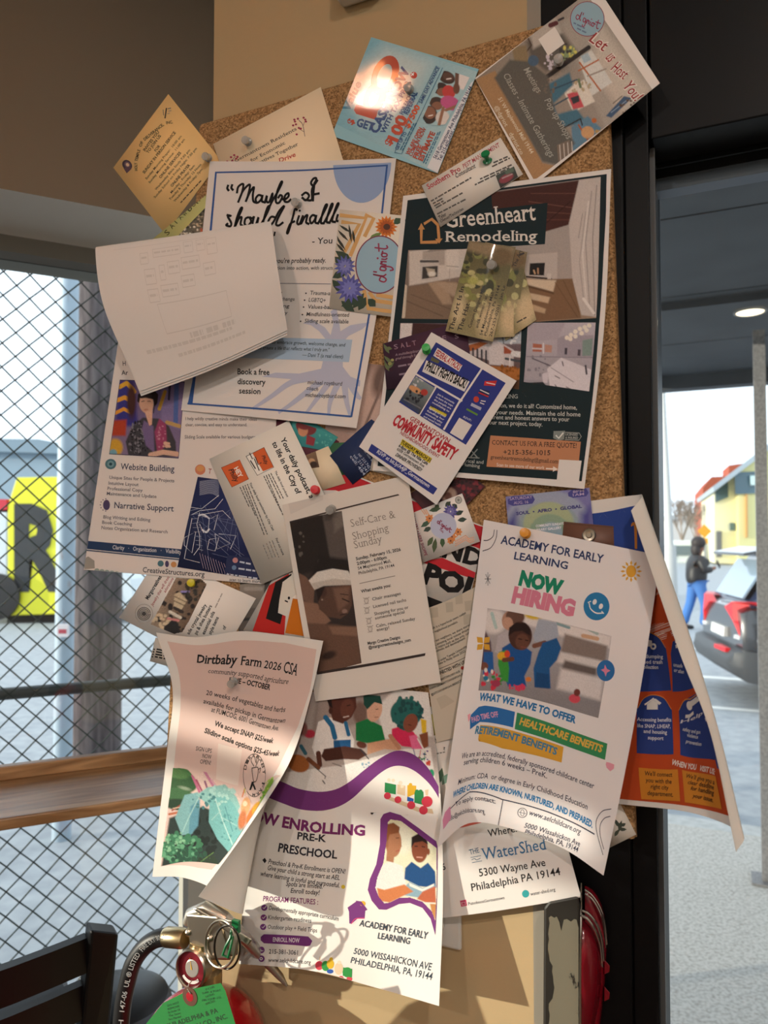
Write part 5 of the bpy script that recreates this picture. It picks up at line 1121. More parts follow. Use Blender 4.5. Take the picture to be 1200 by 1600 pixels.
s.t('GERMANTOWN', 368, 626, 650, 795, 32, '#b03440', .008).t('COMMUNITY SAFETY', 240, 655, 682, 920, 82, '#c0303c', .04).t('NEIGHBORHOOD EVENT', 298, 728, 578, 905, 24, '#b03440', .004)
s.q([(318, 765), (532, 905), (515, 942), (300, 805)], '#d8c23a').t('TUESDAY MARCH 31', 305, 793, 515, 932, 24, K, .02).t('6-8pm @ The Nile Cafe', 288, 820, 495, 955, 23, K, .018).t('6008 Germantown Ave', 275, 845, 470, 972, 22, '#3a3a3c').t('DINNER PROVIDED!', 265, 885, 448, 1000, 24, K, .012, sh=.2)
s.q([(95, 800), (570, 1122), (540, 1168), (70, 850)], B_).t('RSVP at bit.ly/A4JP_Germantown', 130, 865, 505, 1118, 28, '#dfe0ea', .012)
s.build('safety_flyer', 'tilted white flyer with blue blocks and red community safety lettering in the centre', 'flyer')

# ------------------------------------------------------------------ lower and curling sheets
# folded-over bundle of pages: the sheets flop forward over their pinned top
bun = empty('page_bundle', W(300, 470, 4), 'blank backed bundle of pages flopped forward over the upper left flyers', 'stapled pages')
for k, (dx, dy, dl) in enumerate(((0, 0, 0), (1.5, 4, -1.2), (2.5, 8, -2.4))):
    s = Sheet([[(180 + dx, 520, 6 - k * .3), (312 + dx, 510, 6 - k * .3), (438 - dx, 480, 6 - k * .3)],
               [(158 + dx, 405 + dy, 7.5 - k * .3), (292, 386 + dy, 7.5 - k * .3), (424 - dx, 364 + dy, 7.5 - k * .3)],
               [(149 + dx, 393 + dy * .3, 22 + dl), (287, 374 + dy * .3, 22 + dl), (424 - dx, 352 + dy * .3, 22 + dl)],
               [(163 + dx, 482, 36 + dl), (300, 462, 38 + dl), (435 - dx, 428, 36 + dl)],
               [(220 + dx * .2, 611 + dy, 27 + dl), (330, 570 + dy, 29 + dl), (449 - dx * .2, 516 + dy, 27 + dl)]], 279, 216, '#eae6e2')
    if k == 0:
        g = '#dad6d1'; rnd = random.Random(6)
        def frame_(u, v, w, h, t=.7):
            s.r(u, v, u + w, v + t, g); s.r(u, v + h, u + w, v + h + t, g); s.r(u, v, u + t, v + h, g); s.r(u + w, v, u + w + t, v + h, g)
        def bar_(u, v, w, t=2.2):
            p_ = 0
            while p_ < w: q_ = rnd.uniform(3, 11); s.r(u + p_, v, min(u + p_ + q_, u + w), v + t, g); p_ += q_ + 1.8
        s.r(30, 110, 178, 110.7, g)
        for u, v, w, h in ((70, 120, 12, 11), (90, 117, 42, 9), (138, 113, 14, 13), (158, 113, 13, 13), (174, 113, 16, 18), (74, 136, 16, 12), (97, 134, 8, 12), (110, 132, 18, 10), (132, 130, 28, 10), (74, 152, 16, 10), (95, 150, 26, 9), (128, 145, 20, 9), (165, 138, 18, 10)): frame_(u, v, w, h); bar_(u + 2, v + h * .4, w - 4, 2)
        frame_(84, 164, 110, 22)
        bar_(40, 194, 150, 2.4); bar_(90, 201, 120, 2.4)
        for x_ in (120, 148, 176): bar_(x_, 189, 22, 4)
    s.build('sheet', parent=bun)

# self care flyer
s = Sheet([[(441, 789, 6.0), (540, 765, 7), (637, 742, 6.5)], [(467, 950, 6.0), (566, 926, 8), (663, 905, 7)], [(493, 1096, 6.5), (592, 1083, 10), (689, 1066, 10)]], 150, 216, '#e6e0d8').F('B2')
s.q([(175, 582), (740, 440), (747, 446), (178, 590)], '#4c3f3a')
s.ph([(175, 582), (447, 528), (550, 1320), (318, 1380)], ('#453c39', '#352b29'), [
 ('p', '#5f5652', [(345, 550), (450, 528), (480, 800), (390, 830)], 14), ('p', '#79706a', [(400, 540), (450, 530), (460, 600), (410, 640)], 20), ('p', '#2e2826', [(175, 585), (345, 550), (395, 830), (215, 860)], 12), ('s', '#6a625c', 220, 700, 40, 60, 9, 8), ('s', '#5a524c', 350, 820, 60, 30, 12, 9), ('p', '#2a2423', [(330, 760), (480, 780), (490, 850), (270, 900)], 20),
 ('p', '#7a5d4f', [(222, 850), (260, 870), (305, 930), (300, 1010), (235, 990)], 6), ('p', '#8d6c5a', [(235, 995), (320, 1010), (390, 1100), (360, 1120), (270, 1120), (240, 1060)], 8), ('p', '#6e5244', [(255, 1110), (420, 1120), (530, 1140), (550, 1330), (310, 1380), (270, 1250)], 14), ('p', '#8a6a58', [(380, 1130), (530, 1130), (530, 1180), (400, 1170)], 12), ('p', '#4a3630', [(260, 1240), (330, 1270), (330, 1380), (270, 1330)], 16),
 ('p', '#5f463b', [(315, 930), (500, 910), (500, 1020), (480, 1060), (440, 1090), (380, 1080), (330, 1040)], 5), ('p', '#7d5f50', [(400, 930), (490, 920), (480, 1010), (430, 1050)], 16), ('e', '#513a32', 352, 950, 16, 28, 0, 5), ('l', '#2a1f1c', [(450, 985), (485, 1000)], 6), ('l', '#2a1f1c', [(440, 960), (480, 965)], 4), ('e', '#93766a', 462, 1050, 14, 12, 0, 6), ('l', '#3a2924', [(440, 1070), (470, 1062)], 5), ('p', '#2c2220', [(312, 935), (360, 920), (345, 960), (325, 1000)], 5), ('e', '#b39a88', 345, 990, 4, 4, 0, 3),
 ('p', '#e2dcd4', [(275, 890), (320, 845), (400, 828), (480, 840), (498, 870), (500, 912), (420, 905), (350, 918), (305, 938)], 4), ('p', '#c9c0b6', [(290, 905), (400, 880), (498, 890), (500, 912), (350, 918), (305, 938)], 6), ('e', '#3c2c27', 380, 1280, 40, 20, -20, 14)], step=1.1, grain=.06)
s.q([(318, 1366), (883, 1268), (880, 1282), (318, 1380)], '#3f3431')
for w_, x0, y0, x1, y1 in (('Self-Care &', 497, 612, 728, 562), ('Shopping', 508, 680, 695, 632), ('Sunday', 515, 724, 660, 690)): s.t(w_, x0, y0, x1, y1, 40, '#8d847c', -.012, True)
for w_, x0, y0, x1, y1, b_ in (('Sunday, February 15, 2026', 522, 785, 755, 735, .018), ('2:00pm - 6:00pm', 527, 810, 682, 776, .018), ('54 Maplewood Mall,', 532, 835, 705, 795, 0), ('Philadelphia, PA 19144', 536, 860, 722, 818, 0), ('What awaits you:', 548, 955, 703, 922, .018), ('Chair massages', 607, 995, 755, 964, 0), ('Licensed nail techs', 612, 1034, 783, 998, 0), ('Shopping for you or', 618, 1072, 795, 1036, 0), ('someone special', 622, 1094, 775, 1060, 0), ('Calm, relaxed Sunday', 627, 1135, 830, 1095, 0), ('energy!', 630, 1155, 695, 1142, 0), ('Margo Creative Designs', 583, 1225, 752, 1192, .016), ('@margocreativedesigns_com', 587, 1247, 808, 1206, .016)):
    s.t(w_, x0, y0, x1, y1, 16, '#3a3432', b_)
s.l([(540, 906), (724, 866)], 3, '#8d847c')
for cx, cy in ((575, 995), (578, 1045), (588, 1100), (595, 1142)): s.e(cx, cy, 12, 16, '#b3aaa2').e(cx, cy, 8, 12, '#ddd6ce').l([(cx - 15, cy - 14), (cx, cy - 8), (cx + 14, cy - 18)], 4, '#b3aaa2').l([(cx - 12, cy + 18), (cx + 12, cy + 14)], 3, '#b3aaa2')
s.q([(160, 450), (345, 400), (350, 470), (180, 545)], '#dcd6cf')
s.build('self_care_flyer', 'off white self care flyer with a dark massage photo in the middle of the board', 'flyer')

# watershed flyer, little leaf card
s = Sheet([[(560, 1312, 2.6), (716, 1285, 3), (869, 1258, 2.8)], [(585, 1446, 3.5), (750, 1427, 6), (908, 1402, 5)]], 216, 120, '#e9e5e1').F('C4')
s.q([(215, 135), (255, 128), (320, 118), (320, 130), (240, 150), (210, 155)], '#d86a5c')
s.t('Where:', 352, 193, 480, 170, 32, '#2a2829').t('THE', 268, 272, 312, 262, 22, '#3a6280', 0, True).l([(274, 285), (318, 277)], 3, '#3a6280').l([(278, 295), (290, 290), (300, 296), (316, 288)], 3, '#3a6280', True).l([(280, 308), (322, 300)], 3, '#3a6280')
s.t('WaterShed', 325, 297, 612, 248, 52, '#3f74a0', 0, True)
s.t('5300 Wayne Ave', 312, 370, 608, 322, 34, '#2a2829').t('Philadelphia PA 19144', 278, 435, 675, 362, 34, '#2a2829')
s.e(518, 447, 16, 17, '#3aa5a8').t('water-shed.org', 540, 456, 652, 434, 15, '#3a3638', 0, True)
s.q([(225, 478), (252, 473), (257, 500), (230, 505)], '#c2476a').l([(232, 486), (247, 484), (250, 496), (235, 498)], 2, '#f0e6e6', closed=True).t('PunoknoxGermantown', 262, 498, 425, 470, 13, '#3a3638', 0, True)
s.t('6', 145, 342, 162, 340, 30, '#2a2829').e(138, 514, 5, 4, '#2a2829')
s.build('venue_address_flyer', 'white flyer with blue serif lettering and an address at the bottom of the board', 'flyer')
s = Sheet([[(934, 1290, 1.0), (966, 1250, 1.0)], [(950, 1326, 1.0), (994, 1304, 1.0)]], 40, 30, '#d6d0c6', thick=.4).F('B5')
for a in ((880, 690, 915, 740), (920, 700, 905, 760), (945, 745, 905, 745), (885, 780, 905, 745), (940, 715, 915, 730)): leaf(s, *a, 9, '#4a5248')
s.build('leaf_card', 'small pale card printed with a leaf sprig at the lower right corner of the board', 'card', material=M_CARD)

# event card, brown snap card, city poster
s = Sheet([[(790, 776, 5.0), (921, 762, 5.0)], [(799, 880, 5.0), (932, 868, 5.0)]], 120, 95, '#8d8bb4', thick=.4).F('B4')
s.ph([(347, 113), (761, 70), (796, 404), (376, 442)], ('#7d7ab0', '#5f5a9c'), [('e', '#97a0b8', 555, 250, 210, 170, 0, 20), ('e', '#8f9fa8', 560, 280, 160, 140, 0, 10), ('e', '#a3b08d', 560, 250, 125, 110, 0, 12), ('e', '#86a08a', 565, 290, 100, 90, 0, 10), ('e', '#8aa4b4', 570, 300, 60, 60, 0, 14), ('p', '#4a4a8d', [(347, 250), (400, 180), (410, 420), (370, 440)], 40), ('p', '#4a4890', [(720, 200), (770, 160), (780, 400), (720, 380)], 40)], step=1.2)
s.q([(358, 128), (380, 112), (480, 106), (492, 128), (480, 148), (385, 160), (360, 150)], '#45448c').q([(655, 95), (675, 80), (745, 72), (757, 95), (745, 112), (680, 120), (658, 112)], '#45448c')
s.t('SATURDAY', 368, 132, 480, 122, 14, '#b9a8c8').t('AUG. 16', 388, 152, 460, 146, 14, '#b9a8c8').t('8PM', 680, 96, 735, 90, 12, '#b9a8c8').t('1AM', 680, 112, 735, 106, 12, '#b9a8c8')
s.t('SOUL  •  AFRO  •  GLOBAL', 400, 205, 725, 168, 15, '#3c3c7a', .04)
s.t('COMMUNITY SUNDAYS', 497, 265, 635, 252, 12, '#e2e2ea', .02).t('LIBRARY GALLERY', 490, 285, 625, 272, 12, '#e2e2ea', .02)
s.build('event_card', 'purple and green event card with arcs above the hiring flyer', 'card', material=M_CARD)
bc = Sheet([[(881, 815, 6.4), (977, 824, 6.4)], [(876, 872, 6.4), (972, 878, 6.4)]], 90, 45, '#6b4a3c', thick=1.2).F('B4')
bc.l([(640, 246), (935, 268)], 3, '#573a2e')
bt = empty('snap_holder', W(930, 845, 6), 'brown leather look card holder with a metal snap beside the purple event card', 'card holder')
bc.build('holder_panel', material=M_CARD, parent=bt)
mb = MB(); mb.lathe(W(920.5, 836, 6.4), NB, [(.0062, 0), (.0062, .0008), (.0052, .0016), (.003, .0012), (.0022, .0022), (0, .0022)], 24); mb.build('snap_button', M_STEEL, bt, smooth=True)

s = Sheet([[(860, 790, 3.2), (935, 781, 4), (990, 774, 12), (1003, 775, 22), (986, 798, 30)],
           [(855, 930, 3.2), (945, 938, 4), (1020, 900, 19), (1043, 890, 36), (1022, 905, 47)],
           [(850, 1060, 3.2), (960, 1078, 5), (1050, 1055, 30), (1086, 1020, 54), (1064, 1026, 64)],
           [(845, 1180, 3.2), (960, 1190, 6), (1068, 1190, 46), (1122, 1150, 74), (1110, 1146, 84)],
           [(840, 1240, 3.2), (966, 1256, 8), (1080, 1270, 54), (1158, 1302, 88), (1150, 1332, 96)]], 216, 279, '#e9e5e0', back='#dedbd4').F('B6')
O_ = '#c04c22'; N_ = '#2c4186'
s.gap = 0.09; s.fine = 2.5; u0, u1 = 9, 207
s.r(u0, 9, u1, 62, '#2f4a98'); s.r(u0, 62, u1, 270, O_)
s.q([(270, 160), (290, 200), (293, 260), (275, 262), (268, 200)], '#d58a3a').q([(250, 155), (262, 150), (264, 270), (254, 268)], '#d58a3a').e(250, 170, 12, 16, '#d58a3a')
s.t('ar', 336, 475, 352, 474, 22, '#e2c4b4').t('t wi', 330, 522, 362, 525, 24, '#e8cdbd').t('WHAT WE DO', 312, 600, 470, 612, 26, '#eadfd6', .01)
def arch(pts): s.q(pts, N_)
arch([(200, 880), (220, 700), (270, 640), (320, 628), (360, 650), (388, 690), (412, 880)])
arch([(418, 885), (410, 720), (418, 670), (440, 640), (470, 640), (505, 700), (545, 890), (520, 900)])
arch([(264, 1150), (262, 960), (290, 915), (330, 897), (380, 910), (415, 965), (422, 1155)])
arch([(452, 1158), (445, 965), (470, 920), (510, 918), (550, 950), (575, 1000), (600, 1180)])
arch([(600, 1165), (590, 1090), (650, 1150), (690, 1280), (612, 1215)])
for pts in ([(268, 955), (292, 916), (330, 899), (380, 912), (413, 960)], [(320, 628), (360, 652), (388, 695)], [(446, 965), (470, 922), (508, 918)]): s.l(pts, 3, '#d58a3a', True)
s.l([(300, 940), (335, 915), (362, 938)], 7, '#e6e2de').q([(308, 940), (334, 920), (355, 936), (355, 962), (308, 962)], '#e6e2de').l([(335, 925), (345, 918), (368, 935)], 5, '#e6e2de')
s.e(492, 946, 12, 20, '#e6e2de', -10).l([(478, 992), (494, 990), (508, 978)], 8, '#e6e2de')
s.e(335, 690, 13, 14, '#e6e2de').e(335, 690, 6, 6, N_).q([(310, 660), (330, 665), (330, 690), (308, 690)], '#e6e2de')
s.l([(432, 668), (450, 672)], 6, '#e6e2de').l([(434, 690), (452, 706)], 6, '#e6e2de')
for w_, x0, y0, x1, y1 in (('Illegal dumping', 240, 738, 378, 742), ('& missed trash', 240, 762, 376, 765), ('collection', 285, 785, 358, 787), ('Potho', 418, 745, 450, 749), ('unsafe', 422, 775, 462, 782), ('or aban', 424, 798, 468, 807), ('Accessing benefits', 264, 1010, 413, 1014), ('like SNAP, LIHEAP,', 266, 1038, 410, 1042), ('and housing', 293, 1062, 395, 1068), ('support', 312, 1090, 380, 1094), ('Help with public', 453, 1022, 535, 1038), ('safety and gun', 463, 1052, 540, 1067), ('violence', 482, 1078, 530, 1088), ('prevention', 478, 1105, 545, 1119)):
    s.t(w_, x0, y0, x1, y1, 16, '#dfe0ea', .006)
s.t('WHEN YOU', 412, 1198, 520, 1222, 23, '#efe6dc', .018).t('VISIT US:', 532, 1225, 600, 1243, 23, '#efe6dc', .018)
s.q([(272, 1212), (442, 1220), (452, 1358), (284, 1348)], '#d0862c').q([(460, 1222), (605, 1250), (632, 1392), (472, 1362)], '#d0862c').q([(618, 1255), (640, 1265), (668, 1412), (640, 1395)], '#d0862c')
for w_, x0, y0, x1, y1 in (("We'll connect", 298, 1245, 418, 1252), ('you with the', 303, 1274, 415, 1282), ('right city', 325, 1302, 402, 1308), ('department.', 310, 1330, 422, 1338), ("We'll give you a", 474, 1254, 600, 1286), ('clear deadline', 484, 1282, 598, 1308), ('for handling', 496, 1308, 598, 1332), ('your issue.', 506, 1340, 595, 1362)): s.t(w_, x0, y0, x1, y1, 19, '#3a2a20', .004)
s.build('city_services_poster', 'curling orange and blue city services poster at the right edge of the board', 'poster', res=2.5)

# hiring flyer
s = Sheet([[(756, 812, 10), (823, 825, 11), (891, 839, 11), (960, 853, 13), (1032, 868, 19)],
           [(734, 980, 13), (795, 985, 13), (865, 998, 13), (938, 1015, 18), (1008, 1033, 31)],
           [(706, 1165, 30), (762, 1155, 17), (832, 1166, 13), (905, 1185, 17), (977, 1204, 28)],
           [(684, 1324, 48), (734, 1286, 26), (806, 1297, 14), (882, 1327, 18), (943, 1368, 28)]], 216, 279, '#ebe7e7').F('B4')
s.l([(305, 280), (300, 320), (275, 365), (235, 382)], 3, '#3a3a48', True).l([(292, 278), (285, 310), (262, 328), (240, 330)], 3, '#3a3a48', True)
s.t('ACADEMY FOR EARLY', 322, 345, 828, 442, 40, '#33406a', .012).t('LEARNING', 388, 422, 652, 472, 36, '#33406a', .012)
s.t('NOW', 410, 545, 622, 598, 66, '#1f8a6a', .06).t('HIRING', 375, 632, 682, 702, 72, '#d9849c', .06)
petals(s, 967, 482, 28, 54, 12, '#dfa63c', 6); s.e(967, 482, 25, 30, '#dfa63c')
s.e(796, 655, 64, 69, '#2f7fb4', 0, 40).e(787, 633, 10, 14, '#ebe7e7', 20).e(818, 655, 10, 14, '#ebe7e7', 20).l([(760, 640), (768, 668), (795, 688), (828, 688)], 5, '#ebe7e7', True).l([(755, 636), (768, 630)], 4, '#ebe7e7').l([(822, 680), (832, 690)], 4, '#ebe7e7')
for a in np.linspace(0, math.pi, 4, endpoint=False): s.l([(260 - 15 * math.cos(a), 520 - 32 * math.sin(a)), (260 + 15 * math.cos(a), 520 + 32 * math.sin(a))], 2, '#4a4a52')
s.ph([(258, 664), (870, 802), (805, 1206), (213, 1070)], ('#b9b2b4', '#8d898c'), [
 ('p', '#e2dcda', [(440, 690), (870, 802), (860, 860), (620, 800), (440, 740)], 16), ('p', '#8a7c76', [(640, 790), (850, 850), (840, 930), (620, 880)], 14), ('p', '#d8d2d0', [(620, 880), (845, 930), (830, 980), (600, 930)], 14), ('p', '#6a5f5c', [(640, 920), (800, 960), (790, 1010), (620, 970)], 16), ('l', '#d0a888', [(730, 800), (800, 815)], 20), ('e', '#d6b43c', 480, 705, 40, 14, 10, 10), ('l', '#8aa4a8', [(600, 740), (660, 760)], 14), ('l', '#a8b8b4', [(760, 770), (800, 790)], 14), ('p', '#d9d4d4', [(620, 960), (830, 1010), (815, 1120), (600, 1060)], 20), ('p', '#8f8b8e', [(430, 1050), (815, 1130), (805, 1206), (213, 1080)], 14), ('e', '#e0dad8', 290, 730, 60, 60, 0, 20), ('l', '#b5ccc8', [(280, 690), (300, 760)], 16),
 ('p', '#5f4a52', [(250, 780), (275, 830), (285, 960), (225, 960), (225, 860)], 8), ('p', '#2a5fa0', [(240, 880), (285, 880), (290, 980), (235, 990)], 6), ('e', '#7a4a3c', 240, 950, 22, 20, 0, 5),
 ('p', '#b9b3b8', [(310, 800), (360, 770), (390, 900), (330, 900), (295, 880)], 6), ('e', '#b58a74', 375, 725, 46, 50, 0, 5), ('e', '#6a4c40', 395, 705, 46, 36, 10, 6), ('e', '#c49a84', 358, 738, 26, 30, 0, 5),
 ('p', '#a9b0be', [(510, 715), (600, 735), (610, 800), (560, 850), (490, 830), (485, 800)], 6), ('l', '#7d5242', [(490, 850), (540, 835)], 24), ('p', '#235a92', [(530, 835), (600, 810), (622, 860), (600, 920), (565, 960), (570, 1060), (490, 1050), (485, 960), (510, 880)], 5), ('p', '#1d4a7c', [(500, 980), (560, 990), (565, 1062), (490, 1055)], 6),
 ('p', '#1f5596', [(330, 860), (370, 835), (450, 860), (478, 880), (470, 940), (440, 1000), (450, 1050), (360, 1050), (330, 980)], 5), ('e', '#4f3128', 420, 800, 58, 70, 0, 4), ('p', '#2c1c1a', [(362, 800), (365, 760), (400, 735), (445, 738), (470, 770), (468, 800), (430, 775), (390, 780)], 5), ('e', '#6a4436', 430, 830, 34, 40, 0, 8), ('l', '#2a1a18', [(412, 815), (426, 818)], 5), ('l', '#2a1a18', [(446, 822), (458, 824)], 5), ('l', '#8a4a40', [(425, 855), (446, 858)], 5),
 ('p', '#3f9a3c', [(315, 880), (350, 870), (365, 960), (360, 1030), (330, 1020), (310, 940)], 6), ('e', '#e8b030', 330, 900, 24, 20, 0, 5), ('e', '#d84c2c', 355, 890, 14, 18, 0, 4), ('l', '#6a4234', [(340, 920), (380, 915)], 22), ('s', '#d0384c', 270, 1020, 50, 40, 12, 10), ('s', '#3a8a3c', 300, 1010, 40, 40, 8, 9), ('s', '#e8e0d8', 262, 990, 30, 30, 6, 7), ('s', '#d84060', 390, 1060, 60, 16, 10, 9), ('e', '#a83c58', 300, 1035, 22, 18, 0, 4), ('e', '#2a7a9c', 250, 1010, 12, 12, 0, 4), ('e', '#d05060', 688, 1110, 28, 22, 10, 5), ('e', '#7a3c34', 700, 1080, 16, 18, 0, 4), ('e', '#d8803c', 460, 1015, 14, 12, 0, 4)], step=1.05, grain=.05)
petals(s, 238, 838, 2, 46, 4, '#dba53a', 17, math.pi / 4)
s.e(842, 972, 44, 52, '#2f6fae', 0, 36).q([(838, 942), (848, 964), (866, 972), (848, 982), (842, 1002), (834, 980), (818, 968), (834, 962)], '#e08aa6')
s.F('B5')
s.t('WHAT WE HAVE TO OFFER', 215, 108, 692, 222, 34, '#2f78b0', .035)
s.q([(172, 205), (176, 180), (215, 140), (245, 134), (394, 165), (384, 242), (220, 215), (172, 252)], '#2f70b4').t('PAID TIME OFF', 182, 218, 314, 190, 26, '#d8a0c0', .02)
s.q([(404, 168), (850, 322), (838, 402), (392, 250)], '#3a8f5c').t('HEALTHCARE BENEFITS', 414, 226, 820, 365, 34, '#e0b450', .03)
s.q([(212, 300), (222, 230), (634, 338), (624, 415), (330, 345), (215, 310)], '#dfa83c').t('RETIREMENT BENEFITS', 195, 272, 598, 378, 34, '#4a86a8', .03)
for w_, x0, y0, x1, y1 in (('We are an accredited, federally sponsored childcare center', 128, 398, 782, 545), ('serving children 6 weeks – PreK.', 140, 428, 552, 494), ('Minimum: CDA  or degree in Early Childhood Education', 112, 526, 750, 648)): s.t(w_, x0, y0, x1, y1, 25, '#3a3c50')
s.t('WHERE CHILDREN ARE KNOWN, NURTURED, AND PREPARED.', 85, 590, 775, 738, 27, '#2f80b8', .03)
s.l([(75, 642), (170, 560), (330, 597), (560, 660), (785, 768)], 3, '#3a3c50').l([(334, 598), (310, 728)], 3, '#3a3c50')
s.t('To apply contact:', 100, 632, 298, 618, 22, '#3a3c50').t('info@aelchildcare.org', 70, 705, 245, 668, 22, '#3a3c50')
s.l([(430 + 23 * math.cos(a), 663 + 23 * math.sin(a)) for a in np.linspace(0, 6.1, 22)], 3, '#3a3c50', closed=True).l([(430 + 9 * math.cos(a), 663 + 16 * math.sin(a)) for a in np.linspace(0, 6.1, 18)], 2, '#3a3c50', closed=True).l([(414, 660), (447, 667)], 2, '#3a3c50')
s.t('www.aelchildcare.org', 460, 672, 714, 770, 26, '#3a3c50').t('5000 Wissahickon Ave', 438, 735, 712, 830, 25, '#3a3c50').t('Philadelphia, PA, 19144', 440, 768, 702, 858, 25, '#3a3c50')
s.q([(845, 412), (862, 416), (884, 425), (882, 445), (864, 458), (846, 440), (842, 424)], '#e8a0b0').q([(160, 180), (174, 172), (172, 200), (164, 215)], '#e8a0b0').q([(48, 660), (74, 630), (78, 690), (40, 745), (36, 700)], '#d890b4')
for r_ in (0, 34): s.l([(868, 644 + r_), (825, 655 + r_), (796, 700 + r_ * .5), (798, 760 + r_ * .2), (828, 870 - r_)] if not r_ else [(864, 680), (836, 690), (816, 720), (814, 770), (832, 842)], 3, '#3a3c50', True)
s.build('hiring_flyer', 'wavy white hiring flyer with green and pink heading under an orange pin', 'flyer')

# pre-k flyer
s = Sheet([[(452, 1084, 3), (525, 1079, 4.5), (597, 1076, 5.5), (669, 1082, 4)],
           [(415, 1230, 5), (500, 1238, 7), (592, 1236, 6), (688, 1238, 5)],
           [(383, 1390, 10), (482, 1392, 14), (587, 1394, 15), (692, 1400, 18)],
           [(373, 1506, 16), (481, 1516, 29), (590, 1544, 27), (686, 1572, 38)]], 216, 279, '#efebe6').F('D7')
PU = '#7a3a80'
s.ph([(95, 60), (1075, 70), (1160, 800), (-60, 760)], ('#b9aca6', '#c4bab4'), [
 ('p', '#ece8e3', [(840, 70), (1075, 70), (1090, 400), (760, 420), (700, 200)], 20), ('p', '#a3938c', [(300, 60), (640, 60), (640, 300), (250, 400)], 30), ('e', '#7d6258', 590, 240, 50, 80, 0, 20), ('e', '#c0384c', 240, 385, 40, 30, 0, 12), ('e', '#8d5a54', 195, 350, 30, 50, 0, 14),
 ('p', '#f0ece8', [(60, 700), (80, 650), (480, 600), (900, 490), (1080, 480), (1120, 760), (600, 900), (0, 800)], 8),
 ('p', '#efebe8', [(300, 300), (380, 270), (500, 310), (550, 430), (545, 480), (340, 520), (280, 540), (255, 480)], 5), ('p', '#5a3228', [(365, 140), (560, 130), (565, 200), (530, 270), (470, 315), (400, 290), (375, 200)], 5), ('e', '#6d3f32', 500, 210, 46, 70, 10, 12), ('p', '#241918', [(360, 150), (390, 145), (400, 210), (375, 190)], 4), ('l', '#2a1a18', [(500, 190), (520, 185)], 6), ('l', '#e0d0c8', [(475, 270), (510, 262)], 7), ('e', '#4a2820', 385, 225, 14, 22, 0, 4),
 ('l', '#2a6f9c', [(350, 270), (395, 330), (415, 410)], 34), ('l', '#2a6f9c', [(490, 310), (510, 390)], 26), ('p', '#245f94', [(405, 430), (525, 425), (525, 500), (500, 560), (410, 560)], 5), ('p', '#4f2c22', [(340, 490), (480, 470), (600, 490), (640, 530), (580, 565), (480, 560), (350, 575), (320, 540)], 6), ('l', '#5c3428', [(300, 520), (310, 600)], 34), ('e', '#6a3c2e', 600, 460, 36, 24, 20, 6), ('l', '#3a3a44', [(590, 490), (650, 560)], 7),
 ('p', '#1f7d44', [(560, 310), (640, 280), (740, 330), (765, 430), (700, 450), (640, 450), (560, 430)], 5), ('e', '#e0b298', 690, 220, 52, 82, 12, 5), ('p', '#1f4a40', [(612, 120), (640, 112), (730, 120), (745, 180), (690, 165), (640, 215), (615, 180)], 4), ('l', '#a8705c', [(690, 270), (715, 268)], 6), ('l', '#4a3028', [(700, 215), (715, 212)], 5), ('p', '#d2a080', [(640, 450), (800, 420), (870, 470), (860, 500), (760, 490), (640, 530)], 6),
 ('p', '#d8305c', [(810, 350), (860, 335), (960, 370), (1000, 430), (960, 480), (880, 470), (810, 400)], 6), ('e', '#2a6a66', 910, 240, 110, 100, 0, 8), ('s', '#2a6a66', 910, 240, 120, 110, 40, 16), ('s', '#244f50', 930, 260, 100, 100, 24, 14), ('e', '#8a4f3c', 940, 310, 48, 66, 20, 6), ('l', '#4a2820', [(925, 320), (945, 326)], 5), ('l', '#a03c44', [(930, 358), (950, 360)], 6), ('p', '#e8c030', [(1010, 280), (1050, 290), (1050, 380), (1020, 380)], 5), ('p', '#8a4f34', [(1000, 390), (1060, 370), (1065, 470), (1030, 490)], 6), ('p', '#e8709c', [(930, 400), (980, 390), (1030, 490), (950, 490)], 8), ('l', '#c08a6c', [(800, 400), (860, 480)], 30), ('l', '#efe8e4', [(990, 420), (1030, 490)], 10),
 ('e', '#b06a38', 160, 590, 80, 60, 20, 8), ('l', '#7d4a30', [(230, 560), (300, 620)], 30), ('l', '#3a6a7c', [(180, 470), (210, 520)], 26), ('s', '#2a7a5c', 1000, 570, 50, 20, 8, 12), ('s', '#5a3a8c', 1050, 540, 20, 40, 6, 8), ('s', '#d84c3c', 1070, 590, 20, 20, 4, 10), ('l', '#3a4a8c', [(960, 490), (975, 550)], 5), ('l', '#c8343c', [(1010, 500), (1000, 560)], 5), ('l', '#2a8a5c', [(1040, 510), (1035, 570)], 5), ('e', '#2f9a6c', 1085, 660, 20, 30, 0, 6), ('l', '#55504c', [(270, 610), (350, 680), (345, 695)], 6), ('s', '#8ab0c8', 630, 600, 30, 20, 6, 8), ('l', '#8d8480', [(400, 590), (460, 610)], 8), ('l', '#6a6460', [(330, 710), (345, 730)], 8)], step=1.1, grain=.05)
top = [(-70, 690), (40, 715), (160, 765), (300, 787), (420, 770), (520, 715), (620, 635), (720, 560), (820, 507), (900, 505), (980, 540), (1060, 620), (1108, 700), (1135, 750)]
bot = [(1135, 830), (1110, 785), (1060, 720), (980, 650), (900, 612), (820, 610), (740, 650), (640, 735), (540, 830), (440, 890), (320, 918), (180, 910), (60, 870), (-90, 810)]
B_ = _basis(len(top), np.linspace(0, 1, 53)); tp = [tuple(p) for p in B_ @ np.array(top)]; bt_ = [tuple(p) for p in B_ @ np.array(bot)]
s.q(bt_ + [(-160, 860), (-60, 960), (500, 960), (1160, 960), (1175, 830)], '#efebe6')
s.q(tp + bt_, PU)
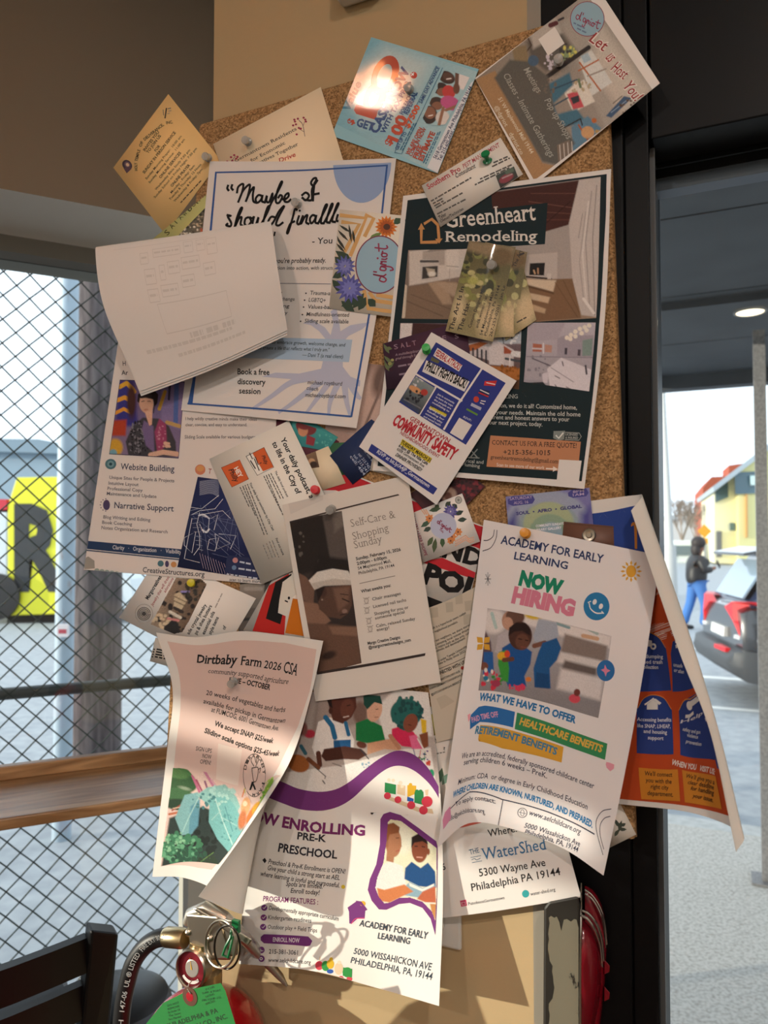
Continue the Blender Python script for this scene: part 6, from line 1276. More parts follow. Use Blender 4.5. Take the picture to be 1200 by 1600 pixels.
tr = [('#2f8a50', [(762, 722), (840, 738), (838, 806), (760, 790)]), ('#e0c8a8', [(848, 735), (905, 745), (902, 815), (846, 800)]), ('#dfb030', [(918, 740), (980, 745), (978, 800), (918, 825)]), ('#2a5fb0', [(918, 820), (962, 835), (960, 862), (916, 850)]), ('#2f8a50', [(968, 790), (1030, 785), (1032, 880), (966, 862)]), ('#d8c0a0', [(770, 810), (880, 850), (1010, 900), (1090, 905), (1100, 940), (990, 925), (770, 835)])]
for c_, p_ in tr: s.q(p_, c_)
for x, y, r_, c_ in ((780, 815, 24, '#d03c50'), (853, 842, 24, '#d03c50'), (945, 880, 28, '#d03c50'), (1030, 915, 30, '#d03c50'), (1055, 855, 38, '#d03c50'), (790, 705, 12, '#e8dcc8'), (820, 708, 12, '#e8dcc8'), (870, 725, 14, '#e8dcc8'), (940, 738, 12, '#dfb030'), (985, 785, 14, '#2f8a50'), (1010, 785, 14, '#2f8a50')): s.e(x, y, r_, r_, c_)
s.q([(1040, 775), (1065, 770), (1060, 815), (1045, 812)], '#e0c8a8').q([(870, 740), (895, 745), (890, 760), (872, 760)], '#f0e0c8')
s.F('D6')
s.t('NOW ENROLLING', 60, 140, 742, 231, 56, '#7d2f6a', .03).t('PRE-K', 368, 250, 528, 266, 38, '#33323a', .02).t('PRESCHOOL', 262, 318, 588, 358, 44, '#33323a', .02)
for w_, x0, y0, x1, y1 in (('Preschool & Pre-K Enrollment is OPEN!', 208, 386, 632, 442), ('Give your child a strong start at AEL', 203, 420, 602, 476), ('where learning is joyful and purposeful.', 163, 452, 602, 518), ('Spots are limited.', 306, 508, 508, 524), ('Enroll today!', 332, 546, 490, 558)): s.t(w_, x0, y0, x1, y1, 26, '#3a3438', .004, sh=.12)
s.q([(176, 366), (190, 354), (200, 370), (190, 384)], '#2a2a2c').e(622, 514, 11, 11, '#e0c83c')
s.t('PROGRAM FEATURES :', 180, 592, 484, 612, 28, '#7d2f6a', .008)
for cx, cy in ((187, 629), (184, 683), (181, 735)): s.e(cx, cy, 17, 17, PU).l([(cx - 7, cy), (cx - 2, cy + 6), (cx + 10, cy - 8)], 4, '#efebe6')
for w_, x0, y0, x1, y1 in (('Developmentally appropriate curriculum', 212, 640, 596, 702), ('Kindergarten readiness', 208, 692, 446, 712), ('Outdoor play + Field Trips', 205, 745, 478, 766)): s.t(w_, x0, y0, x1, y1, 23, '#3a3438')
s.q([(168, 790), (185, 775), (430, 788), (452, 812), (440, 838), (420, 842), (185, 825), (167, 808)], PU).t('ENROLL NOW', 234, 816, 382, 822, 24, '#efe6ee', .012)
s.e(172, 862, 17, 18, PU).e(172, 910, 17, 18, PU).e(170, 910, 9, 9, '#efebe6').e(170, 910, 4, 4, PU).l([(166, 858), (172, 868), (180, 866)], 5, '#efebe6')
s.t('215-381-3061', 212, 882, 372, 890, 25, '#3a3438').t('www.aelchildcare.org', 208, 928, 443, 942, 23, '#3a3438')
blob = [(865, 108), (1000, 165), (1135, 262), (1140, 280)]
fr = [(828, 140), (845, 112), (880, 100), (940, 118), (1040, 190), (1135, 262), (1142, 290), (1140, 560), (1130, 780), (1105, 690), (1060, 630), (990, 602), (930, 608), (860, 640), (820, 638), (780, 590), (758, 530), (770, 470), (805, 390), (825, 280)]
fi = [(868, 160), (885, 142), (940, 150), (1040, 225), (1138, 300), (1138, 560), (1130, 700), (1112, 650), (1060, 596), (990, 572), (930, 575), (880, 600), (850, 605), (820, 570), (800, 520), (812, 460), (845, 380), (862, 260)]
s.q(fr, PU)
s.ph([(790, 130), (1150, 140), (1145, 720), (780, 720)], ('#e6e6c0', '#e9e4d4'), [
 ('e', '#f0f0dc', 950, 250, 60, 80, 0, 30), ('p', '#efe9e4', [(830, 400), (880, 370), (950, 400), (970, 500), (940, 540), (800, 520), (810, 450)], 5), ('e', '#b07a5a', 900, 270, 44, 80, 0, 4), ('p', '#8d5434', [(858, 170), (900, 160), (935, 185), (930, 215), (880, 225), (862, 280)], 5), ('p', '#b07a5a', [(865, 300), (905, 340), (900, 380), (860, 370)], 4), ('p', '#b07a5a', [(930, 230), (946, 290), (930, 310)], 4), ('l', '#6a4030', [(915, 245), (930, 243)], 5), ('l', '#a85a4c', [(915, 318), (932, 312)], 6), ('e', '#a06a4c', 864, 280, 9, 20, 0, 4),
 ('p', '#1f4f86', [(965, 410), (1000, 375), (1050, 410), (1090, 380), (1130, 430), (1135, 520), (1040, 510), (960, 470)], 5), ('e', '#8a4c34', 1045, 305, 45, 75, 0, 4), ('p', '#2a1c1a', [(998, 300), (1000, 240), (1040, 218), (1080, 232), (1090, 280), (1060, 262), (1015, 270)], 4), ('e', '#8a4c34', 1092, 320, 9, 18, 0, 4), ('l', '#2a1a18', [(1018, 290), (1032, 290)], 5), ('l', '#2a1a18', [(1058, 292), (1072, 294)], 5), ('l', '#d8a090', [(1030, 350), (1058, 352)], 7),
 ('p', '#8fb0c0', [(945, 530), (990, 485), (1060, 520), (1130, 500), (1130, 520), (1050, 575), (960, 560), (870, 560)], 5), ('p', '#efece4', [(985, 490), (1060, 525), (1125, 495), (1120, 510), (1060, 540), (990, 510)], 3), ('p', '#d08050', [(810, 520), (850, 530), (960, 500), (1010, 540), (960, 560), (880, 600), (820, 590)], 6), ('p', '#c06848', [(1060, 540), (1130, 510), (1135, 600), (1080, 600), (1030, 580)], 6), ('p', '#c88a50', [(1100, 600), (1138, 600), (1130, 700), (1110, 650)], 6), ('l', '#efe6dc', [(1080, 602), (1130, 605)], 7)], step=1.0, grain=.04, clip=fi)
s.q([(646, 628), (700, 590), (756, 640), (744, 646), (740, 690), (700, 690), (668, 718), (656, 716), (654, 650)], PU).e(730, 606, 16, 14, '#e0b03c').q([(690, 590), (722, 594), (756, 640), (700, 600)], PU).l([(668, 716), (690, 690), (738, 686)], 5, '#d04c7c', True).l([(676, 718), (700, 700), (738, 696)], 3, '#e8e0e0', True)
s.t('ACADEMY FOR EARLY', 710, 728, 1085, 802, 36, '#3a4450', .008).t('LEARNING', 812, 798, 988, 830, 34, '#3a4450', .008).t('5000 WISSAHICKON AVE', 678, 882, 1105, 975, 36, '#3a4450', .008).t('PHILADELPHIA, PA, 19144', 662, 932, 1110, 1028, 36, '#3a4450', .008)
for x, y, rx, ry, c_ in ((490, 948, 22, 25, '#d84c5c'), (525, 950, 22, 28, '#3a9a4c'), (552, 940, 20, 26, '#e0b830'), (550, 980, 18, 12, '#3a60b4'), (598, 965, 24, 34, '#e6d0b0'), (645, 985, 26, 28, '#3a9a4c'), (610, 1018, 15, 13, '#d84c5c'), (656, 1022, 16, 13, '#d84c5c'), (600, 930, 10, 10, '#efe0c8'), (556, 912, 10, 10, '#e0b830')): s.e(x, y, rx, ry, c_)
s.q([(622, 958), (672, 966), (670, 1014), (620, 1004)], '#3a9a4c').l([(480, 985), (570, 1005), (640, 1025)], 8, '#e0c8a8').l([(492, 918), (494, 900)], 5, '#e0c8a8')
s.build('preschool_flyer', 'white preschool flyer with a purple wave and children photos at the bottom of the board', 'flyer')

# farm flyer, right side rolling forward
s = Sheet([[(80, 95, 9), (290, 118, 9), (515, 88, 14), (740, 108, 16), (950, 138, 14)],
           [(165, 385, 9), (350, 405, 9), (545, 435, 10), (720, 465, 13), (882, 440, 18)],
           [(138, 700, 14), (320, 740, 13), (500, 790, 14), (655, 815, 22), (772, 775, 40)],
           [(98, 1040, 22), (280, 1075, 22), (455, 1130, 24), (600, 1170, 44), (545, 1130, 72)],
           [(60, 1366, 30), (225, 1372, 30), (395, 1440, 44), (530, 1560, 72), (300, 1470, 100)]], 216, 279, '#ebe7e1', back='#e2e0da', frame='C1').F('C1')
s.q([(138, 140), (280, 160), (430, 145), (560, 135), (750, 148), (915, 182), (880, 400), (820, 580), (720, 790), (520, 1130), (370, 1330), (300, 1320), (105, 1310), (150, 1000), (180, 720), (208, 430), (190, 270)], '#e0c6bd')
s.t('Dirtbaby Farm 2026 CSA', 292, 255, 812, 316, 48, K, .012, True, sh=.1) if False else s.t('Dirtbaby', 292, 250, 500, 262, 46, K, .02, True, sh=.12)
s.t('Farm', 518, 262, 628, 274, 46, K, .012, True, sh=.08).t('2026', 640, 278, 728, 292, 40, K, .008, True, sh=.1).t('CSA', 740, 300, 812, 318, 58, K, .008, True)
s.t('community supported agriculture', 350, 304, 765, 362, 27, '#3a3230', 0, True, sh=.2)
s.t('JUNE – OCTOBER', 455, 352, 672, 394, 27, K, .025)
for w_, x0, y0, x1, y1, b_ in (('20 weeks of vegetables and herbs', 340, 418, 750, 508, 0), ('available for pickup in Germantown', 325, 462, 750, 564, 0), ('at FUMCOG, 6001 Germantown Ave.', 366, 506, 716, 604, 0), ('We accept SNAP! $25/week', 382, 578, 688, 670, .022), ('Sliding scale options $25-45/week', 330, 615, 720, 735, .022)): s.t(w_, x0, y0, x1, y1, 27, '#2c2624', b_)
for w_, x0, y0, x1, y1 in (('SIGN UPS', 286, 708, 368, 722), ('NOW', 320, 746, 366, 754), ('OPEN!', 308, 776, 364, 784)): s.t(w_, x0, y0, x1, y1, 22, '#3a3230')
s.q([(404, 672), (528, 704), (508, 892), (392, 858)], '#e6d6cc')
s.l([(592 + 58 * math.cos(a), 838 + 112 * math.sin(a)) for a in np.linspace(0, 6.2, 40)], 2, '#6a5a54', closed=True)
for k, ch in enumerate('DIRTBABY FARM'):
    a = -2.7 + k * .36; x, y = 592 + 44 * math.cos(a), 838 + 94 * math.sin(a); dx, dy = -math.sin(a) * 7, math.cos(a) * 14
    if ch != ' ': s.t(ch, x - dx, y - dy, x + dx, y + dy, 15, '#4a403c', .01)
for pts in ([(590, 790), (575, 760), (590, 735), (600, 770)], [(600, 790), (615, 755), (608, 740), (602, 775)], [(580, 800), (612, 800), (605, 860), (590, 870), (582, 830), (580, 800)], [(612, 810), (625, 800), (620, 825)]): s.l(pts, 3, '#5a4c46', True)
s.q([(580, 870), (592, 872), (575, 915), (566, 915)], K).q([(590, 880), (602, 912), (594, 914), (585, 890)], K)
s.ph([(165, 795), (770, 800), (560, 1330), (104, 1312)], '#e0c6bd', [
 ('e', '#4c7a4a', 200, 850, 80, 55, 10, 6), ('e', '#3a5f3c', 215, 880, 80, 50, 10, 6), ('e', '#56804e', 190, 830, 60, 24, 12, 8), ('e', '#456f48', 195, 950, 85, 48, 8, 6), ('e', '#2a4230', 200, 990, 80, 30, 5, 8), ('e', '#8fa38a', 230, 905, 30, 8, 15, 8), ('l', '#a04838', [(165, 1020), (215, 990)], 8), ('l', '#b86a4c', [(150, 1040), (200, 1030)], 12), ('l', '#d8c0a8', [(170, 1010), (230, 1000)], 5),
 *[('l', c_, [a, b], w) for c_, a, b, w in (('#c06a8c', (270, 840), (310, 930), 12), ('#c884a0', (330, 810), (400, 930), 14), ('#a8506c', (290, 860), (340, 960), 10), ('#d8a8b4', (370, 860), (430, 950), 10), ('#8d5a78', (335, 870), (360, 940), 10))],
 ('p', '#2c3a38', [(150, 1060), (320, 1000), (540, 1080), (520, 1330), (110, 1310)], 10), ('s', '#1c2624', 330, 1150, 100, 90, 20, 18),
 ('p', '#7fb0b4', [(180, 1060), (230, 940), (300, 925), (310, 1000), (270, 1140), (215, 1150)], 5), ('p', '#5f95a8', [(260, 1000), (310, 960), (300, 1100), (250, 1160)], 8), ('p', '#8ec0bc', [(290, 940), (350, 900), (440, 885), (500, 950), (520, 1000), (490, 1060), (420, 1000), (350, 990)], 5), ('p', '#79b8b8', [(360, 960), (450, 940), (500, 1010), (540, 1090), (520, 1180), (470, 1250), (400, 1170), (355, 1080)], 5), ('l', '#b9dcd6', [(390, 960), (430, 1080), (480, 1200)], 6), ('l', '#a8d0cc', [(300, 960), (250, 1060), (220, 1130)], 5), ('l', '#a8d0cc', [(430, 1060), (500, 1100)], 4), ('l', '#a8d0cc', [(420, 1020), (370, 1070)], 4), ('l', '#4f8a94', [(440, 1000), (480, 1130)], 4), ('s', '#a9d2cc', 420, 940, 90, 50, 24, 8), ('s', '#4a7f84', 330, 970, 60, 40, 14, 8), ('s', '#5c9a9c', 460, 1110, 50, 70, 16, 6),
 ('s', '#3f7a5a', 210, 1220, 110, 80, 80, 15), ('s', '#6aa882', 190, 1210, 100, 80, 46, 10), ('s', '#2a5240', 260, 1260, 100, 50, 36, 12), ('s', '#8cc09a', 170, 1180, 60, 60, 16, 8), ('l', '#6a8f4c', [(310, 1290), (380, 1240)], 4), ('l', '#8fae60', [(330, 1310), (360, 1270)], 4), ('s', '#2c3c2c', 350, 1290, 60, 30, 16, 10),
 ('e', '#e0a878', 548, 1000, 24, 50, 10, 6), ('e', '#d87a3c', 580, 1040, 18, 60, 30, 8), ('e', '#c8784c', 530, 1070, 20, 50, 10, 8), ('e', '#f0d8b8', 545, 985, 12, 14, 0, 5), ('e', '#e0a83c', 610, 1010, 24, 40, 30, 8), ('p', '#7fae3c', [(620, 980), (650, 900), (690, 840), (700, 900), (670, 970), (640, 1000)], 8), ('s', '#a8cc58', 670, 900, 40, 60, 14, 10), ('s', '#5f9a38', 655, 940, 40, 50, 10, 8), ('l', '#d87a3c', [(530, 950), (545, 900)], 6), ('l', '#a8c060', [(545, 930), (540, 890)], 4)], step=1.1, grain=.07,
 clip=[(170, 800), (240, 800), (290, 860), (330, 805), (350, 810), (400, 880), (450, 885), (490, 905), (520, 950), (535, 900), (550, 910), (580, 990), (620, 960), (650, 880), (690, 835), (730, 840), (700, 860), (650, 940), (560, 1080), (470, 1220), (378, 1335), (320, 1320), (105, 1312), (140, 1030)])
s.build('farm_flyer', 'pink farm share flyer with vegetables rolling forward at the lower left of the board', 'flyer')

# ------------------------------------------------------------------ push pins
def pin(name, px, py, lift, m, label, tilt=(0.15, -0.25), size=1.0):
    base = W(px, py, lift)
    ax = NB + DB * tilt[0] + UP * tilt[1]; ax = ax / np.linalg.norm(ax)
    r = empty(name, base, label, 'push pin')
    k = size * 0.001
    mb = MB(); mb.lathe(base, ax, [(0, 0), (4.6 * k, 0.05 * k), (4.8 * k, 1.0 * k), (3.0 * k, 2.0 * k), (2.3 * k, 4.5 * k), (2.4 * k, 6.0 * k), (4.0 * k, 7.4 * k), (4.6 * k, 8.6 * k), (4.2 * k, 9.8 * k), (0, 10.2 * k)], 20)
    mb.build('pin_grip', m, r, smooth=True)
    mb = MB(); mb.tube([base, base - ax * (lift + 5) * .001], .0005, 6); mb.build('pin_needle', M_STEEL, r)
    return r
M_CLEAR = bpy.data.materials.new('clear_plastic'); M_CLEAR.use_nodes = True
b = M_CLEAR.node_tree.nodes['Principled BSDF']; b.inputs['Transmission Weight'].default_value = 0.65; b.inputs['Roughness'].default_value = 0.12; b.inputs['Base Color'].default_value = (.86, .84, .80, 1); b.inputs['IOR'].default_value = 1.3; b.inputs['Coat Weight'].default_value = .6
GRN = mat('green_plastic', '#0f7a4a', 0.2, coat=.5); GR2 = mat('bright_green_plastic', '#2fa84a', 0.35)
pin('push_pin', 388, 222, 3.2, M_CLEAR, 'clear push pin in the cream berry card')
pin('push_pin', 326, 247, 2.8, M_CLEAR, 'clear push pin at the right corner of the yellow church card')
pin('push_pin', 465, 318, 5.2, M_CLEAR, 'clear push pin in the handwritten headline of the tree flyer')
pin('push_pin', 873, 97, 5.2, M_CLEAR, 'clear push pin in the tilted cafe interior poster')
pin('push_pin', 640, 140, 3.2, M_CLEAR, 'clear push pin in the glossy blue cash card')
pin('push_pin', 769, 415, 13.0, M_CLEAR, 'clear push pin holding the fan of olive hat cards')
pin('push_pin', 519, 795, 7.8, M_CLEAR, 'clear push pin at the top of the self care flyer')
pin('push_pin', 366, 1064, 10.8, M_CLEAR, 'clear push pin in the pink farm flyer')
pin('push_pin', 762, 252, 6.4, GRN, 'dark green push pin in the red lettered business card', (.0, .45))
pin('push_pin', 667, 548, 9.9, GR2, 'bright green push pin at the top left of the safety flyer', (.25, .15), .95)
pin('push_pin', 494, 766, 6.7, mat('red_plastic', '#d8323c', .3), 'red push pin between the podcast card and the self care flyer', (.3, .05))
pin('push_pin', 300, 911, 1.9, mat('yellow_plastic', '#c9bf1e', .3), 'yellow push pin in the bracelet photo card', (.55, .1))
pin('push_pin', 822, 834, 11.6, mat('orange_plastic', '#d8902a', .3), 'orange push pin at the top of the hiring flyer', (.05, .12))

# ------------------------------------------------------------------ white sensor at the top, switch plate under the flyers
sc0 = W(568, -36, WALL)
sn = empty('wall_sensor', sc0, 'white plastic sensor box on the cream wall above the board, cut by the top edge', 'sensor')
mb = MB(); mb.obox(sc0 + NB * .014, DB * .026, NB * .014, UP * .031); o = mb.build('sensor_case', mat('white_plastic', '#d6d4cf', .4), sn, bevel=.006)
mb = MB(); mb.obox(sc0 + NB * .0285 - UP * .014, DB * .008, NB * .0008, UP * .009); mb.build('sensor_window', mat('pale_grey_plastic', '#b5b3b0', .3), sn, bevel=.0004)
wp0 = W(690, 1428, WALL)
sw = empty('switch_plate', wp0, 'white cover plate on the wall mostly hidden behind the lowest flyers', 'switch plate')
mb = MB(); mb.obox(wp0 + NB * .0025, DB * .022, NB * .0025, UP * .030); mb.build('cover_plate', MATS['white_plastic'], sw, bevel=.003)
mb = MB(); mb.obox(wp0 + NB * .006, DB * .005, NB * .002, UP * .011); mb.build('toggle', MATS['white_plastic'], sw, bevel=.001)

# ------------------------------------------------------------------ fire extinguisher on the pillar
M_RED = mat('red_enamel', '#b3101c', 0.22, spec=.5, coat=.6)
M_BRASS = mat('nickel_brass', '#c9b48c', 0.28, metal=1.0)
M_RUB = mat('black_rubber', '#141416', 0.45)
EL = 54.0                                                   # axis distance from the cork face, mm
def EX(px, py, dl=0.0): return W(px, py, EL + dl)
ax0 = EX(318, 1600)
exb = empty('fire_extinguisher', v3(ax0, EX(318, 1585)[2] - .40), 'red fire extinguisher with green tag and black hose at the lower left below the flyers', 'fire extinguisher')
R_ = 0.066
ztop_ = EX(318, 1540)[2]
mb = MB(); c0 = v3(ax0, ztop_ - .46)
mb.lathe(c0, UP, [(0, 0), (R_ * .92, 0), (R_, .008), (R_, .395)] + [(R_ * math.cos(a) * 0.98 + .001, .395 + .058 * math.sin(a)) for a in np.linspace(0.1, 1.32, 10)] + [(.016, .458), (.016, .475)], 40)
mb.build('cylinder_body', M_RED, exb, smooth=True)
# tag, ring, gauge
mb = MB(); nk = v3(ax0, ztop_ + .0)
mb.lathe(v3(ax0, ztop_ - .002), UP, [(.019, 0), (.019, .018), (.015, .022), (.015, .05)], 24); mb.build('neck_collar', M_BRASS, exb, smooth=True)
vb = EX(318, 1462)
mb = MB(); mb.hexa([EX(*p, 12) for p in ((291, 1428), (340, 1432), (362, 1500), (300, 1500))], [EX(*p, -12) for p in ((291, 1428), (340, 1432), (362, 1500), (300, 1500))]); mb.build('valve_body', M_STEEL, exb, bevel=.002)
mb = MB(); mb.hexa([EX(*p, 11) for p in ((300, 1420), (306, 1418), (395, 1468), (388, 1478))], [EX(*p, -11) for p in ((300, 1420), (306, 1418), (395, 1468), (388, 1478))])
mb.hexa([EX(*p, 10) for p in ((352, 1436), (374, 1440), (372, 1492), (345, 1498))], [EX(*p, -10) for p in ((352, 1436), (374, 1440), (372, 1492), (345, 1498))]); mb.build('lever', M_STEEL, exb, bevel=.0015)
mb = MB(); mb.tube([EX(292, 1442), EX(298, 1428), EX(322, 1418), EX(350, 1434), W(385, 1468, 30), W(415, 1500, 8), W(438, 1526, 0), W(448, 1540, -4)], [.005, .0065, .007, .007, .0065, .0055, .004, .0015], 10); mb.build('carry_handle', mat('light_steel', '#cfcac0', .35, metal=.9), exb, smooth=True)
for px_, py_ in ((294, 1457), (328, 1466)):
    mb = MB(); mb.lathe(EX(px_, py_, 12), NB, [(.0035, 0), (.0035, .001), (.0015, .0028), (0, .003)], 14); mb.build('rivet', M_STEEL, exb, smooth=True)
mb = MB(); mb.tube([EX(290, 1467, 2), EX(284, 1466, 2), EX(262, 1464, 2), EX(259, 1464, 2)], [.0095, .0105, .0105, .0095], 20); mb.build('hose_coupling', M_BRASS, exb, smooth=True)
mb = MB(); P_h = [(262, 1464), (244, 1467), (225, 1480), (208, 1505), (198, 1540), (191, 1580), (188, 1640), (195, 1730), (215, 1800)]
hp = _basis(len(P_h), np.linspace(0, 1, 44)) @ np.array(P_h); mb.tube([EX(p[0], p[1], 2 + 6 * math.sin(i * .07)) for i, p in enumerate(hp)], .0092, 16); hose = mb.build('hose', M_RUB, exb, smooth=True)
def text_on(s_, p0, p1, up, m, name, parent, bold=0.0, off=None, curve=None):
    """flat raised lettering between world points p0-p1, up = cap height vector"""
    v, t = glyphs(s_, bold); xm, xM = v[:, 0].min(), v[:, 0].max(); mb = MB()
    vs = [p0 + (p1 - p0) * ((x - xm) / (xM - xm)) + up * (y / CAP) for x, y in v]
    mb.add(vs, [tuple(q) for q in t]); return mb.build(name, m, parent, fix=False)
# lettering following the hose
def hose_text(s_, i0, i1, name):
    v, t = glyphs(s_, .01); xm, xM = v[:, 0].min(), v[:, 0].max(); vs = []
    for x, y in v:
        f = i1 + (i0 - i1) * (x - xm) / (xM - xm); i = int(min(max(f, 0), len(hp) - 2)); q = hp[i] * (1 - (f - i)) + hp[i + 1] * (f - i); d = hp[i] - hp[i + 1]; d = d / np.linalg.norm(d); n_ = np.array([d[1], -d[0]])
        pp_ = q + n_ * ((y - .3) * 11)
        vs.append(EX(pp_[0], pp_[1], 2 + 6 * math.sin(f * .07) + 9.35 - ((y - .3) * 5.2) ** 2 / 18))
    MB().add(vs, [tuple(q) for q in t]).build(name, mat('grey_print', '#8d8d8d', .6), hose, fix=False)
hose_text('INCH  147-06  UL ® LISTED  FIRE EXT', 6, 32, 'hose_print'); hose_text('BOOST', 1.5, 5.2, 'hose_print')
gc = EX(302, 1512, 16)
gn = NB + UP * .12; gn = gn / np.linalg.norm(gn)
mb = MB(); mb.lathe(gc - gn * .012, gn, [(.012, 0), (.0185, .004), (.0192, .011), (.0192, .0165), (.0176, .018), (.0168, .0155), (.0168, .013)], 36, False); gg = mb.build('pressure_gauge', M_STEEL, exb, smooth=True)
mb = MB(); mb.lathe(gc - gn * .012, gn, [(0, .0140), (.0168, .0140)], 32); mb.build('gauge_face', mat('gauge_red', '#8a1528', .35), gg)
mb = MB(); mb.lathe(gc - gn * .012, gn, [(0, .0145), (.0078, .0145), (.0085, .0142)], 28); mb.build('gauge_centre', mat('gauge_silver', '#cfc8c0', .25, metal=.7), gg)
mb = MB(); e1 = np.cross(gn, UP); e1 /= np.linalg.norm(e1); e2 = np.cross(e1, gn); g0 = gc + gn * .0030
mb.add([g0 - e2 * .001 + e1 * .0008, g0 - e2 * .001 - e1 * .0008, g0 + e2 * .0095 + e1 * .0035, g0 + e2 * .0098 + e1 * .0030], [(0, 1, 2, 3)]); mb.build('gauge_needle', mat('gauge_yellow', '#d8a82a', .4), gg)
mb = MB(); a_ = [g0 - gn * .0003 + (e1 * math.cos(t_) + e2 * math.sin(t_)) * r_ for t_ in np.linspace(-2.4, -.7, 9) for r_ in (.0115, .0145)]
mb.add(a_, [(i, i + 2, i + 3, i + 1) for i in range(0, 16, 2)]); mb.build('gauge_scale', mat('gauge_white', '#e6dcd8', .4), gg)
# pull ring, seal
rc = [EX(345 + 24 * math.cos(a), 1475 + 37 * math.sin(a), 22 + 8 * math.cos(a)) for a in np.linspace(0, 2 * math.pi, 40, endpoint=False)]
mb = MB(); mb.tube(rc, .0013, 8, closed=True); mb.build('pull_ring', M_STEEL, exb, smooth=True)
rc = [EX(352 + 20 * math.cos(a) + 3, 1480 + 34 * math.sin(a), 26 - 7 * math.sin(a)) for a in np.linspace(0, 2 * math.pi, 36, endpoint=False)]
mb = MB(); mb.tube(rc, .0011, 8, closed=True); mb.build('pull_ring', mat('dark_steel_wire', '#5a5854', .3, metal=1), exb, smooth=True)
M_SEAL = mat('green_seal_plastic', '#0f6a3a', .35)
mb = MB(); mb.tube([EX(362, 1452, 20), EX(360, 1465, 24), EX(352, 1480, 26), EX(348, 1492, 26), EX(356, 1496, 25), EX(361, 1478, 25), EX(364, 1462, 22)], .0014, 8)
mb.obox(EX(369, 1447, 20), DB * .004, NB * .002, UP * .006); mb.build('safety_seal', M_SEAL, exb, smooth=True)
# tag
def tagp(pts, dl): return [EX(x, y, dl + (k * 0)) for k, (x, y) in enumerate(pts)]
TQ = [(297, 1546), (345, 1536), (352, 1548), (395, 1690), (250, 1720), (228, 1600), (255, 1567)]
TL = 72
mb = MB(); mb.hexa(tagp(TQ, TL), tagp(TQ, TL + .6)); tg = mb.build('inspection_tag', mat('green_tag_card', '#1f7c38', .85), exb)
tcn = EX(297, 1557, TL + .6)
mb = MB(); mb.lathe(tcn, NB, [(.0085, 0), (.0085, .0005), (.004, .0006)], 28); mb.build('tag_eyelet', mat('brown_fibre', '#5c3a2a', .7), tg)
mb = MB(); mb.lathe(tcn, NB, [(0, .0007), (.0042, .0007)], 20); mb.build('eyelet_hole', mat('hole_red', '#d8283a', .6), tg)
mb = MB(); mb.tube([EX(298, 1553, TL + 2), EX(293, 1545, TL + 1), EX(295, 1538, 40), EX(300, 1532, 22)], .0006, 6); mb.build('tag_wire', M_STEEL, tg)
M_INK = mat('tag_ink', '#16301c', .7)
def tag_text(s_, x0, y0, x1, y1, h, bold=0.0):
    d = np.array([x1 - x0, y1 - y0]); d = d / np.linalg.norm(d); u = np.array([d[1], -d[0]]) * h
    p0, p1 = EX(x0, y0, TL + .75), EX(x1, y1, TL + .75); text_on(s_, p0, p1, EX(x0 + u[0], y0 + u[1], TL + .75) - p0, M_INK, 'tag_print', tg, bold)
tag_text('PHILADELPHIA & PA', 262, 1607, 341, 1582, 7.5, .012); tag_text('PROTECTION CO., INC.', 262, 1622, 356, 1591, 7.5, .012)
for k, w_ in enumerate(('DO NOT', 'REMOVE', 'By Order Of', 'The State', 'Fire Marshal')): tag_text(w_, 262 + k * .5, 1573 + k * 5.4, 280 + k * .8, 1568 + k * 5.4, 3.2)
for k, w_ in enumerate(('FOR', 'SUPP. & PORT.', 'EXTING.', 'FIRE EQUIP. CO.', 'INSPECTION')): tag_text(w_, 322 - (k % 2) * 6, 1548 + k * 5.6, 336 + (k % 2) * 10, 1543 + k * 5.6, 3.2)

# ------------------------------------------------------------------ worn box and red chrome striped casing by the door
CB = W(876, 1500, 0)
wb = empty('worn_metal_box', W(876, 1600, -10), 'narrow cream box with chipped black paint at the lower right below the board', 'metal box')
M_CHIP = bpy.data.materials.new('shaded_chipped_cream'); M_CHIP.use_nodes = True
nt = M_CHIP.node_tree; b = nt.nodes['Principled BSDF']; b.inputs['Roughness'].default_value = .5
tc = nt.nodes.new('ShaderNodeTexCoord'); nz = nt.nodes.new('ShaderNodeTexNoise'); nz.inputs['Scale'].default_value = 30; nz.inputs['Detail'].default_value = 7; nz.inputs['Roughness'].default_value = .65
mp = nt.nodes.new('ShaderNodeMapping'); mp.inputs['Scale'].default_value = (1, 1, .45)
rp = nt.nodes.new('ShaderNodeValToRGB'); rp.color_ramp.elements[0].position = .58; rp.color_ramp.elements[1].position = .60
rp.color_ramp.elements[0].color = (*lin('#6a6556'), 1); rp.color_ramp.elements[1].color = (*lin('#17140f'), 1)  # cream darkened to stand for shade; the chips are black
nt.links.new(tc.outputs['Object'], mp.inputs[0]); nt.links.new(mp.outputs[0], nz.inputs['Vector']); nt.links.new(nz.outputs[0], rp.inputs[0]); nt.links.new(rp.outputs[0], b.inputs['Base Color'])
q_ = [(850, 1418), (857, 1409), (903, 1400), (906, 1412), (906, 1760), (848, 1760)]
mb = MB(); mb.hexa([W(x, y, -13) for x, y in q_], [W(x, y, 18) for x, y in q_]); mb.build('box_shell', mat('box_black_paint', '#1c1914', .5), wb, bevel=.002)
rnd = random.Random(11)
edge = []
L_, Rr = [], []
for k in range(40):
    y = 1434 + k * 8.4
    w_ = 4 + 3 * rnd.random() + (9 if 8 < k < 16 else 0) * rnd.random() + (6 if k in (10, 11, 12, 13) else 0)
    L_.append((852 + w_, y))
T_ = [(861, 1431), (866, 1434), (870, 1432), (874, 1441), (877, 1455), (881, 1437), (886, 1436), (892, 1440), (897, 1436), (901, 1437)]
pl_ = T_ + [(904, 1450), (904, 1762)] + L_[::-1]
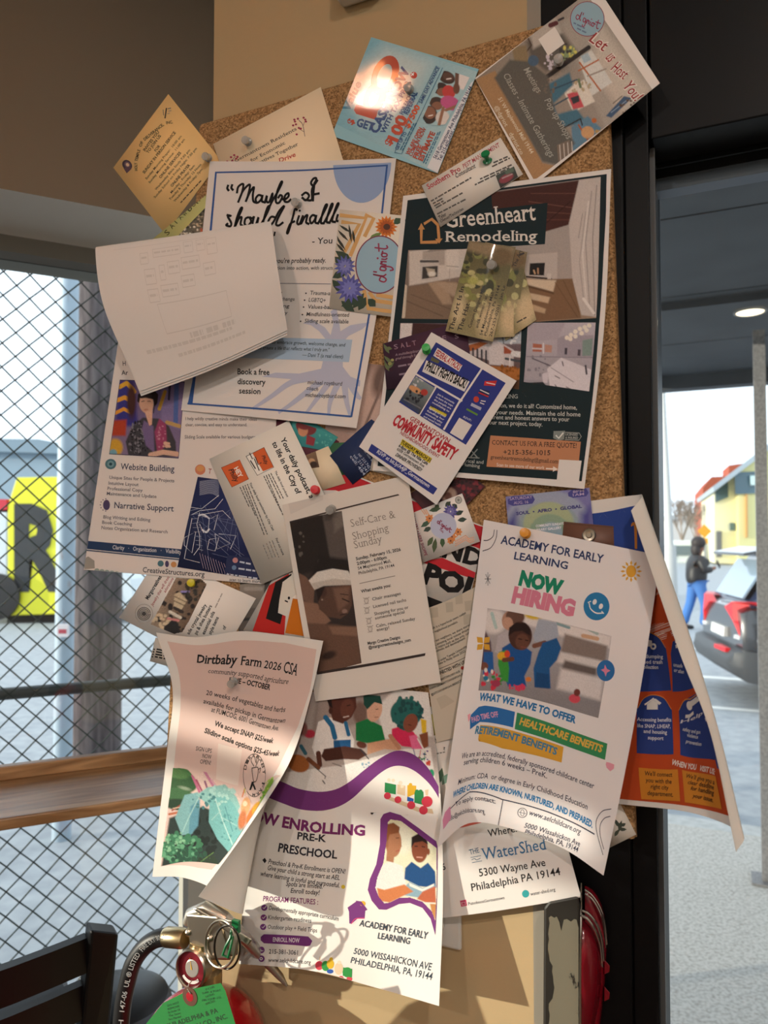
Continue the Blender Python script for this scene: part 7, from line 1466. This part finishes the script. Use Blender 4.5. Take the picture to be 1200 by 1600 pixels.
tri = tessellate_polygon([[Vector((x, y, 0)) for x, y in pl_]])
mb = MB(); mb.add([W(x, y, 18.4) for x, y in pl_], [tuple(t) for t in tri]); mb.build('chipped_paint', M_CHIP, wb, fix=False)
M_DRED = mat('dark_red_gloss', '#72091a', 0.2, coat=.3)
rd = empty('red_chrome_casing', W(920, 1600, 10), 'curved dark red casing with chrome stripes beside the worn box at the lower right', 'wall fixture')
prof = [(1386, .30), (1392, .42), (1402, .60), (1415, .76), (1432, .90), (1450, .98), (1470, 1.0), (1500, 1.0), (1530, .98), (1560, .90), (1590, .76), (1620, .55), (1650, .3)]
def casing(x0, f, y0, lift0, depth, w0):
    """rounded shell: rows of (y, width factor), swept outward"""
    vs, fs = [], []; n = 12
    for (y, k) in f:
        for j in range(n + 1):
            a = math.pi / 2 * j / n
            vs.append(W(x0 + w0 * k * math.sin(a), y, lift0 + depth * math.cos(a) * (0.35 + .65 * k)))
    m_ = n + 1
    for i in range(len(f) - 1):
        for j in range(n): fs.append((i * m_ + j, i * m_ + j + 1, (i + 1) * m_ + j + 1, (i + 1) * m_ + j))
    return vs, fs
def shell(name, x0, rows, w0, d0, m):
    vs, fs = casing(x0, rows, 0, -12, d0, w0); mb = MB(); mb.add(vs, fs); return mb.build(name, m, rd, smooth=True, fix=False)
shell('outer_casing', 914, [(1384, .05), (1386, .2), (1390, .36), (1400, .58), (1412, .74), (1428, .88), (1448, .97), (1470, 1.0), (1500, .97), (1540, .90), (1600, .7), (1680, .4)], 34, 14, M_DRED)
shell('front_casing', 907, [(1432, .02), (1436, .2), (1442, .42), (1454, .68), (1470, .87), (1488, .97), (1510, 1.0), (1540, .98), (1570, .88), (1600, .7), (1640, .45), (1690, .2)], 34, 30, M_DRED)
def arcs(name, pts, lift, w):
    P = _basis(len(pts), np.linspace(0, 1, 40)) @ np.array(pts, float); mb = MB(); mb.tube([W(x, y, l) for x, y, l in P], w, 8); return mb.build(name, M_CHROME, rd, smooth=True)
arcs('chrome_stripe', [(914, 1390, 8), (926, 1400, 6), (938, 1420, 2), (945, 1445, -4), (948, 1475, -9)], 0, .0011)
arcs('chrome_stripe', [(914, 1396, 8), (926, 1406, 6), (937, 1426, 2), (943, 1450, -4), (946, 1480, -9)], 0, .0009)
arcs('chrome_stripe', [(909, 1422, 20), (920, 1428, 18), (932, 1444, 12), (940, 1468, 4), (943, 1500, -6)], 0, .0013)
arcs('chrome_stripe', [(908, 1430, 21), (919, 1437, 19), (930, 1454, 13), (938, 1478, 4), (941, 1510, -6)], 0, .0013)
arcs('chrome_stripe', [(908, 1380, 0), (908, 1440, 20), (907, 1520, 20), (907, 1600, 20), (907, 1700, 20)], 0, .0009)
for y in (1507, 1549):
    mb = MB(); q_ = [(944, y - 8), (953, y + 2), (952, y + 12), (944, y + 16)]; mb.hexa([W(x, y_, -12) for x, y_ in q_], [W(x, y_, -4) for x, y_ in q_]); mb.build('side_lug', M_DRED, rd, bevel=.0006)

# ------------------------------------------------------------------ chairs
M_CH = mat('black_satin_wood', '#0a0a0b', 0.4, spec=.35)
def bar(mb, pts, d0, w, th):
    """flat bar through pixel points at given depths"""
    pass
SEAT = 0.79
def chair(name, label, px, py, depth, yaw):
    """wooden slat chair; (px, py) pixel of the right rear post top"""
    top = at(px, py, depth)
    r = empty(name, (top[0], top[1], 0), label, 'bar stool')
    c, s_ = math.cos(yaw), math.sin(yaw)
    X = np.array([c, s_, 0.0]); Y = np.array([-s_, c, 0.0]); O = np.array([top[0], top[1], 0]); H = top[2]
    lean = 0.05
    def Pt(x, y, z): return O + X * x + Y * y + UP * z
    wd, dp_ = 0.40, 0.30
    for k, x in enumerate((0, -wd)):
        mb = MB(); mb.hexa([Pt(x - .018, -.016 + .10, 0), Pt(x + .018, -.016 + .10, 0), Pt(x + .018, .016 + .10, 0), Pt(x - .018, .016 + .10, 0)], [Pt(x - .02, -.018 + .09, SEAT), Pt(x + .02, -.018 + .09, SEAT), Pt(x + .02, .018 + .09, SEAT), Pt(x - .02, .018 + .09, SEAT)]); mb.build('rear_leg', M_CH, r, bevel=.004)
        mb = MB(); mb.hexa([Pt(x - .02, -.018 + .09, SEAT), Pt(x + .02, -.018 + .09, SEAT), Pt(x + .02, .018 + .09, SEAT), Pt(x - .02, .018 + .09, SEAT)], [Pt(x - .018, -.016, H - .004), Pt(x + .018, -.016, H - .018), Pt(x + .018, .016, H - .018), Pt(x - .018, .016, H - .004)]); mb.build('back_post', M_CH, r, bevel=.004)
        mb = MB(); mb.hexa([Pt(x - .018, .09 + dp_ - .018, 0), Pt(x + .018, .09 + dp_ - .018, 0), Pt(x + .018, .09 + dp_ + .018, 0), Pt(x - .018, .09 + dp_ + .018, 0)], [Pt(x - .02, .09 + dp_ - .018, SEAT), Pt(x + .02, .09 + dp_ - .018, SEAT), Pt(x + .02, .09 + dp_ + .018, SEAT), Pt(x - .02, .09 + dp_ + .018, SEAT)]); mb.build('front_leg', M_CH, r, bevel=.004)
    for z0, z1 in ((H - .068, H - .022), (H - .140, H - .094), (H - .212, H - .166)):
        mb = MB(); n = 8
        for i in range(n):
            def qd(t_): x = -.018 - (wd - .036) * t_; b_ = -.028 * math.sin(math.pi * t_) + .09 * (H - (z0 + z1) / 2) / (H - SEAT) ; return x, b_
            (xa, ya), (xb, yb) = qd(i / n), qd((i + 1) / n)
            mb.hexa([Pt(xa, ya - .008, z0), Pt(xa, ya + .008, z0), Pt(xa, ya + .008, z1), Pt(xa, ya - .008, z1)], [Pt(xb, yb - .008, z0), Pt(xb, yb + .008, z0), Pt(xb, yb + .008, z1), Pt(xb, yb - .008, z1)])
        mb.build('back_slat', M_CH, r)
    mb = MB(); mb.hexa([Pt(.02, .07, .445), Pt(-wd - .02, .07, .445), Pt(-wd - .03, .09 + dp_ + .03, .445), Pt(.03, .09 + dp_ + .03, .445)], [Pt(.02, .07, SEAT + .03), Pt(-wd - .02, .07, SEAT + .03), Pt(-wd - .03, .09 + dp_ + .03, SEAT + .035), Pt(.03, .09 + dp_ + .03, SEAT + .035)]); mb.build('seat', M_CH, r, bevel=.01)
    return r
chair('bar_stool', 'black slat back bar stool at the lower left corner in front of the fence', 160, 1436, 1.02, 0.58)
ch2 = at(180, 1552, 1.47)
sc_ = v3(ch2, 0); c2 = empty('round_stool', sc_, 'black round cushioned stool half hidden behind the black hose', 'stool')
mb = MB(); mb.lathe(sc_ + UP * (ch2[2] - .07), UP, [(0, 0), (.095, 0), (.104, .012), (.106, .045), (.098, .062), (.08, .07), (0, .074)], 40); mb.build('stool_cushion', mat('black_vinyl', '#17181a', .4), c2, smooth=True)
for a in (0.6, 2.2, 3.8, 5.4):
    mb = MB(); u_ = np.array([math.cos(a), math.sin(a), 0]); mb.tube([sc_ + u_ * .07 + UP * (ch2[2] - .07), sc_ + u_ * .085], .011, 10); mb.build('leg', M_BLACK, c2, smooth=True)
mb = MB(); mb.tube([sc_ + UP * .3 + .078 * np.array([math.cos(t_), math.sin(t_), 0]) for t_ in np.linspace(0, 2 * math.pi, 32, endpoint=False)], .007, 8, closed=True); mb.build('foot_ring', M_BLACK, c2, smooth=True)

# ------------------------------------------------------------------ street: car, walker, buildings, sign, truck, trees
# parked dark hatchback, rear end towards the window
cd_ = np.array([0.985, -0.17, 0.0]); cd_ /= np.linalg.norm(cd_)            # heading
cs_ = np.array([cd_[1], -cd_[0], 0.0])                                   # its right side, facing us
CO = at(1158, 841, 7.3); CO = v3(CO, -.10) - cs_ * .86
car = empty('parked_car', CO + cd_ * 2, 'dark hatchback car parked at the kerb with its red tail light toward the door', 'car')
def CP(x, y, z): return CO + cd_ * x + cs_ * y + UP * z
def loft(rows, m, name, parent=car, smooth=True, closed=False):
    if closed: rows = [r + [r[0]] for r in rows]
    mb = MB(); n = len(rows[0]); vs = [CP(*p) for r in rows for p in r]; fs = []
    for i in range(len(rows) - 1):
        for j in range(n - 1): fs.append((i * n + j, i * n + j + 1, (i + 1) * n + j + 1, (i + 1) * n + j))
    fs.append(tuple(range(n))); fs.append(tuple(range((len(rows) - 1) * n, len(rows) * n))[::-1])
    mb.add(vs, fs); return mb.build(name, m, parent, smooth=smooth)
HW = 0.90
def ring(x, zb, zt, w, inset=0.0, k=8):
    """cross-section of the lower body from the left sill over the deck to the right sill"""
    pts = [(x, -w * .93, zb), (x, -w, zb + .18), (x, -w * 1.0, zt - .18), (x, -w * .93, zt - .03), (x, -w * .80, zt), (x, 0, zt + .012), (x, w * .80, zt), (x, w * .93, zt - .03), (x, w, zt - .18), (x, w, zb + .18), (x, w * .93, zb)]
    return pts
body = [ring(0.02, .42, .98, HW * .86), ring(.10, .33, 1.02, HW * .93), ring(.30, .30, 1.03, HW * .98), ring(.8, .24, 1.02, HW), ring(1.6, .22, 1.0, HW), ring(2.8, .22, .98, HW), ring(3.5, .24, .93, HW * .98), ring(4.1, .30, .82, HW * .9), ring(4.3, .36, .70, HW * .8)]
M_CAR = mat('dark_car_paint', '#23262c', 0.22, coat=.8); M_CARB = mat('grey_bumper_plastic', '#3b3e42', .5); M_CARG = mat('dark_car_glass', '#27314a', .08, spec=.6); M_TAIL = mat('red_tail_lamp', '#d8101f', .35)
loft(body, M_CAR, 'body_shell')
def hoop(x, zt, w, zb=.97):
    return [(x, -w * 1.1, zb), (x, -w, (zb + zt) / 2 + .06), (x, -w * .86, zt - .03), (x, 0, zt), (x, w * .86, zt - .03), (x, w, (zb + zt) / 2 + .06), (x, w * 1.1, zb)]
loft([hoop(.12, 1.02, HW * .76), hoop(.30, 1.26, HW * .76), hoop(.48, 1.52, HW * .76), hoop(.75, 1.58, HW * .78), hoop(1.6, 1.62, HW * .80), hoop(2.4, 1.58, HW * .79), hoop(2.9, 1.38, HW * .77), hoop(3.4, 1.0, HW * .74)], M_CARG, 'cabin_glass')
loft([[(x, -w, z - .035), (x, -w * .9, z), (x, 0, z + .02), (x, w * .9, z), (x, w, z - .035)] for x, z, w in ((.22, 1.55, HW * .62), (.45, 1.575, HW * .70), (.8, 1.60, HW * .72), (1.6, 1.635, HW * .74), (2.4, 1.60, HW * .73), (2.6, 1.55, HW * .72))], mat('silver_blue_roof', '#8d9aa8', .25, coat=.6), 'roof_panel')
mb = MB(); mb.hexa([CP(.12, -.5, 1.08), CP(.12, .5, 1.08), CP(.36, .5, 1.46), CP(.36, -.5, 1.46)], [CP(.10, -.5, 1.09), CP(.10, .5, 1.09), CP(.34, .5, 1.47), CP(.34, -.5, 1.47)]); mb.build('rear_window', mat('pale_rear_glass', '#8fa4b4', .08, spec=.7), car)
mb = MB(); mb.hexa([CP(.10, -.58, 1.52), CP(.10, .58, 1.52), CP(.40, .6, 1.58), CP(.40, -.6, 1.58)], [CP(.10, -.58, 1.55), CP(.10, .58, 1.55), CP(.40, .6, 1.61), CP(.40, -.6, 1.61)]); mb.build('roof_spoiler', M_CAR, car)
for sg in (1, -1):
    mb = MB(); q_ = [(.005, .30, .99), (.01, .55, 1.06), (.10, .80, 1.07), (.58, .925, .98), (.52, .935, .80), (.22, .895, .68), (.05, .70, .70), (.015, .58, .86)]
    mb.hexa([CP(x - .03, sg * y * 1.02, z) for x, y, z in q_], [CP(x + .06, sg * y * .9, z) for x, y, z in q_]); mb.build('tail_lamp', M_TAIL, car, bevel=.01)
    mb = MB(); mb.hexa([CP(-.02, sg * .62, .70), CP(.16, sg * .87, .66), CP(.42, sg * .92, .76), CP(.42, sg * .92, .79), CP(.16, sg * .88, .71), CP(-.02, sg * .64, .74)], [CP(.05, sg * .58, .70), CP(.2, sg * .8, .66), CP(.44, sg * .85, .76), CP(.44, sg * .85, .79), CP(.2, sg * .8, .71), CP(.05, sg * .58, .74)]); mb.build('lamp_trim', mat('white_lamp_plastic', '#c9cdd0', .3), car)
loft([[(x, -w, zt), (x - .02, -w * 1.0, (zb + zt) / 2), (x, -w * .97, zb), (x, 0, zb - .01), (x, w * .97, zb), (x - .02, w, (zb + zt) / 2), (x, w, zt), (x + .0, 0, zt)] for x, zb, zt, w in ((-.10, .42, .52, HW * .74), (-.06, .36, .58, HW * .88), (.04, .30, .60, HW * .96), (.25, .26, .58, HW * 1.01), (.42, .25, .50, HW * 1.015))], M_CARB, 'rear_bumper', closed=True)
mb = MB(); mb.hexa([CP(-.125, .30, .56), CP(-.10, .62, .56), CP(-.10, .62, .60), CP(-.125, .30, .60)], [CP(-.05, .30, .56), CP(-.05, .62, .56), CP(-.05, .62, .60), CP(-.05, .30, .60)]); mb.build('reflector', M_TAIL, car)
mb = MB(); mb.hexa([CP(-.02, -.26, .67), CP(-.02, .26, .67), CP(-.01, .26, .77), CP(-.01, -.26, .77)], [CP(.05, -.26, .67), CP(.05, .26, .67), CP(.07, .26, .77), CP(.07, -.26, .77)]); mb.build('number_plate', mat('plate_white', '#d6d6d2', .5), car)
for x in (.85, 3.45):
    for sg in (1, -1):
        mb = MB(); mb.lathe(CP(x, sg * .70, .33), cs_ * sg, [(0, 0), (.30, 0), (.33, .03), (.33, .19), (.30, .215), (.22, .20)], 32); w_ = mb.build('wheel', M_RUB, car, smooth=True)
        mb = MB(); mb.lathe(CP(x, sg * .70, .33), cs_ * sg, [(.22, .18), (.20, .205), (.05, .195), (0, .20)], 20); mb.build('hub_cap', mat('alloy', '#8d9094', .35, metal=.8), w_, smooth=True)
    for sg in (1,):
        mb = MB(); mb.lathe(CP(x, sg * .885, .36), cs_ * sg, [(.36, 0), (.44, 0), (.44, .022), (.36, .022), (.36, 0)], 32); mb.build('wheel_arch', M_CARB, car, smooth=True)

# walker on the far pavement: one continuous body, clothes and hair as parts
D_ = 14.0
wk0 = at(1087, 841, D_); wk = empty('person', v3(wk0, -.10), 'person in a black puffer jacket and blue flared jeans walking beyond the parked car', 'person')
PX = wk0[0]; PY = wk0[1]; zf_ = -.10
def skin(name, verts, edges, m, parent, sub=2):
    me = bpy.data.meshes.new(name); off = parent_world(parent)
    me.from_pydata([(PX + x - off[0], PY + y - off[1], zf_ + z - off[2]) for x, y, z, r in verts], edges, [])
    o = bpy.data.objects.new(name, me); SC.collection.objects.link(o); o.parent = parent; me.materials.append(m)
    md = o.modifiers.new('skin', 'SKIN'); md.use_smooth_shade = True
    for i, (x, y, z, r) in enumerate(verts):
        sv = me.skin_vertices[0].data[i]; sv.radius = (r, r) if not isinstance(r, tuple) else r; sv.use_root = i == 0
    s2 = o.modifiers.new('sub', 'SUBSURF'); s2.levels = sub; s2.render_levels = sub
    return o
M_SKIN = mat('brown_skin', '#8a5a44', .6); M_JEAN = mat('blue_denim', '#3f6fae', .85); M_PUFF = mat('black_puffer', '#17181c', .45); M_HAIR = mat('dark_hair', '#241c1c', .6); M_SHOE = mat('shoe_black', '#202022', .5)
sx_ = 1.0
body_v = [(0, 0, .88, .125), (.0, 0, 1.05, .115), (.02, 0, 1.25, .13), (.03, 0, 1.36, .09), (.05, 0, 1.43, .05), (.07, 0, 1.49, .085), (.085, 0, 1.58, .095),
          (.01, .15, 1.31, .06), (-.02, .20, 1.08, .045), (.12, .19, .92, .036), (.16, .185, .88, .03),
          (.03, -.15, 1.31, .06), (.06, -.20, 1.08, .045), (.24, -.18, 1.14, .036), (.30, -.17, 1.17, .032),
          (-.02, .08, .80, .09), (-.08, .09, .46, .062), (-.22, .09, .10, .045), (-.12, .09, .035, .04),
          (.03, -.08, .80, .09), (.12, -.09, .47, .062), (.10, -.09, .09, .045), (.20, -.09, .035, .04)]
body_e = [(0, 1), (1, 2), (2, 3), (3, 4), (4, 5), (5, 6), (2, 7), (7, 8), (8, 9), (9, 10), (2, 11), (11, 12), (12, 13), (13, 14), (0, 15), (15, 16), (16, 17), (17, 18), (0, 19), (19, 20), (20, 21), (21, 22)]
pb = skin('body', body_v, body_e, M_SKIN, wk)
skin('jeans', [(0, 0, 1.0, .15), (-.02, .085, .80, .115), (-.08, .095, .48, .085), (-.17, .095, .24, .085), (-.235, .095, .09, .115), (.03, -.085, .80, .115), (.12, -.095, .48, .085), (.11, -.095, .26, .085), (.10, -.095, .07, .115)], [(0, 1), (1, 2), (2, 3), (3, 4), (0, 5), (5, 6), (6, 7), (7, 8)], M_JEAN, wk)
skin('puffer_jacket', [(0, 0, .80, .19), (0, 0, 1.0, .205), (.01, 0, 1.15, .205), (.02, 0, 1.28, .185), (.04, 0, 1.38, .10), (.0, .17, 1.30, .095), (-.03, .225, 1.09, .08), (.10, .205, .94, .065), (.03, -.17, 1.30, .095), (.06, -.225, 1.10, .08), (.22, -.195, 1.13, .06)], [(0, 1), (1, 2), (2, 3), (3, 4), (3, 5), (5, 6), (6, 7), (3, 8), (8, 9), (9, 10)], M_PUFF, wk)
mb = MB(); c_ = np.array([PX + .075, PY, zf_ + 1.60])
def blob(mb, c, rx, ry, rz, n=16, m_=10): mb.lathe((0, 0, 0), UP, [(max(1e-7, math.sin(math.pi * i / m_)), -math.cos(math.pi * i / m_)) for i in range(m_ + 1)], n); k = n * (m_ + 1); mb.v[-k:] = [tuple(np.array(c) + np.array(v) * [rx, ry, rz]) for v in mb.v[-k:]]
blob(mb, c_ + [-.025, 0, .015], .135, .125, .125); blob(mb, c_ + [-.08, 0, -.11], .085, .11, .14)
mb.build('hair', M_HAIR, wk, smooth=True)
for x, y in ((-.15, .095), (.17, -.095)): skin('shoe', [(x - .06, y, .045, .05), (x + .04, y, .04, .05), (x + .13, y, .03, .04)], [(0, 1), (1, 2)], M_SHOE, wk)
ph_ = np.array([PX + .34, PY - .17, zf_ + 1.22])
mb = MB(); mb.obox(ph_, (.012, 0, .02), (0, .005, 0), (-.03, 0, .065)); props(mb.build('mobile_phone', mat('phone_black', '#101014', .3), bevel=.003), 'small dark phone held up by the walking person', 'phone')

# buildings
def poly_block(mb, pts, depth, thick, away=None):
    a = [at(x, y, depth) for x, y in pts]; aw = np.array([.35, 1, 0]) if away is None else np.asarray(away, float)
    aw = aw / np.linalg.norm(aw) * thick; return mb.hexa(a, [p + aw for p in a])
GY = 841 + 1.7 * FPX / 42
M_BRICK = mat('orange_brick', '#b5593c', .9, noise=(4, '#9a4a34', .3, .7)); M_YEL = mat('yellow_render', '#e0d89a', .85); M_CREAM = mat('pale_cream_render', '#ece6c6', .85); M_TEAL = mat('teal_glazing', '#4f6a74', .2); M_ROOF = mat('pale_metal_roof', '#a9b4ba', .5)
bb = empty('brick_building', at(1118, 870, 66), 'narrow orange brick building left of the yellow building across the street', 'building')
mb = MB(); poly_block(mb, [(1098.5, 762), (1112, 745), (1140, 744), (1140, 875), (1098.5, 875)], 66, 12); mb.build('wall', M_BRICK, bb)
mb = MB(); poly_block(mb, [(1139, 727), (1160, 724), (1160, 745), (1139, 745)], 67, 6); mb.build('chimney', M_BRICK, bb)
yb = empty('yellow_building', at(1180, 880, 48), 'pale yellow corner building with a sloping roof across the street', 'building')
mb = MB(); poly_block(mb, [(1116, 762), (1138, 746), (1156, 733), (1156, 882), (1116, 880)], 48, 12); mb.build('wall', M_CREAM, yb)
mb = MB(); poly_block(mb, [(1154, 733), (1240, 672), (1240, 884), (1154, 882)], 46.5, 14); mb.build('gable_wall', M_YEL, yb)
mb = MB(); poly_block(mb, [(1114, 760), (1240, 664), (1240, 674), (1116, 768)], 46, 16); mb.build('roof', M_ROOF, yb)
def pane(pts, d, m, name): mb = MB(); poly_block(mb, pts, d, .25); return mb.build(name, m, yb)
pane([(1118, 768), (1138, 752), (1138, 777), (1118, 785)], 47.9, M_TEAL, 'window'); pane([(1148, 738), (1190, 736), (1190, 771), (1149, 772)], 46.4, M_TEAL, 'bay_window'); pane([(1172, 743), (1186, 743), (1186, 758), (1173, 758)], 46.2, mat('window_glow', '#c9e0dc', .3), 'bright_pane'); pane([(1141, 817), (1148, 817), (1148, 829), (1141, 829)], 47.8, M_TEAL, 'window'); pane([(1120, 830), (1128, 830), (1128, 870), (1120, 870)], 47.8, mat('door_grey', '#6a6c70', .6), 'entry_door'); pane([(1165.5, 772), (1168, 772), (1168.5, 840), (1166, 840)], 46.3, mat('pipe_orange', '#c9965a', .6), 'downpipe')

sg_ = at(1101, 830, 32)
ts = empty('warning_sign', v3(sg_, -.1), 'orange yellow diamond warning sign on a thin pole left of the buildings', 'traffic sign')
h_ = .30; mb = MB(); mb.hexa([sg_ + np.array([h_, 0, 0]), sg_ + np.array([0, 0, h_]), sg_ - np.array([h_, 0, 0]), sg_ - np.array([0, 0, h_])], [p + np.array([0, .02, 0]) for p in (sg_ + np.array([h_, 0, 0]), sg_ + np.array([0, 0, h_]), sg_ - np.array([h_, 0, 0]), sg_ - np.array([0, 0, h_]))]); mb.build('sign_panel', mat('sign_orange', '#e8a01c', .5), ts)
mb = MB(); mb.obox(sg_ + np.array([.02, 0, -.42]), (.12, 0, 0), (0, .01, 0), (0, 0, .12)); mb.build('lower_panel', MATS['sign_orange'], ts)
mb = MB(); mb.tube([v3(sg_, -.1) + np.array([0, .05, 0]), sg_ + np.array([0, .05, .3])], .035, 8); mb.build('sign_pole', mat('pole_grey', '#8d8f90', .5), ts)

lp = at(1047, 841, 22); lt = at(1036, 620, 22)
lpo = empty('street_lamp', v3(lp, -.1), 'slim pale lamp post close to the door frame on the far pavement', 'lamp post')
mb = MB(); mb.tube([v3(lp, -.1), v3(lp, 1.4)], [.20, .16], 12); mb.build('lamp_base', mat('pale_post', '#b5b5b2', .6), lpo, smooth=True)
mb = MB(); mb.tube([v3(lp, 1.4), lt, lt + np.array([0, 0, 3])], [.10, .07, .06], 10); mb.build('lamp_shaft', MATS['pale_post'], lpo, smooth=True)
mb = MB(); e_ = lt + np.array([0, 0, 3]); mb.tube([e_, e_ + np.array([-.6, -.2, .3]), e_ + np.array([-1.4, -.4, .35])], [.05, .05, .12], 10); mb.build('lamp_head', MATS['pale_post'], lpo, smooth=True)

wv = at(1072, 866, 52)
wc_ = empty('white_van', v3(wv, -.1), 'white van far down the street beside the walking person', 'van')
mb = MB(); mb.hexa([wv + np.array(p) for p in ((-.85, 0, -1.2), (.85, 0, -1.2), (.85, 0, -.1), (.72, .3, .95), (-.72, .3, .95), (-.85, 0, -.1))], [wv + np.array(p) for p in ((-.85, 4, -1.2), (.85, 4, -1.2), (.85, 4, -.1), (.72, 4, .95), (-.72, 4, .95), (-.85, 4, -.1))]); mb.build('van_body', mat('white_van_paint', '#d6dcdc', .35), wc_, bevel=.08)
mb = MB(); mb.hexa([wv + np.array(p) for p in ((-.7, -.02, -.05), (.7, -.02, -.05), (.62, .2, .6), (-.62, .2, .6))], [wv + np.array(p) for p in ((-.7, .1, -.05), (.7, .1, -.05), (.62, .4, .6), (-.62, .4, .6))]); mb.build('windscreen', mat('van_glass', '#5a6a74', .1), wc_)
for sg in (-1, 1):
    mb = MB(); mb.lathe(wv + np.array([sg * .7, .6, -1.35]), (sg, 0, 0), [(0, 0), (.34, 0), (.34, .2), (0, .2)], 20); mb.build('wheel', M_RUB, wc_, smooth=True)

# bare trees far down the street
def bare_tree(px, depth, h, label, seed):
    rnd = random.Random(seed); b0 = v3(at(px, 841, depth), -.1)
    r = empty('bare_tree', b0, label, 'tree', 'bare trees down the street')
    mb = MB(); mb.tube([b0, b0 + UP * h * .35], [.16, .11], 8); mb.build('trunk', mat('pale_bark', '#8d8078', .9), r, smooth=True)
    mb = MB()
    def br(p, d, L, w, lv):
        e = p + d * L; mb.tube([p, p + d * L * .5 + np.array([rnd.uniform(-.05, .05), 0, 0]), e], [w, w * .8, w * .6], 4, caps=False)
        if lv:
            for _ in range(4):
                nd = d + np.array([rnd.uniform(-.8, .8), rnd.uniform(-.8, .8), rnd.uniform(-.15, .5)]); br(e, nd / np.linalg.norm(nd), L * .72, w * .6, lv - 1)
    for _ in range(5):
        d = np.array([rnd.uniform(-.6, .6), rnd.uniform(-.6, .6), 1.0]); br(b0 + UP * h * rnd.uniform(.25, .35), d / np.linalg.norm(d), h * .26, .07, 3)
    mb.build('branches', MATS['pale_bark'], r, fix=False)
bare_tree(1066, 56, 4.8, 'bare tree above the white van down the street', 3)
bare_tree(1088, 58, 4.3, 'bare tree beside the orange warning sign down the street', 5)
fb = empty('far_houses', at(1070, 868, 110), 'pale row of low houses at the end of the street', 'building')
mb = MB(); poly_block(mb, [(1046, 812), (1100, 806), (1100, 866), (1046, 866)], 110, 10, (0, 1, 0)); mb.build('wall', mat('hazy_wall', '#cfc9c2', .9), fb)
mb = MB(); poly_block(mb, [(1046, 806), (1102, 800), (1102, 807), (1046, 813)], 109.5, 11, (0, 1, 0)); mb.build('roof', mat('hazy_roof', '#a9a9a8', .9), fb)

# left: yellow truck, low warehouse
TD = 15.0
tk0 = at(70, 962, TD)
tk = empty('yellow_truck', v3(tk0, -.1), 'yellow box truck with a huge black letter R beyond the fence', 'truck')
def TP(px, py, d=0.0): return at(px, py, TD + d)
mb = MB(); a = [TP(*p) for p in ((12, 962), (146, 958), (146, 744), (26, 746), (12, 790))]; mb.hexa(a, [p + np.array([-.5, 3.2, 0]) for p in a]); mb.build('box_body', mat('truck_yellow', '#e2dc2a', .5), tk, bevel=.02)
v, t = glyphs('R', .045); xm, xM = v[:, 0].min(), v[:, 0].max(); ym, yM = v[:, 1].min(), v[:, 1].max()
mb = MB(); mb.add([TP(22 + (x - xm) / (xM - xm) * 82, 925 - (y - ym) / (yM - ym) * 138, -.02) for x, y in v], [tuple(q) for q in t]); mb.build('letter', mat('truck_black', '#23282c', .5), tk, fix=False)
mb = MB(); a = [TP(*p, -.01) for p in ((-40, 800), (11, 796), (10, 780), (-40, 780))]; mb.hexa(a, [p + np.array([0, 2, 0]) for p in a]); mb.build('red_panel', mat('truck_red', '#c8283a', .5), tk)
mb = MB(); a = [TP(*p) for p in ((-60, 950), (11, 950), (11, 800), (-60, 800))]; mb.hexa(a, [p + np.array([0, 2, 0]) for p in a]); mb.build('cab', mat('truck_white', '#d0d6d8', .5), tk, bevel=.03)
mb = MB(); a = [TP(*p) for p in ((147, 955), (212, 950), (206, 905), (190, 880), (147, 880))]; mb.hexa(a, [p + np.array([0, 2, 0]) for p in a]); mb.build('bonnet', MATS['truck_white'], tk, bevel=.03)
for px_, r_ in ((-4, .46), (125, .36)):
    c_ = TP(px_, 968 - r_ * FPX / TD, -.05); mb = MB(); mb.lathe(c_, (0, -1, 0), [(0, 0), (r_, 0), (r_, .06), (r_ * .6, .08), (0, .08)], 28); mb.build('wheel', M_RUB, tk, smooth=True)
mb = MB(); a = [TP(*p, .1) for p in ((11, 974), (146, 970), (146, 958), (12, 962))]; mb.hexa(a, [p + np.array([0, 2.5, 0]) for p in a]); mb.build('chassis', M_BLACK, tk)
wh = empty('warehouse', at(40, 870, 70), 'low blue grey warehouse roof behind the yellow truck', 'building')
mb = MB(); poly_block(mb, [(-120, 700), (101, 706), (101, 868), (-120, 868)], 70, 12, (0, 1, 0)); mb.build('wall', mat('blue_grey_cladding', '#8fa2ae', .8), wh)
mb = MB(); poly_block(mb, [(-120, 684), (60, 686), (101, 694), (101, 709), (-120, 702)], 69, 14, (0, 1, 0)); mb.build('roof', mat('warehouse_roof', '#7d909c', .7), wh)
